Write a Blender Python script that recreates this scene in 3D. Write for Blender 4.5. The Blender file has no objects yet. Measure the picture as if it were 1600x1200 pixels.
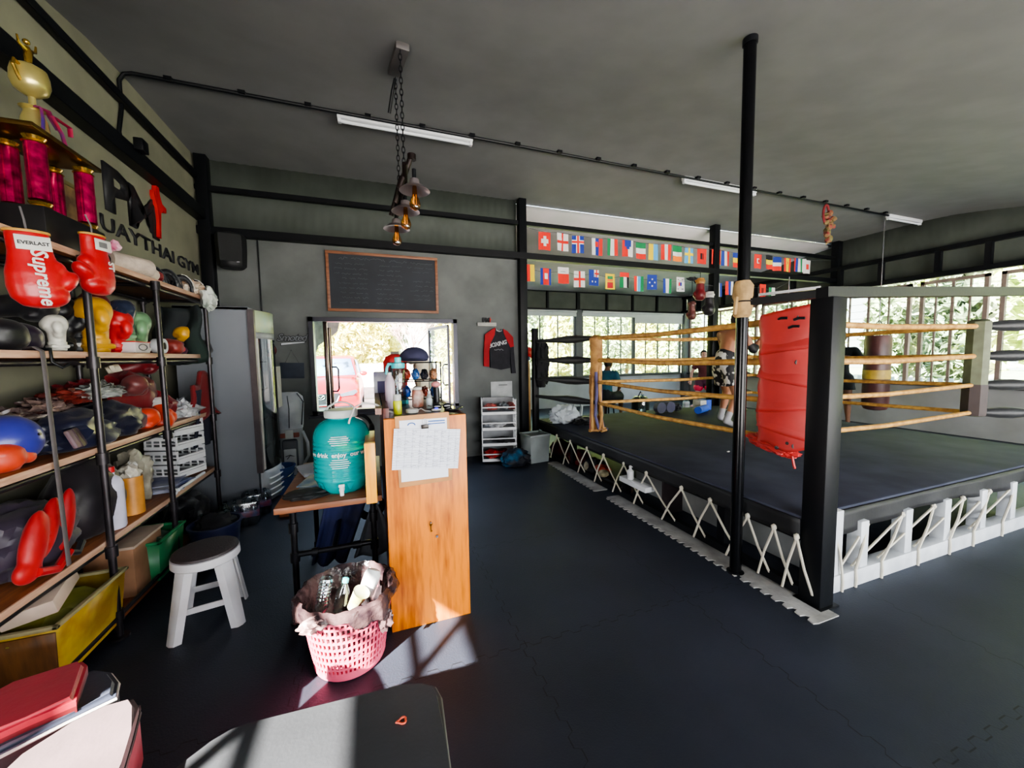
import bpy, bmesh, math, random
from mathutils import Vector, Matrix, Euler, noise
random.seed(7)
SC = bpy.context.scene
COL = SC.collection
PI = math.pi
def R(d): return math.radians(d)

# ------------------------------------------------------------------ camera
EYE = 1.4
F_PX, YAW, PITCH, ROLL = 595.0, R(19.9), R(4.2), R(0.9)
FW = Vector((math.sin(YAW)*math.cos(PITCH), math.cos(YAW)*math.cos(PITCH), -math.sin(PITCH)))
_r0 = Vector((math.cos(YAW), -math.sin(YAW), 0)); _u0 = _r0.cross(FW)
RT = _r0*math.cos(ROLL) - _u0*math.sin(ROLL)
UP = _r0*math.sin(ROLL) + _u0*math.cos(ROLL)
EYEP = Vector((0, 0, EYE))
cam = bpy.data.cameras.new('camera'); camo = bpy.data.objects.new('camera', cam); COL.objects.link(camo)
cam.sensor_width = 36; cam.sensor_fit = 'HORIZONTAL'; cam.lens = F_PX/1600*36; cam.clip_start = .02; cam.clip_end = 300
camo.matrix_world = Matrix(((RT.x, UP.x, -FW.x, 0), (RT.y, UP.y, -FW.y, 0), (RT.z, UP.z, -FW.z, EYE), (0, 0, 0, 1)))
SC.camera = camo
# survey helpers: where a sight line of the photograph meets a known plane of the room
def _ray(px, py): return FW*F_PX + RT*(px-800) + UP*(600-py)
def az(px, py, z=0.): d = _ray(px, py); return EYEP + d*((z-EYE)/d.z)
def ax(px, py, x): d = _ray(px, py); return EYEP + d*(x/d.x)
def ay(px, py, y): d = _ray(px, py); return EYEP + d*(y/d.y)

# ------------------------------------------------------------------ materials
def lin(c):
    o = []
    for v in c[:3]:
        v /= 255.
        o.append(v/12.92 if v <= .04045 else ((v+.055)/1.055)**2.4)
    return tuple(o)
_M = {}
def mat(name, col, rough=.6, metal=0., var=.12, scale=8., bump=0., bscale=60., alpha=None, trans=0., spec=.5, emit=0., col2=None, coord='Object', stretch=(1,1,1), detail=4., lo=.35, hi=.65, sheen=0.):
    if name in _M: return _M[name]
    m = bpy.data.materials.new(name); m.use_nodes = True
    nt = m.node_tree; N = nt.nodes; L = nt.links
    b = N['Principled BSDF']
    a = lin(col); c2 = lin(col2) if col2 else tuple(max(0, v*(1-var*2)) for v in a)
    tc = N.new('ShaderNodeTexCoord'); mp = N.new('ShaderNodeMapping'); mp.inputs['Scale'].default_value = stretch
    L.new(tc.outputs[coord], mp.inputs[0])
    nz = N.new('ShaderNodeTexNoise'); nz.inputs['Scale'].default_value = scale; nz.inputs['Detail'].default_value = detail
    L.new(mp.outputs[0], nz.inputs[0])
    cr = N.new('ShaderNodeValToRGB'); cr.color_ramp.elements[0].position = lo; cr.color_ramp.elements[1].position = hi
    cr.color_ramp.elements[0].color = (*c2, 1); cr.color_ramp.elements[1].color = (*a, 1)
    L.new(nz.outputs['Fac'], cr.inputs[0]); L.new(cr.outputs[0], b.inputs['Base Color'])
    b.inputs['Roughness'].default_value = rough; b.inputs['Metallic'].default_value = metal
    b.inputs['Specular IOR Level'].default_value = spec
    if trans: b.inputs['Transmission Weight'].default_value = trans
    if sheen: b.inputs['Sheen Weight'].default_value = sheen
    if alpha is not None: b.inputs['Alpha'].default_value = alpha
    if emit:
        L.new(cr.outputs[0], b.inputs['Emission Color']); b.inputs['Emission Strength'].default_value = emit
    if bump:
        n2 = N.new('ShaderNodeTexNoise'); n2.inputs['Scale'].default_value = bscale; n2.inputs['Detail'].default_value = 3
        L.new(mp.outputs[0], n2.inputs[0])
        bp = N.new('ShaderNodeBump'); bp.inputs['Strength'].default_value = bump; bp.inputs['Distance'].default_value = .01
        L.new(n2.outputs['Fac'], bp.inputs['Height']); L.new(bp.outputs[0], b.inputs['Normal'])
    _M[name] = m; return m
def glassm(name, tint=(225, 240, 235), fac=.08, rough=.02):
    if name in _M: return _M[name]
    m = bpy.data.materials.new(name); m.use_nodes = True; nt = m.node_tree; nt.nodes.clear()
    o = nt.nodes.new('ShaderNodeOutputMaterial'); mx = nt.nodes.new('ShaderNodeMixShader')
    t = nt.nodes.new('ShaderNodeBsdfTransparent'); t.inputs[0].default_value = (*lin(tint), 1)
    g = nt.nodes.new('ShaderNodeBsdfGlossy'); g.inputs['Roughness'].default_value = rough
    mx.inputs[0].default_value = fac
    nt.links.new(t.outputs[0], mx.inputs[1]); nt.links.new(g.outputs[0], mx.inputs[2]); nt.links.new(mx.outputs[0], o.inputs[0])
    _M[name] = m; return m
def woodm(name, c1, c2, axis='Z', scale=3., rough=.45, knots=True, dist=2.5):
    if name in _M: return _M[name]
    m = bpy.data.materials.new(name); m.use_nodes = True; nt = m.node_tree; N = nt.nodes; L = nt.links; b = N['Principled BSDF']
    tc = N.new('ShaderNodeTexCoord'); mp = N.new('ShaderNodeMapping')
    s = {'X': (.12, 1, 1), 'Y': (1, .12, 1), 'Z': (1, 1, .12)}[axis]; mp.inputs['Scale'].default_value = s
    L.new(tc.outputs['Object'], mp.inputs[0])
    w = N.new('ShaderNodeTexNoise'); w.inputs['Scale'].default_value = scale*2.6; w.inputs['Detail'].default_value = 3; w.inputs['Distortion'].default_value = dist*.5
    L.new(mp.outputs[0], w.inputs[0])
    nz = N.new('ShaderNodeTexNoise'); nz.inputs['Scale'].default_value = scale*14; nz.inputs['Detail'].default_value = 4; L.new(mp.outputs[0], nz.inputs[0])
    mx = N.new('ShaderNodeMath'); mx.operation = 'MULTIPLY_ADD'; mx.inputs[1].default_value = .55; L.new(w.outputs['Fac'], mx.inputs[0])
    m2 = N.new('ShaderNodeMath'); m2.operation = 'MULTIPLY'; m2.inputs[1].default_value = .5; L.new(nz.outputs['Fac'], m2.inputs[0]); L.new(m2.outputs[0], mx.inputs[2])
    cr = N.new('ShaderNodeValToRGB'); cr.color_ramp.elements[0].position = .36; cr.color_ramp.elements[1].position = .62
    cr.color_ramp.elements[0].color = (*lin(c2), 1); cr.color_ramp.elements[1].color = (*lin(c1), 1); L.new(mx.outputs[0], cr.inputs[0])
    out = cr.outputs[0]
    if knots:
        v = N.new('ShaderNodeTexVoronoi'); v.inputs['Scale'].default_value = 4.2; v.inputs['Randomness'].default_value = 1
        mp2 = N.new('ShaderNodeMapping'); mp2.inputs['Scale'].default_value = (0 if axis == 'Y' else .9, .6 if axis == 'Y' else 0, .55); L.new(tc.outputs['Object'], mp2.inputs[0]); L.new(mp2.outputs[0], v.inputs[0])
        k = N.new('ShaderNodeValToRGB'); k.color_ramp.elements[0].position = .02; k.color_ramp.elements[1].position = .11
        k.color_ramp.elements[0].color = (*lin((70, 32, 8)), 1); k.color_ramp.elements[1].color = (1, 1, 1, 1); L.new(v.outputs['Distance'], k.inputs[0])
        mm = N.new('ShaderNodeMix'); mm.data_type = 'RGBA'; mm.blend_type = 'MULTIPLY'; mm.inputs[0].default_value = 1
        L.new(cr.outputs[0], mm.inputs[6]); L.new(k.outputs[0], mm.inputs[7]); out = mm.outputs[2]
    L.new(out, b.inputs['Base Color']); b.inputs['Roughness'].default_value = rough
    _M[name] = m; return m

# ------------------------------------------------------------------ mesh builder
class B:
    def __init__(s): s.bm = bmesh.new(); s.mi = 0
    def _tag(s, fs):
        for f in fs: f.material_index = s.mi
    def box(s, c, d, rot=(0, 0, 0), bev=0., seg=2):
        r = bmesh.ops.create_cube(s.bm, size=1)
        M = Matrix.Translation(Vector(c)) @ Euler(rot).to_matrix().to_4x4() @ Matrix.Diagonal((*d, 1))
        vs = r['verts']; bmesh.ops.transform(s.bm, matrix=M, verts=vs)
        fs = {f for v in vs for f in v.link_faces}; s._tag(fs)
        if bev:
            es = list({e for v in vs for e in v.link_edges})
            q = bmesh.ops.bevel(s.bm, geom=es, offset=bev, segments=seg, profile=.5, affect='EDGES'); s._tag(q['faces'])
        return s
    def bar(s, p0, p1, w, h, bev=0.):
        "rectangular bar between two points (w sideways, h upwards)"
        p0, p1 = Vector(p0), Vector(p1); d = p1-p0; L = d.length; d.normalize()
        up = Vector((0, 0, 1)) if abs(d.z) < .95 else Vector((0, 1, 0))
        x = d.cross(up).normalized(); z = x.cross(d)
        M = Matrix(((x.x, d.x, z.x, 0), (x.y, d.y, z.y, 0), (x.z, d.z, z.z, 0), (0, 0, 0, 1)))
        M = Matrix.Translation((p0+p1)/2) @ M @ Matrix.Diagonal((w, L, h, 1))
        r = bmesh.ops.create_cube(s.bm, size=1); vs = r['verts']; bmesh.ops.transform(s.bm, matrix=M, verts=vs)
        s._tag({f for v in vs for f in v.link_faces})
        if bev:
            q = bmesh.ops.bevel(s.bm, geom=list({e for v in vs for e in v.link_edges}), offset=bev, segments=2, affect='EDGES'); s._tag(q['faces'])
        return s
    def cyl(s, p0, p1, r0, r1=None, n=16):
        p0, p1 = Vector(p0), Vector(p1); d = p1-p0
        M = Matrix.Translation((p0+p1)/2) @ d.to_track_quat('Z', 'Y').to_matrix().to_4x4()
        r = bmesh.ops.create_cone(s.bm, cap_ends=True, segments=n, radius1=r0, radius2=r0 if r1 is None else r1, depth=d.length, matrix=M)
        s._tag({f for v in r['verts'] for f in v.link_faces}); return s
    def tube(s, pts, r, n=8, closed=False, flat=1.):
        pts = [Vector(p) for p in pts]; m = len(pts); rings = []; prev = None
        for i, p in enumerate(pts):
            if closed: t = pts[(i+1) % m]-pts[i-1]
            else: t = pts[min(i+1, m-1)]-pts[max(i-1, 0)]
            t.normalize()
            if prev is None:
                a = Vector((0, 0, 1)) if abs(t.z) < .9 else Vector((1, 0, 0)); u = t.cross(a).normalized()
            else: u = (prev-t*prev.dot(t)).normalized()
            prev = u; v = t.cross(u); rr = r[i] if isinstance(r, (list, tuple)) else r
            rings.append([s.bm.verts.new(p+(u*math.cos(2*PI*k/n)+v*math.sin(2*PI*k/n)*flat)*rr) for k in range(n)])
        q = list(zip(rings, rings[1:])) + ([(rings[-1], rings[0])] if closed else [])
        for A, Bq in q:
            for k in range(n): s._tag([s.bm.faces.new((A[k], A[(k+1) % n], Bq[(k+1) % n], Bq[k]))])
        if not closed: s._tag([s.bm.faces.new(rings[0][::-1]), s.bm.faces.new(rings[-1])])
        return s
    def lathe(s, prof, c=(0, 0, 0), n=24, sx=1., sy=1., cap=True, M=None, wave=None):
        c = Vector(c); rings = []
        for r, z in prof:
            ring = []
            for k in range(n):
                a = 2*PI*k/n; rr = r*(wave(a, z) if wave else 1)
                v = Vector((rr*math.cos(a)*sx, rr*math.sin(a)*sy, z))
                if M is not None: v = M @ v
                ring.append(s.bm.verts.new(v+c))
            rings.append(ring)
        for A, Bq in zip(rings, rings[1:]):
            for k in range(n): s._tag([s.bm.faces.new((A[k], A[(k+1) % n], Bq[(k+1) % n], Bq[k]))])
        if cap: s._tag([s.bm.faces.new(rings[0][::-1]), s.bm.faces.new(rings[-1])])
        return s
    def blob(s, c, r, amp=0., fr=3., sub=3, rot=(0, 0, 0), seed=0, flat=None):
        q = bmesh.ops.create_icosphere(s.bm, subdivisions=sub, radius=1)
        E3 = Euler(rot).to_matrix(); c = Vector(c); r = Vector(r)
        for v in q['verts']:
            p = v.co.copy(); k = 1+amp*noise.noise(p*fr+Vector((seed*3.1, seed*1.7, seed)))+amp*.5*noise.noise(p*fr*2.3+Vector((seed, 5, 2)))
            p = Vector((p.x*r.x, p.y*r.y, p.z*r.z))*k
            if flat is not None and p.z < -flat*r.z: p.z = -flat*r.z
            v.co = E3 @ p + c
        s._tag({f for v in q['verts'] for f in v.link_faces}); return s
    def prism(s, poly, t, M=None):
        "polygon in local XY extruded by t along local Z"
        M = M or Matrix.Identity(4)
        a = [s.bm.verts.new(M @ Vector((x, y, 0))) for x, y in poly]; b = [s.bm.verts.new(M @ Vector((x, y, t))) for x, y in poly]
        s._tag([s.bm.faces.new(a[::-1]), s.bm.faces.new(b)])
        n = len(poly)
        for k in range(n): s._tag([s.bm.faces.new((a[k], a[(k+1) % n], b[(k+1) % n], b[k]))])
        return s
    def face(s, pts): s._tag([s.bm.faces.new([s.bm.verts.new(Vector(p)) for p in pts])]); return s
    def grid(s, fn, nu, nv):
        g = [[s.bm.verts.new(Vector(fn(u/nu, v/nv))) for v in range(nv+1)] for u in range(nu+1)]
        for u in range(nu):
            for v in range(nv): s._tag([s.bm.faces.new((g[u][v], g[u+1][v], g[u+1][v+1], g[u][v+1]))])
        return s
    def add_mesh(s, me, M):
        n0 = len(s.bm.verts); f0 = len(s.bm.faces); s.bm.from_mesh(me)
        s.bm.verts.ensure_lookup_table(); s.bm.faces.ensure_lookup_table()
        bmesh.ops.transform(s.bm, matrix=M, verts=s.bm.verts[n0:]); s._tag(s.bm.faces[f0:]); return s
    def make(s, name, mats, parent=None, sharp=38, solid=0., recalc=True):
        if recalc: bmesh.ops.recalc_face_normals(s.bm, faces=s.bm.faces)
        me = bpy.data.meshes.new(name); s.bm.to_mesh(me); s.bm.free()
        for m in (mats if isinstance(mats, (list, tuple)) else [mats]): me.materials.append(m)
        me.polygons.foreach_set('use_smooth', [True]*len(me.polygons)); me.set_sharp_from_angle(angle=R(sharp))
        o = bpy.data.objects.new(name, me); COL.objects.link(o)
        if parent: o.parent = parent
        if solid:
            md = o.modifiers.new('s', 'SOLIDIFY'); md.thickness = solid
        return o
def thing(name, label, cat, loc=(0, 0, 0), rz=0., group=None, rot=None):
    o = bpy.data.objects.new(name, None); COL.objects.link(o); o.empty_display_size = .1
    o.location = loc; o.rotation_euler = rot if rot else (0, 0, rz); o['label'] = label; o['category'] = cat
    if group: o['group'] = group
    return o
def tag(o, label, cat, group=None, kind=None):
    o['label'] = label; o['category'] = cat
    if group: o['group'] = group
    if kind: o['kind'] = kind
    return o
def struct(o, label=None, cat=None):
    o['kind'] = 'structure'
    if label: o['label'] = label
    if cat: o['category'] = cat
    return o
def textmesh(txt, size=1., depth=.0, shear=0., bold=0., align='LEFT', space=1.):
    cu = bpy.data.curves.new('t', 'FONT'); cu.body = txt; cu.size = size; cu.extrude = depth; cu.shear = shear; cu.offset = bold; cu.align_x = align; cu.space_character = space; cu.resolution_u = 2
    o = bpy.data.objects.new('t', cu); COL.objects.link(o)
    dg = bpy.context.evaluated_depsgraph_get(); me = bpy.data.meshes.new_from_object(o.evaluated_get(dg))
    bpy.data.objects.remove(o); bpy.data.curves.remove(cu); return me
def evalmesh(o):
    dg = bpy.context.evaluated_depsgraph_get(); me = bpy.data.meshes.new_from_object(o.evaluated_get(dg)); old = o.data
    o.modifiers.clear(); o.data = me; return o
def remesh(o, vox, smooth=4):
    m = o.modifiers.new('r', 'REMESH'); m.mode = 'VOXEL'; m.voxel_size = vox; m.use_smooth_shade = True
    if smooth: q = o.modifiers.new('s', 'SMOOTH'); q.factor = .5; q.iterations = smooth
    mats = [x for x in o.data.materials]; evalmesh(o)
    if not o.data.materials:
        for x in mats: o.data.materials.append(x)
    o.data.polygons.foreach_set('use_smooth', [True]*len(o.data.polygons)); return o
# wall frames: local x runs along the wall as one reads it, y up, z out of the wall
def M_left(x, y, z): return Matrix(((0, 0, 1, x), (1, 0, 0, y), (0, 1, 0, z), (0, 0, 0, 1)))      # left wall, reads toward +Y
def M_back(x, y, z): return Matrix(((1, 0, 0, x), (0, 0, -1, y), (0, 1, 0, z), (0, 0, 0, 1)))     # back wall, reads toward +X

XL, YB, ZC, XR, YF = -1.72, 5.16, 3.59, 8.9, 9.1
black = mat('black_steel', (17, 19, 23), .45, .0, spec=.25, var=.1, scale=5, bump=.05)
conc = mat('concrete_render', (106, 109, 108), .75, scale=2.2, col2=(86, 90, 89), bump=.15, bscale=9, detail=8)
conc_l = mat('wall_left_render', (130, 129, 112), .8, scale=2.0, col2=(110, 109, 94), bump=.12, bscale=9, detail=8)
ceilm = mat('ceiling_board', (122, 123, 124), .9, scale=3, col2=(115, 116, 117))
whitep = mat('white_plastic', (225, 226, 228), .35, var=.03)
whitepaint = mat('white_paint', (205, 208, 212), .5, scale=6, col2=(180, 184, 190), bump=.1, bscale=30)
steel = mat('steel', (170, 170, 175), .25, .9, var=.05)
gold = mat('gold', (215, 175, 85), .22, .9, var=.08)
cream = mat('cream', (222, 212, 188), .8, var=.06)
glass = glassm('clear_glass')
# ------------------------------------------------------------------ floor
def floormat():
    m = bpy.data.materials.new('rubber_mat'); m.use_nodes = True; nt = m.node_tree; N = nt.nodes; L = nt.links; b = N['Principled BSDF']
    tc = N.new('ShaderNodeTexCoord')
    nz = N.new('ShaderNodeTexNoise'); nz.inputs['Scale'].default_value = 1.3; nz.inputs['Detail'].default_value = 6; L.new(tc.outputs['Object'], nz.inputs[0])
    cr = N.new('ShaderNodeValToRGB'); cr.color_ramp.elements[0].color = (*lin((34, 37, 46)), 1); cr.color_ramp.elements[1].color = (*lin((50, 54, 66)), 1)
    cr.color_ramp.elements[0].position = .3; cr.color_ramp.elements[1].position = .7; L.new(nz.outputs['Fac'], cr.inputs[0])
    # seams of one-metre puzzle mats: toothed line from a wobbling distance to the grid
    sp = N.new('ShaderNodeSeparateXYZ'); L.new(tc.outputs['Object'], sp.inputs[0])
    def line(a, b2):
        w = N.new('ShaderNodeMath'); w.operation = 'MULTIPLY'; w.inputs[1].default_value = 2*PI*9; L.new(sp.outputs[b2], w.inputs[0])
        s1 = N.new('ShaderNodeMath'); s1.operation = 'SINE'; L.new(w.outputs[0], s1.inputs[0])
        s2 = N.new('ShaderNodeMath'); s2.operation = 'MULTIPLY'; s2.inputs[1].default_value = 3; L.new(s1.outputs[0], s2.inputs[0])
        s3 = N.new('ShaderNodeMath'); s3.operation = 'MINIMUM'; s3.inputs[1].default_value = 1; L.new(s2.outputs[0], s3.inputs[0])
        s4 = N.new('ShaderNodeMath'); s4.operation = 'MAXIMUM'; s4.inputs[1].default_value = -1; L.new(s3.outputs[0], s4.inputs[0])
        s5 = N.new('ShaderNodeMath'); s5.operation = 'MULTIPLY_ADD'; s5.inputs[1].default_value = .012; L.new(s4.outputs[0], s5.inputs[0]); L.new(sp.outputs[a], s5.inputs[2])
        f = N.new('ShaderNodeMath'); f.operation = 'PINGPONG'; f.inputs[1].default_value = .5; 
        o = N.new('ShaderNodeMath'); o.operation = 'ADD'; o.inputs[1].default_value = .37; L.new(s5.outputs[0], o.inputs[0]); L.new(o.outputs[0], f.inputs[0])
        return f
    a, c = line('X', 'Y'), line('Y', 'X')
    mn = N.new('ShaderNodeMath'); mn.operation = 'MINIMUM'; L.new(a.outputs[0], mn.inputs[0]); L.new(c.outputs[0], mn.inputs[1])
    gr = N.new('ShaderNodeMath'); gr.operation = 'GREATER_THAN'; gr.inputs[1].default_value = .0025; L.new(mn.outputs[0], gr.inputs[0])
    mx = N.new('ShaderNodeMix'); mx.data_type = 'RGBA'; mx.inputs[6].default_value = (*lin((20, 21, 24)), 1)
    L.new(gr.outputs[0], mx.inputs[0]); L.new(cr.outputs[0], mx.inputs[7]); L.new(mx.outputs[2], b.inputs['Base Color'])
    b.inputs['Roughness'].default_value = .55
    v = N.new('ShaderNodeTexVoronoi'); v.inputs['Scale'].default_value = 130; L.new(tc.outputs['Object'], v.inputs[0])
    bp = N.new('ShaderNodeBump'); bp.inputs['Strength'].default_value = .25; bp.inputs['Distance'].default_value = .004
    ad = N.new('ShaderNodeMath'); ad.operation = 'MULTIPLY_ADD'; ad.inputs[1].default_value = .6; L.new(v.outputs['Distance'], ad.inputs[0]); L.new(gr.outputs[0], ad.inputs[2])
    L.new(ad.outputs[0], bp.inputs['Height']); L.new(bp.outputs[0], b.inputs['Normal'])
    return m
fm = floormat()
struct(B().box((3.6, 3.0, -.05), (10.72, 12.4, .1)).make('floor', fm), 'black rubber puzzle mat floor', 'floor')
# strip of bare concrete with the toothed edge of the last mats, left of the ring
def strip(y0, y1, xo, w):
    pts = []; n = int((y1-y0)/.065)
    for i in range(n):
        y = y0+(y1-y0)*i/n; d = (y1-y0)/n
        pts += [(xo, y), (xo-.03, y+d*.12), (xo-.024, y+d*.6), (xo+.012, y+d*.72)]
    pts += [(xo, y1), (xo+w, y1), (xo+w, y0)]
    return B().prism(pts, .006, Matrix.Translation((0, 0, .0)))
cm = mat('bare_concrete', (176, 174, 170), .85, scale=7, col2=(140, 138, 135), bump=.3, bscale=40)
struct(strip(1.22, 3.12, 2.10, .16).make('trim_20', cm), 'toothed strip of bare concrete at the near end of the ring side', 'concrete strip')
struct(strip(3.3, 4.45, 2.10, .13).make('trim_21', cm), 'toothed strip of bare concrete at the far end of the ring side', 'concrete strip')

# ------------------------------------------------------------------ ceiling
def zc(y): return ZC if y >= 3.9 else (ZC-.21*(3.5-y) if y <= 3.1 else ZC-.13125*(3.9-y)**2)
b = B()
ys = [-3.2, 0, 1.72, 2.6, 3.1, 3.5, 3.9, YB+.14]
for y0, y1 in zip(ys, ys[1:]):
    b.face([(XL-.1, y0, zc(y0)), (XR+.1, y0, zc(y0)), (XR+.1, y1, zc(y1)), (XL-.1, y1, zc(y1))])
bmesh.ops.remove_doubles(b.bm, verts=b.bm.verts, dist=.001)
for y0, y1 in zip(ys, ys[1:]): b.face([(XL-.1, y0, zc(y0)+.08), (XL-.1, y1, zc(y1)+.08), (XR+.1, y1, zc(y1)+.08), (XR+.1, y0, zc(y0)+.08)])
struct(b.make('ceiling', ceilm, recalc=False), 'flat grey painted ceiling', 'ceiling')
ceil2 = mat('annex_ceiling', (205, 200, 200), .9, scale=2, col2=(190, 192, 186))
struct(B().face([(1.9, YB+.1, 3.57), (XR+.1, YB+.1, 3.57), (XR+.1, YF+.06, 3.12), (1.9, YF+.06, 3.12)]).make('ceiling_annex', ceil2, solid=.06), 'sloping pale ceiling over the annex behind the ring', 'ceiling')

# ------------------------------------------------------------------ walls
WX0, WX1, WZ0, WZ1 = -.71, 1.07, .72, 1.90          # opening in the back wall
b = B(); T = .12
def wallbox(b, x0, x1, z0, z1): b.box(((x0+x1)/2, YB+T/2, (z0+z1)/2), (x1-x0, T, z1-z0))
wallbox(b, XL-.12, WX0, 0, 2.85); wallbox(b, WX1, 1.98, 0, 2.85); wallbox(b, WX0, WX1, 0, WZ0); wallbox(b, WX0, WX1, WZ1, 2.85)
struct(b.make('wall_back', conc), 'grey rendered concrete back wall', 'wall')
corr = mat('corrugated_dark', (72, 78, 73), .7, scale=3, col2=(62, 68, 63))
def corrugated(p0, p1, z0, z1, out):
    "ribbed sheet between two plan points"
    b = B(); p0, p1 = Vector((*p0, 0)), Vector((*p1, 0)); d = p1-p0; L = d.length; d.normalize(); o = Vector((*out, 0)); n = int(L/.05); prev = None
    for i in range(n+1):
        q = p0+d*(L*i/n)+o*(.012 if i % 2 else 0); c = (b.bm.verts.new((q.x, q.y, z0)), b.bm.verts.new((q.x, q.y, z1)))
        if prev: b.bm.faces.new((prev[0], c[0], c[1], prev[1]))
        prev = c
    return b
struct(corrugated((XL, YB+.05), (1.98, YB+.05), 2.85, ZC, (0, -1)).make('trim_1', corr, solid=.01, sharp=10), 'ribbed dark sheet above the back wall', 'cladding')
DY0, DY1, DZ = -1.25, .42, 1.95                      # garden door in the left wall, behind the photographer's shoulder
b = B()
def wl(b, y0, y1, z0, z1): b.box((XL-.06, (y0+y1)/2, (z0+z1)/2), (.12, y1-y0, z1-z0))
wl(b, -3.2, DY0, 0, 3.7); wl(b, DY1, YB+.12, 0, 3.7); wl(b, DY0, DY1, DZ, 3.7)
struct(b.make('wall_left', conc_l), 'olive grey rendered left wall', 'wall')
b = B()
b.cyl((XL-.03, -.30, 0), (XL-.03, -.22, DZ), .022, n=10); b.bar((XL-.03, DY0, 1.66), (XL-.03, DY1, 1.66), .03, .03)
b.box((XL-.05, DY0+.02, DZ/2), (.06, .04, DZ)); b.box((XL-.05, DY1-.02, DZ/2), (.06, .04, DZ))
struct(b.make('door_1', black), 'open doorway with braced steel frame in the left wall', 'door')
wpale = mat('pale_wall', (196, 202, 210), .8, scale=2, col2=(176, 182, 190))
SILL = .80; HB0, HB1 = 2.60, 3.08                     # window sill, header band of annex and right wall
b = B(); b.box(((2.0+XR)/2, YF+.06, SILL/2), (XR-2.0+.1, .12, SILL)); 
struct(b.make('wall_far', wpale), 'low pale wall under the far windows', 'wall')
wgrey = mat('right_wall_render', (150, 150, 150), .8, scale=1.5, col2=(128, 128, 126))
b = B(); b.box((XR+.06, (YF-3.2)/2, SILL/2), (.12, YF+3.2, SILL))
struct(b.make('wall_right', wgrey), 'low rendered wall under the windows on the right', 'wall')
hdr = mat('header_panel', (80, 86, 80), .7, scale=3, col2=(70, 76, 70))
b = B(); b.box(((2.0+XR)/2, YF+.04, (HB0+3.2)/2), (XR-2.0+.1, .05, 3.2-HB0)); struct(b.make('trim_2', hdr), 'green grey panels above the far windows', 'cladding')
struct(corrugated((XR+.05, -3.2), (XR+.05, YF), HB0, 3.7, (-1, 0)).make('trim_3', hdr, solid=.01, sharp=10), 'ribbed panels above the right windows', 'cladding')
b = B(); b.box((1.94, (YB+.12+YF)/2, 1.8), (.1, YF-YB-.12, 3.6)); struct(b.make('wall_annex', conc), 'left side wall of the annex', 'wall')
# unseen rear wall; wide opening added to admit sky light, awning added to block sun
b = B(); b.box((3.6, -3.26, 3.1), (10.9, .12, 1.0)); b.box((-.9, -3.26, 1.3), (1.9, .12, 2.6)); b.box((8.75, -3.26, 1.3), (.5, .12, 2.6))
struct(b.make('wall_rear', conc), 'unseen rear wall with wide opening added to admit sky light', 'wall')
struct(B().box((4.5, -4.2, 2.75), (9.5, 1.9, .05), rot=(R(-8), 0, 0)).make('trim_4', black), 'added unseen awning blocking direct sun at the rear opening', 'awning')

# black steel frame of the building
def beam(n, p0, p1, w, h, lab): struct(B().bar(p0, p1, w, h, .004).make('trim_%d' % n, black), lab, 'beam')
beam(5, (XL, YB-.06, 2.80), (XR, YB-.06, 2.80), .10, .085, 'lower black beam across the back wall and the annex opening')
beam(6, (XL, YB-.05, 3.255), (XR, YB-.05, 3.255), .06, .055, 'upper black beam across the back wall and the annex opening')
beam(7, (XL+.05, 1.2, 2.96), (XL+.05, YB-.08, 2.96), .10, .12, 'lower black beam on the left wall')
beam(8, (XL+.03, 1.2, 3.36), (XL+.03, YB-.08, 3.36), .05, .06, 'upper black beam on the left wall')
def col(n, x, y, z1, w, lab): struct(B().box((x, y, z1/2), (w, w, z1), bev=.006).make('trim_%d' % n, black), lab, 'column')
col(9, -1.64, YB-.07, ZC-.01, .11, 'black steel column in the left back corner')
col(10, 2.03, YB-.05, ZC-.01, .11, 'black steel column where the back wall ends')
col(11, 5.6, YB-.05, ZC-.01, .12, 'black steel column in the middle of the annex opening')
col(12, XR-.07, YB-.05, ZC-.01, .13, 'black steel column at the right wall')
# header ladder frame round annex and right wall
b = B()
for z in (HB0, HB1): b.bar((2.0, YF-.02, z), (XR, YF-.02, z), .08, .05)
for x in (3.05, 3.6, 4.3, 5.2, 6.1, 6.95, 7.8, 8.82): b.box((x, YF-.02, (HB0+HB1)/2), (.09 if x in (5.2, 8.82) else .05, .07, HB1-HB0))
struct(b.make('trim_13', black), 'black stud frame above the far windows', 'frame')
b = B()
b.bar((XR-.12, -3, 3.03), (XR-.12, YF, 3.03), .09, .07); b.bar((XR-.12, -3, 2.62), (XR-.12, YF, 2.62), .12, .08)
for y in (-2, -.6, .8, 2.2, 3.05, 3.6, 4.35, 5.0, 5.9, 6.8, 7.7, 8.5): b.box((XR-.12, y, 2.83), (.08, .07, .36))
struct(b.make('trim_14', black), 'black ladder frame above the right windows', 'frame')

# conduit with clips, drop pipe and small box on the left wall
t = thing('electrical_conduit', 'black conduit pipe clipped across the ceiling from the left wall', 'conduit')
YC = 3.81
b = B(); pts = [(XL+.02, YC-.02, 2.98), (XL+.02, YC-.06, 3.1), (XL+.02, YC, 3.3), (XL+.02, YC, 3.5), (XL+.05, YC, 3.55), (XL+.1, YC, 3.565), (8.2, YC+.05, 3.565)]
b.tube(pts, .014, n=8); b.make('pipe', black, t)
for i in range(20): B().box((-1.4+i*.48, YC, 3.574), (.05, .045, .03)).make('clip', black, t)
b = B(); b.box((XL+.13, YC-.03, 3.03), (.06, .09, .09), bev=.008); b.make('junction_box', black, t)
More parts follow.
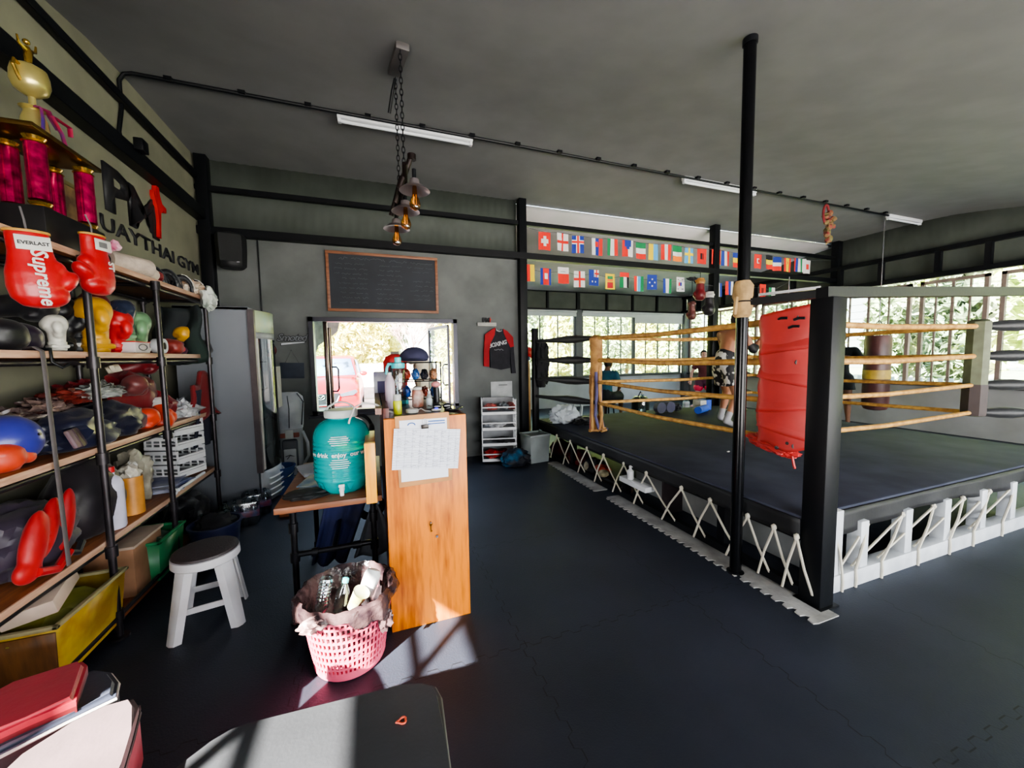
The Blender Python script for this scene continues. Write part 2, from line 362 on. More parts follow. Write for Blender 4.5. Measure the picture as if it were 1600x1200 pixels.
# fluorescent battens
def batten(x0, x1, lab):
    t = thing('fluorescent_lamp', lab, 'lamp', ((x0+x1)/2, YC+.06, ZC), group=None); L = x1-x0
    B().box((0, 0, -.026), (L, .06, .05), bev=.008).make('housing', whitep, t)
    B().cyl((-L/2+.03, 0, -.07), (L/2-.03, 0, -.07), .014, n=12).make('tube', mat('lamp_tube', (236, 238, 240), .3, var=.01), t)
    for s in (-1, 1): B().box((s*(L/2-.02), 0, -.062), (.03, .04, .045), bev=.004).make('lamp_holder', whitep, t)
batten(-.22, 1.02, 'long white fluorescent batten on the ceiling behind the chandelier, switched off')
batten(3.70, 4.94, 'white fluorescent batten on the ceiling partly hidden by the round black pole')
batten(8.05-.15, 8.82, 'small far white fluorescent batten on the ceiling near the right wall')

# ------------------------------------------------------------------ windows
frame_g = mat('grey_frame', (92, 96, 100), .5, var=.05)
blind = mat('roller_blind', (196, 204, 206), .8, var=.03)
frame_b = mat('taupe_frame', (136, 120, 112), .5, var=.1)
def wbay(n, p0, p1, z0, z1, nm, lab, blindz=.16, fm_=frame_g):
    "window bay between plan points: frame, muntins, panes and a rolled blind"
    p0, p1 = Vector((*p0, 0)), Vector((*p1, 0)); d = (p1-p0); L = d.length; d.normalize()
    t = thing('window_%d' % n, lab, 'window', tuple(p0)); t['kind'] = 'structure'
    out = Vector((d.y, -d.x, 0))
    def P(a, z, o=0): v = d*a+out*o; return (v.x, v.y, z)
    b = B(); w = .05
    b.bar(P(0, z0+w/2), P(L, z0+w/2), .06, w); b.bar(P(0, z1-w/2), P(L, z1-w/2), .06, w)
    b.bar(P(w/2, z0), P(w/2, z1), .06, w); b.bar(P(L-w/2, z0), P(L-w/2, z1), .06, w); b.make('window_frame', fm_, t)
    b = B()
    for i in range(1, nm): b.bar(P(L*i/nm, z0), P(L*i/nm, z1), .03, .022 if i % 2 else .035)
    b.make('muntin', fm_, t)
    b = B()
    q = [P(0, z0), P(L, z0), P(L, z1), P(0, z1)]; b.face(q); b.make('pane', glass, t)
    b = B(); k = int((z1-z0)/.13)
    for i in range(1, k): b.bar(P(.03, z0+(z1-z0)*i/k), P(L-.03, z0+(z1-z0)*i/k), .05, .004)
    b.make('louvre_edge', glassm('louvre_green', (170, 190, 180), .15), t)
    if blindz:
        b = B(); b.bar(P(0, z1-blindz/2, .07), P(L, z1-blindz/2, .07), .012, blindz); b.cyl(P(0, z1-.02, .08), P(L, z1-.02, .08), .03, n=12); b.make('blind', blind, t)
k = 2
for x0, x1, nm, bz in ((2.0, 5.12, 6, .15), (5.3, 7.0, 4, .14), (7.0, 8.7, 4, .3)):
    wbay(k, (x0, YF), (x1, YF), SILL, HB0-.03, nm, 'louvred window in the far annex wall, %s' % {2: 'left of the first grey mullion', 3: 'between the two grey mullions', 4: 'in the far right corner under the longest blind'}[k], bz); k += 1
yy = [9.0, 6.75, 5.24, 3.9, 3.0, 1.6, .2, -1.2, -3]
for i, (y0, y1) in enumerate(zip(yy, yy[1:])):
    wbay(k, (XR, y0-.06), (XR, y1+.06), SILL, HB0-.05, 4, ['louvred window in the right wall nearest the far corner', 'second louvred window in the right wall from the far corner', 'louvred window in the right wall behind the square column', 'louvred window in the right wall behind the punch bag', 'louvred window in the right wall at the right edge of the view', 'window in the right wall out of view', 'window in the right wall further out of view', 'window in the right wall at the rear'][i], 0, frame_b); k += 1
struct(B().box((5.2, YF-.02, (SILL+HB0)/2), (.17, .1, HB0-SILL)).make('trim_15', frame_g), 'grey mullion between the far windows', 'post')
struct(B().box((8.8, YF-.1, HB0/2), (.17, .12, HB0)).make('trim_16', frame_g), 'grey corner post of the annex', 'post')
struct(B().bar((2.0, YF-.03, SILL), (XR, YF-.03, SILL), .12, .04).bar((XR-.03, -3, SILL), (XR-.03, YF, SILL), .12, .04).make('trim_17', mat('dark_sill', (60, 62, 64), .5)), 'dark window sill along far and right walls', 'sill')
# window in the back wall
t = thing('window_1', 'open window with dark frame in the grey back wall, showing the car park', 'window', (0, YB, 0)); t['kind'] = 'structure'
dk = mat('dark_alu', (58, 58, 66), .35, .5, var=.05)
b = B(); w = .05
b.box(((WX0+WX1)/2, 0, WZ1-w/2), (WX1-WX0, .14, w)); b.box(((WX0+WX1)/2, 0, WZ0+w/2), (WX1-WX0, .14, w)); b.box((WX0+w/2, 0, (WZ0+WZ1)/2), (w, .14, WZ1-WZ0)); b.box((WX1-w/2, 0, (WZ0+WZ1)/2), (w, .14, WZ1-WZ0)); b.make('window_frame', dk, t)
b = B(); b.box((WX0+.17, .03, (WZ0+WZ1)/2), (.045, .07, WZ1-WZ0), bev=.01); b.cyl((WX0+.215, .02, WZ0+.05), (WX0+.215, .02, WZ1-.12), .02, n=12); b.make('sash_bar', mat('bronze_alu', (120, 104, 96), .2, .85, var=.3, scale=2), t)
b = B(); q = B()
hx = WX1-.1
for (a, c) in (((hx, .05, WZ0+.05), (hx-.16, .75, WZ0+.05)), ((hx, .05, WZ1-.08), (hx-.16, .75, WZ1-.08)), ((hx, .05, WZ0+.05), (hx, .05, WZ1-.08)), ((hx-.16, .75, WZ0+.05), (hx-.16, .75, WZ1-.08))): b.bar(a, c, .03, .04)
b.make('casement', dk, t)
B().face([(hx, .05, WZ0+.05), (hx-.16, .75, WZ0+.05), (hx-.16, .75, WZ1-.08), (hx, .05, WZ1-.08)]).make('pane', glassm('pane2', (200, 215, 220), .12), t)
def dhandle(x, y, z0, z1, par, sx):
    B().tube([(x, y, z0), (x+.05*sx, y-.02, z0), (x+.07*sx, y-.03, z0+.03), (x+.07*sx, y-.03, z1-.03), (x+.05*sx, y-.02, z1), (x, y, z1)], .011, 8).make('handle', steel, par)
dhandle(WX0+.23, 0, 1.0, 1.3, t, 1); dhandle(hx-.02, .05, 1.02, 1.3, t, -1)
B().box((WX0+.1, .03, (WZ0+WZ1)/2), (.1, .012, WZ1-WZ0-.1)).make('side_pane', glass, t)
b = B(); b.box(((WX0+WX1)/2, -.02, WZ0-.015), (WX1-WX0+.08, .2, .03)); b.make('sill', dk, t)
# ------------------------------------------------------------------ chandelier
t = thing('chandelier', 'black industrial chandelier with chains, saucer shades and amber bulbs hanging from the ceiling', 'chandelier', (.24, 2.86, zc(2.86)))
b = B(); b.box((0, 0, -.02), (.085, .40, .04), rot=(R(12), 0, R(5)), bev=.004); b.make('ceiling_plate', mat('plate_grey', (84, 80, 80), .5), t)
def chain(x0, y0, z0, z1):
    b = B(); n = int((z0-z1)/.036); 
    for i in range(n):
        z = z0-.036*i-.02; pts = []
        for k in range(10):
            a = 2*PI*k/10; u = math.cos(a)*.010; v = math.sin(a)*.023
            pts.append((x0+(u if i % 2 else 0), y0+(0 if i % 2 else u), z+v))
        b.tube(pts, .0032, 5, closed=True)
    return b
chain(.0, -.17, -.06, -.83).make('chain', black, t); chain(-.01, .16, -.03, -.83).make('chain', black, t)
B().tube([(-.01, .17, -.03), (-.03, .20, -.1), (-.055, .27, -.22)], .012, 8).make('hanging_strap', black, t)
b = B(); b.tube([(.0, -.22, -.80), (.01, -.1, -.87), (-.01, .1, -.91), (-.02, .36, -.93)], .017, 10)
b.cyl((.05, -.16, -.72), (-.03, -.12, -.92), .019, n=10); b.cyl((.0, .02, -.78), (-.05, .06, -.95), .019, n=10); b.cyl((-.02, .2, -.82), (-.07, .24, -.98), .018, n=10)
b.cyl((.052, -.163, -.71), (.052, -.163, -.745), .028, n=12)
b.make('pipe_frame', mat('rusty_pipe', (46, 34, 32), .5, .5, var=.3), t)
amber = glassm('amber_glass', (235, 190, 120), .18, .03)
for i, (x, y, z) in enumerate(((.06, -.2, -.95), (.02, .05, -1.0), (-.03, .3, -1.05))):
    s = B().lathe([(.018, .07), (.03, .065), (.036, .03), (.06, .022), (.096, -.004), (.1, -.009), (.094, -.007), (.06, .014), (.034, .02), (.02, .024)], (x, y, z), 28).make('shade', mat('shade_metal', (128, 120, 122), .35, .5), t)
    B().lathe([(.014, .02), (.016, -.02), (.017, -.04), (.030, -.07), (.037, -.095), (.030, -.12), (.008, -.133)], (x, y, z), 20).make('bulb', amber, s)
    B().tube([(x-.008, y, z-.03), (x-.01, y, z-.09), (x, y, z-.1), (x+.01, y, z-.09), (x+.008, y, z-.03)], .0016, 5).make('filament', mat('filament', (255, 200, 120), .4, emit=.4), s)
    B().cyl((x, y, z+.045), (x, y, z+.13), .014, n=10).make('stem', black, s)

# ------------------------------------------------------------------ things on the back wall
yb = YB-.005
p0, p1 = ay(513, 393, yb), ay(681, 487, yb); W, H = 1.33, .72
t = thing('chalkboard', 'large wooden framed chalkboard with rows of chalk writing above the window', 'chalkboard', ((p0.x+p1.x)/2, yb-.02, (p0.z+p1.z)/2-.01))
B().box((0, 0, 0), (W-.04, .02, H-.04)).make('slate', mat('slate', (44, 48, 56), .7, var=.15, scale=4), t)
wf = woodm('frame_wood', (150, 100, 72), (110, 68, 48), 'X', 4, .5, False); b = B()
for z in (-1, 1): b.box((0, -.005, z*(H/2-.017)), (W, .03, .034), bev=.003)
for x in (-1, 1): b.box((x*(W/2-.017), -.005, 0), (.034, .03, H-.068), bev=.003)
b.make('frame', wf, t)
b = B(); random.seed(3)
def scrib(b, x0, x1, z, h, r=.0018, y=-.0125):
    x = x0; pts = []
    while x < x1:
        pts.append((x, y, z+random.uniform(-h, h)*.5)); x += h*random.uniform(.25, .5)
    if len(pts) > 1: b.tube(pts, r, 4)
scrib(b, -.52, -.42, .28, .035); scrib(b, -.38, .02, .28, .04); scrib(b, .06, .28, .275, .04); scrib(b, .32, .6, .27, .03)
for r_ in range(9):
    z = .215-r_*.058
    for a, c in ((-.58, -.2), (-.12, .22), (.28, .6)):
        if random.random() < .9:
            x = a+random.uniform(0, .1)
            while x < c-.03:
                w = random.uniform(.05, .14); scrib(b, x, min(x+w, c), z, .022, .0013); x += w+.025
b.make('chalk_writing', mat('chalk', (118, 122, 124), .9), t)
# script sign
pc = ay(456, 530, yb)
t = thing('script_sign', 'small script lettering sign with white swash above the little slate', 'sign', (pc.x, yb, pc.z))
me = textmesh('Smoted', .118, .004, shear=.35, bold=.008, align='CENTER', space=.82)
B().add_mesh(me, M_back(0, -.006, -.02)).make('backing_letters', mat('sign_black', (34, 36, 40), .5), t)
me = textmesh('Smoted', .118, .004, shear=.35, align='CENTER', space=.82)
B().add_mesh(me, M_back(0, -.013, -.02)).make('letters', mat('sign_grey', (120, 124, 130), .5), t)
sw = [(-.11, -.07), (.02, -.055), (.13, -.042), (.14, -.03), (.05, -.035), (-.09, -.045), (-.11, -.05)]
B().prism([(x*1.08, y*1.25+.01) for x, y in sw], .01, M_back(0, -.004, 0)).make('swash_backing', _M['sign_black'], t)
B().prism(sw, .01, M_back(0, -.008, 0)).make('swash', mat('sign_white', (200, 204, 210), .5), t)
# small hanging slate
pc = ay(457, 579, yb)
t = thing('hanging_slate', 'small blank slate hanging on a string on the back wall', 'slate board', (pc.x, yb-.012, pc.z))
B().box((0, 0, 0), (.25, .012, .185), rot=(0, R(1.5), 0), bev=.003).make('slate', mat('slate2', (52, 60, 74), .7), t)
B().tube([(-.07, 0, .09), (0, -.002, .24), (.075, 0, .088)], .002, 5).make('string', mat('string', (66, 66, 66), .8), t)
B().cyl((0, .012, .24), (0, -.008, .24), .004, n=8).make('nail', steel, t)
# logo shelf and shirt
p = ay(760, 507, yb)
t = thing('logo_shelf', 'white sign strip with a small black and red emblem on top, above the shirt', 'sign', (p.x, yb-.02, p.z))
B().box((0, 0, -.0), (.27, .03, .05), bev=.003).make('sign_strip', mat('strip_white', (178, 178, 172), .6), t)
b = B(); [scrib(b, -.12+k*.062, -.075+k*.062, 0, .014, .0012, -.0165) for k in range(4)]; b.make('small_lettering', mat('grey_print', (120, 122, 124), .6), t)
me = textmesh('PM', .085, .006, bold=.004, align='CENTER', space=.85); B().add_mesh(me, M_back(-.01, 0, .03)).make('letters', black, t)
B().tube([(.05, 0, .03), (.048, 0, .08), (.06, 0, .1)], [.008, .006, .002], 6).tube([(.05, 0, .06), (.075, 0, .07)], .004, 5).make('fighter_figure', mat('logo_red', (205, 42, 38), .5), t)
# long-sleeved shirt
p = ay(779, 548, yb)
t = thing('long_sleeve_shirt', 'black long sleeved shirt with red shoulders and white print hanging on the back wall', 'shirt', (p.x, yb-.002, p.z))
t.scale = (1.08, 1.08, 1.12)
shk = mat('shirt_black', (40, 40, 48), .85, var=.2, scale=14, bump=.3, bscale=12); shr = mat('shirt_red', (170, 34, 40), .85, var=.15, bump=.3, bscale=12)
body = [(-.10, .26), (-.045, .285), (-.03, .25), (.02, .245), (.05, .27), (.10, .245), (.15, .10), (.145, -.22), (.02, -.24), (-.125, -.21), (-.13, 0), (-.12, .12)]
B().prism(body, .035, M_back(0, 0, 0)).make('torso', shk, t)
B().prism([(-.05, .287), (-.10, .262), (-.19, .20), (-.21, 0), (-.215, -.19), (-.145, -.20), (-.14, 0), (-.115, .10), (-.06, .2)], .04, M_back(0, -.002, 0)).make('sleeve', shr, t)
B().prism([(.055, .272), (.11, .247), (.19, .17), (.20, .05), (.15, .04), (.10, .14), (.06, .22)], .04, M_back(0, -.002, 0)).make('shoulder_panel', shr, t)
B().prism([(.15, .04), (.20, .05), (.21, -.12), (.225, -.29), (.17, -.29), (.155, -.12)], .035, M_back(0, 0, 0)).make('sleeve', shk, t)
B().tube([(-.045, -.02, .287), (-.03, -.037, .25), (0, -.04, .24), (.03, -.037, .245), (.05, -.02, .272)], .006, 6).make('collar', mat('collar_white', (190, 190, 192), .8), t)
me = textmesh('BOXING', .072, .001, shear=.2, bold=.002, align='CENTER', space=.85); b = B(); b.add_mesh(me, M_back(-.02, -.038, .06) @ Matrix.Rotation(R(12), 4, 'Z'))
scrib(b, -.07, .06, .012, .018, .002, -.037)
b.make('print', mat('print_white', (200, 200, 204), .7), t)
# wall speaker in the corner
p = ay(364, 394, 5.0)
t = thing('wall_speaker', 'black wall loudspeaker in the back left corner under the beam', 'speaker', (p.x, 4.95, p.z), rz=R(12))
B().lathe([(.10, -.19), (.13, -.16), (.14, 0), (.14, .15), (.12, .18)], (0, 0, 0), 8, sx=1.0, sy=.8).make('cabinet', mat('speaker_black', (26, 27, 30), .5), t)
B().prism([(-.095, -.13), (.095, -.13), (.1, .15), (-.1, .15)], .01, M_back(0, -.108, 0)).make('grille', mat('grille', (34, 36, 38), .7, bump=.6, bscale=220), t)
B().box((.06, -.122, -.135), (.03, .004, .01)).make('badge', steel, t)
B().bar((0, .1, 0), (0, .2, .02), .04, .04).make('bracket', black, t)
# cable down the wall
p0 = ay(403, 382, yb)
tag(B().tube([(p0.x, yb-.012, 2.76), (p0.x, yb-.012, 1.3)], .008, 8).make('wall_cable', black), 'thin black cable running down the back wall beside the fridge', 'cable')
# letters of the logo on the left wall
lx = XL+.004
a = ax(158, 250, lx); c = ax(156, 322, lx); d = ax(234, 280, lx); e2 = ax(232, 365, lx)
t = thing('wall_logo', 'large black PM letters with a red fighter figure on the left wall', 'logo sign', (lx, a.y, 0))
lm = mat('logo_black', (36, 36, 40), .55, var=.05)
zt, zb_ = a.z, c.z; hh = (zt-zb_); L = d.y-a.y
def sub(me_text, y0, z0, w, h, m, name, depth=.03, bold=.0):
    me = textmesh(me_text, 1, 0, bold=bold)
    xs = [v.co.x for v in me.vertices]; zs = [v.co.y for v in me.vertices]
    Mx = Matrix.Diagonal((w/(max(xs)-min(xs)), h/(max(zs)-min(zs)), 1, 1)) @ Matrix.Translation((-min(xs), -min(zs), 0))
    b = B(); b.add_mesh(me, M_left(0, y0, z0) @ Mx); o = b.make(name, m, t)
    sd = o.modifiers.new('s', 'SOLIDIFY'); sd.thickness = depth; sd.offset = 0; return o
sub('P', 0, zb_, L*.50, hh, lm, 'letter', .02, .03)
sub('M', L*.44, zb_-.02, L*.66, hh*.98, lm, 'letter', .02, .022)
fx, fz = L*1.07, zb_-.03
fig = [(-.04, -.02), (.0, -.03), (.03, .16), (.05, .25), (.13, .30), (.20, .29), (.21, .34), (.10, .36), (.055, .43), (.03, .56), (.05, .62), (.02, .68), (-.01, .62), (-.04, .60), (-.02, .54), (-.045, .48), (-.05, .40), (-.10, .45), (-.11, .40), (-.05, .30), (-.03, .2)]
B().prism([(fx+x*.62, fz+.05+y*.80) for x, y in fig], .03, M_left(0, 0, 0)).make('fighter_figure', mat('logo_red2', (200, 36, 34), .5), t)
f0 = ax(157, 345, lx); f1 = ax(238, 398, lx)
sub('UAYTHAI', f0.y-a.y, f0.z-.055, 1.02, .11, lm, 'lettering', .012, .008)
g0 = ax(239, 402, lx); sub('GYM', f0.y-a.y+1.09, f0.z-.055, .46, .11, lm, 'lettering', .012, .008)

# ------------------------------------------------------------------ flags
def C(*v): return mat('flag_%d_%d_%d' % v, v, .85, var=.03)
Wt, Rd, Bl, Gn, Yl, Og, Nk, Lb, Gd = C(232, 228, 226), C(222, 50, 40), C(40, 62, 150), C(30, 130, 80), C(238, 208, 40), C(240, 130, 40), C(30, 30, 34), C(90, 165, 215), C(185, 40, 50)
FL = {  # rectangles (x0,y0,x1,y1,colour) painted over each other on a hanging flag
 'swiss': [(0, 0, 1, 1, Rd), (.38, .22, .62, .78, Wt), (.2, .38, .8, .62, Wt)], 'george': [(0, 0, 1, 1, Wt), (.42, 0, .58, 1, Rd), (0, .42, 1, .58, Rd)],
 'iceland': [(0, 0, 1, 1, Bl), (.35, 0, .65, 1, Wt), (0, .52, 1, .76, Wt), (.43, 0, .57, 1, Rd), (0, .58, 1, .7, Rd)], 'slovak': [(0, 0, .33, 1, Wt), (.33, 0, .67, 1, Bl), (.67, 0, 1, 1, Rd), (.3, .5, .6, .8, Rd)],
 'italy': [(0, 0, .33, 1, Gn), (.33, 0, .67, 1, Wt), (.67, 0, 1, 1, Rd)], 'czech': [(0, 0, .5, 1, Rd), (.5, 0, 1, 1, Wt), (.2, .6, .8, 1, Bl), (.35, .45, .65, .6, Bl)],
 'hung': [(0, .66, 1, 1, Gn), (0, .33, 1, .66, Wt), (0, 0, 1, .33, Rd)], 'ukr': [(0, 0, .5, 1, Yl), (.5, 0, 1, 1, Lb)], 'austria': [(0, 0, .33, 1, Rd), (.33, 0, .67, 1, Wt), (.67, 0, 1, 1, Rd)],
 'ire': [(0, .6, 1, 1, Gn), (0, .33, 1, .6, Wt), (0, 0, 1, .33, Og)], 'swe': [(0, 0, 1, 1, Lb), (.4, 0, .6, 1, Yl), (0, .5, 1, .68, Yl)], 'alb': [(0, 0, 1, 1, Rd), (.3, .3, .7, .7, Nk)], 'red': [(0, 0, 1, 1, Rd)],
 'fr': [(0, 0, .33, 1, Bl), (.33, 0, .67, 1, Wt), (.67, 0, 1, 1, Rd)], 'rom': [(0, .66, 1, 1, Bl), (0, .33, 1, .66, Yl), (0, 0, 1, .33, Rd)], 'turk': [(0, 0, 1, 1, Rd), (.3, .35, .65, .7, Wt), (.42, .42, .72, .64, Rd)],
 'bel': [(0, .66, 1, 1, Nk), (0, .33, 1, .66, Yl), (0, 0, 1, .33, Rd)], 'frh': [(0, .6, 1, 1, Bl), (0, .33, 1, .6, Wt), (0, 0, 1, .33, Rd)], 'spain': [(0, 0, .25, 1, Rd), (.25, 0, .75, 1, Yl), (.75, 0, 1, 1, Rd), (.4, .55, .6, .75, Og)],
 'rus': [(0, 0, .33, 1, Rd), (.33, 0, .67, 1, Bl), (.67, 0, 1, 1, Wt)], 'green': [(0, 0, 1, 1, Gn), (.5, 0, 1, 1, Wt)], 'den': [(0, 0, 1, 1, Wt), (.3, .3, .7, .7, Rd)],
 'ger': [(0, 0, .25, 1, Nk), (.25, 0, .62, 1, Rd), (.62, 0, 1, 1, Yl)], 'camb': [(0, 0, 1, 1, Bl), (.22, 0, .78, 1, Rd), (.35, .35, .65, .7, Wt)], 'singa': [(0, .6, 1, 1, Wt), (0, 0, 1, .6, Rd)], 'aus': [(0, 0, 1, 1, Bl), (.5, .55, 1, 1, Wt), (.55, .72, 1, .82, Rd), (.7, .55, .82, 1, Rd), (.25, .2, .35, .3, Wt), (.6, .2, .7, .3, Wt)],
 'lanka': [(0, 0, 1, 1, Yl), (.25, .66, .8, .85, Gn), (.25, .5, .8, .66, Og), (.25, .08, .8, .46, Gd)], 'uae': [(0, .7, 1, 1, Rd), (0, 0, .35, .7, Gn), (.35, 0, .7, .7, Wt), (.7, 0, 1, .7, Nk)], 'gamb': [(0, 0, .3, 1, Rd), (.3, 0, .42, 1, Wt), (.42, 0, .72, 1, Lb), (.72, 0, 1, 1, Gn)],
 'stars': [(0, 0, 1, 1, Bl), (.45, .2, .57, .3, Wt), (.45, .65, .57, .75, Wt), (.2, .43, .32, .53, Wt), (.68, .43, .8, .53, Wt)], 'uz': [(0, 0, .25, 1, Bl), (.25, 0, .7, 1, Wt), (.7, 0, 1, 1, Gn)], 'korea': [(0, 0, 1, 1, Wt), (.32, .4, .52, .65, Rd), (.5, .4, .7, .65, Bl), (.15, .8, .35, .85, Nk), (.65, .8, .85, .85, Nk), (.15, .15, .35, .2, Nk), (.65, .15, .85, .2, Nk)],
 'ned': [(0, 0, .4, 1, Gn), (.4, 0, .7, 1, Wt), (.7, 0, 1, 1, Bl)], 'yel': [(0, 0, .5, 1, Yl), (.5, 0, 1, 1, Bl)]}
desc = dict(swiss='red flag with a white cross', george='white flag with a red cross', iceland='blue flag with a red and white cross', slovak='white, blue and red flag with a small crest', italy='green, white and red upright striped flag', czech='red and white flag with a blue wedge', hung='green, white and red crosswise striped flag', ukr='yellow and light blue flag', austria='red, white and red upright striped flag', ire='green, white and orange flag', swe='light blue flag with a yellow cross', alb='red flag with a dark emblem', red='plain red flag', fr='blue, white and red upright striped flag', rom='blue, yellow and red crosswise striped flag', turk='red flag with a white crescent', bel='black, yellow and red crosswise striped flag', frh='blue, white and red crosswise striped flag', spain='red and yellow flag with a small crest', rus='red, blue and white upright striped flag', green='green and white flag', den='white flag with a red patch', ger='black, red and yellow upright striped flag', camb='blue and red flag with a white patch', singa='white over red flag', aus='blue flag with a cross in the corner and stars', lanka='yellow flag with a maroon, green and orange field', uae='red top flag with green, white and black stripes', gamb='red, white, light blue and green striped flag', stars='blue flag with four white stars', uz='blue, white and green upright striped flag', korea='white flag with a red and blue disc', ned='green, white and blue striped flag', yel='yellow and blue flag half hidden by the pole')
used_desc = {}
def flag(kind, x, y, ztop, w, h, where, rz=0.):
    t = B(); mats = []; lay = 0
    for (a, b0, c, d, m) in FL[kind]:
        if m not in mats: mats.append(m)
        t.mi = mats.index(m)
        n = 6
        for i in range(n):
            xa, xb = a+(c-a)*i/n, a+(c-a)*(i+1)/n
            def P(u, v): return ((u-.5)*w, -.0012*lay+.010*math.sin(u*5+x*9)*(1.3-v), -(1-v)*h)
            t.face([P(xa, b0), P(xb, b0), P(xb, d), P(xa, d)])
        lay += 1
    o = t.make('flag', mats, None, recalc=False); o.location = (x, y, ztop); o.rotation_euler = (0, rz*.0, rz)
    tag(o, '%s hanging on the %s bunting string' % (desc[kind], where), 'flag', 'flags on the %s bunting string' % where); return o
yu = YB-.085
UPR = [('swiss', 851), ('george', 879), ('iceland', 903), ('slovak', 933), ('italy', 957), ('czech', 981), ('hung', 1001), ('ukr', 1021), ('austria', 1041), ('ire', 1058), ('swe', 1077), ('alb', 1097), ('red', 1119), ('fr', 1134), ('rom', 1152), ('turk', 1185), ('bel', 1202), ('frh', 1215), ('spain', 1231), ('rus', 1246), ('green', 1254), ('den', 1262)]
pts = []
lab_over = {'fr': 'blue, white and pale red striped flag just left of the round pole'}
for i, (k, px) in enumerate(UPR):
    ytop = 362+(px-851)*.077+3.5; p = ay(px, ytop, yu); zt_ = 3.155+.012*math.sin(i*1.7); w = .19; flag(k, p.x, yu, zt_, w, .25, 'upper', R(6*math.sin(i*2.1))); pts.append((p.x, yu+.004, zt_+.002))
tag(B().tube([(2.08, yu, 3.2)]+pts+[(8.6, yu, 3.19)], .004, 5).make('bunting_string', mat('cord_grey', (90, 92, 92), .8)), 'upper bunting string between the two black beams', 'string')
yl2 = YB-.085
LOW = [('ger', 826), ('camb', 853), ('singa', 880), ('george', 905.5), ('aus', 928), ('lanka', 953), ('uae', 976), ('gamb', 998), ('stars', 1019), ('uz', 1043), ('korea', 1063), ('ned', 1122), ('rus', 1140), ('yel', 1154), ('alb', 1192), ('green', 1206)]
pts = []
for i, (k, px) in enumerate(LOW):
    yt = 413+(px-826)*.085+(4 if i % 2 else 0); p = ay(px, yt, yl2); zt_ = p.z; o = flag(k, p.x, yl2, zt_, .175, .235, 'lower', R(5*math.sin(i*1.3+1))); pts.append((p.x, yl2+.004, zt_-.06))
    if k == 'alb': o['label'] = 'red flag with a dark emblem half hidden behind the cage beams'
tag(B().tube([(2.08, yl2, 2.74)]+pts+[(7.4, yl2, 2.7)], .003, 5).make('bunting_string', _M['cord_grey']), 'lower bunting string under the lower black beam', 'string')
# ------------------------------------------------------------------ soft goods library
def pleather(name, c, r=.42, var=.12): return mat(name, c, r, var=var, scale=6, bump=.12, bscale=35, sheen=.1)
red = pleather('red_leather', (196, 30, 36)); dred = pleather('dark_red_leather', (112, 22, 30)); navy = pleather('navy_leather', (34, 42, 72)); blk = pleather('black_leather', (24, 24, 30)); yel = pleather('yellow_leather', (214, 158, 30)); blue = pleather('blue_vinyl', (52, 56, 150), .3); grn = pleather('green_leather', (110, 150, 110)); wht = pleather('white_leather', (212, 210, 200)); mauve = pleather('mauve_leather', (120, 84, 104)); org = pleather('orange_leather', (214, 70, 40))
trim_w = mat('white_trim', (210, 208, 204), .6)
# boxing glove proto: cuff at the bottom, fist up (+z), thumb towards +x, palm towards -y
b = B(); b.blob((0, .012, .20), (.070, .052, .072), sub=3); b.blob((0, -.012, .225), (.066, .055, .045), sub=3); b.blob((.005, -.0, .155), (.060, .05, .06)); b.cyl((0, 0, .02), (0, 0, .14), .042, .05, n=20); b.blob((.078, -.018, .17), (.025, .03, .05), rot=(0, R(-16), 0)); b.blob((.055, -.01, .125), (.03, .03, .035)); b.blob((.0, -.055, .19), (.055, .026, .042))
_g = remesh(b.make('g', blk), .009, 5); GLOVE = _g.data; bpy.data.objects.remove(_g)
b = B(); b.lathe([(.047, 0), (.049, .004), (.052, .06), (.05, .066)], (0, 0, 0), 22, sy=.95); _g = b.make('g', blk); CUFF = _g.data; bpy.data.objects.remove(_g)
b = B(); b.box((0, 0, .03), (.106, .1, .028), bev=.012); _g = b.make('g', blk); STRAP = _g.data; bpy.data.objects.remove(_g)
def glove(lab, loc, rot, m, cuffm=None, strapm=None, sc=1., group=None):
    if abs(rot[0]) > 50 and loc[0] < -1.3 and abs(rot[0]) < 120:      # lying gloves: keep the fist over the board
        e = Euler(tuple(R(v) for v in rot)).to_matrix() @ Vector((0, 0, 1)); loc = (min(loc[0]-e.x*.14*sc, -1.33-max(0, e.x)*.27*sc), loc[1]-e.y*.14*sc, loc[2]); loc = (max(loc[0], -1.64), loc[1], loc[2])
    t = thing('boxing_glove', lab, 'boxing glove', loc, rot=tuple(R(v) for v in rot), group=group); t.scale = (sc,)*3
    for nm, me, mm in (('padding', GLOVE, m), ('cuff', CUFF, cuffm or m), ('wrist_strap', STRAP, strapm or cuffm or m)):
        q = me.copy(); q.materials.clear(); q.materials.append(mm); o = bpy.data.objects.new(nm, q); COL.objects.link(o); o.parent = t
    return t
def bagmesh(name, lab, cat, loc, r, m, amp=.18, seed=0, rz=0., rot=None, fr=2.2, flat=.6, group=None, parts=()):
    o = B().blob((0, 0, r[2]*flat), r, amp, fr, 4, seed=seed, flat=flat).make(name, m); o.location = loc; o.rotation_euler = rot or (0, 0, rz)
    return tag(o, lab, cat, group)

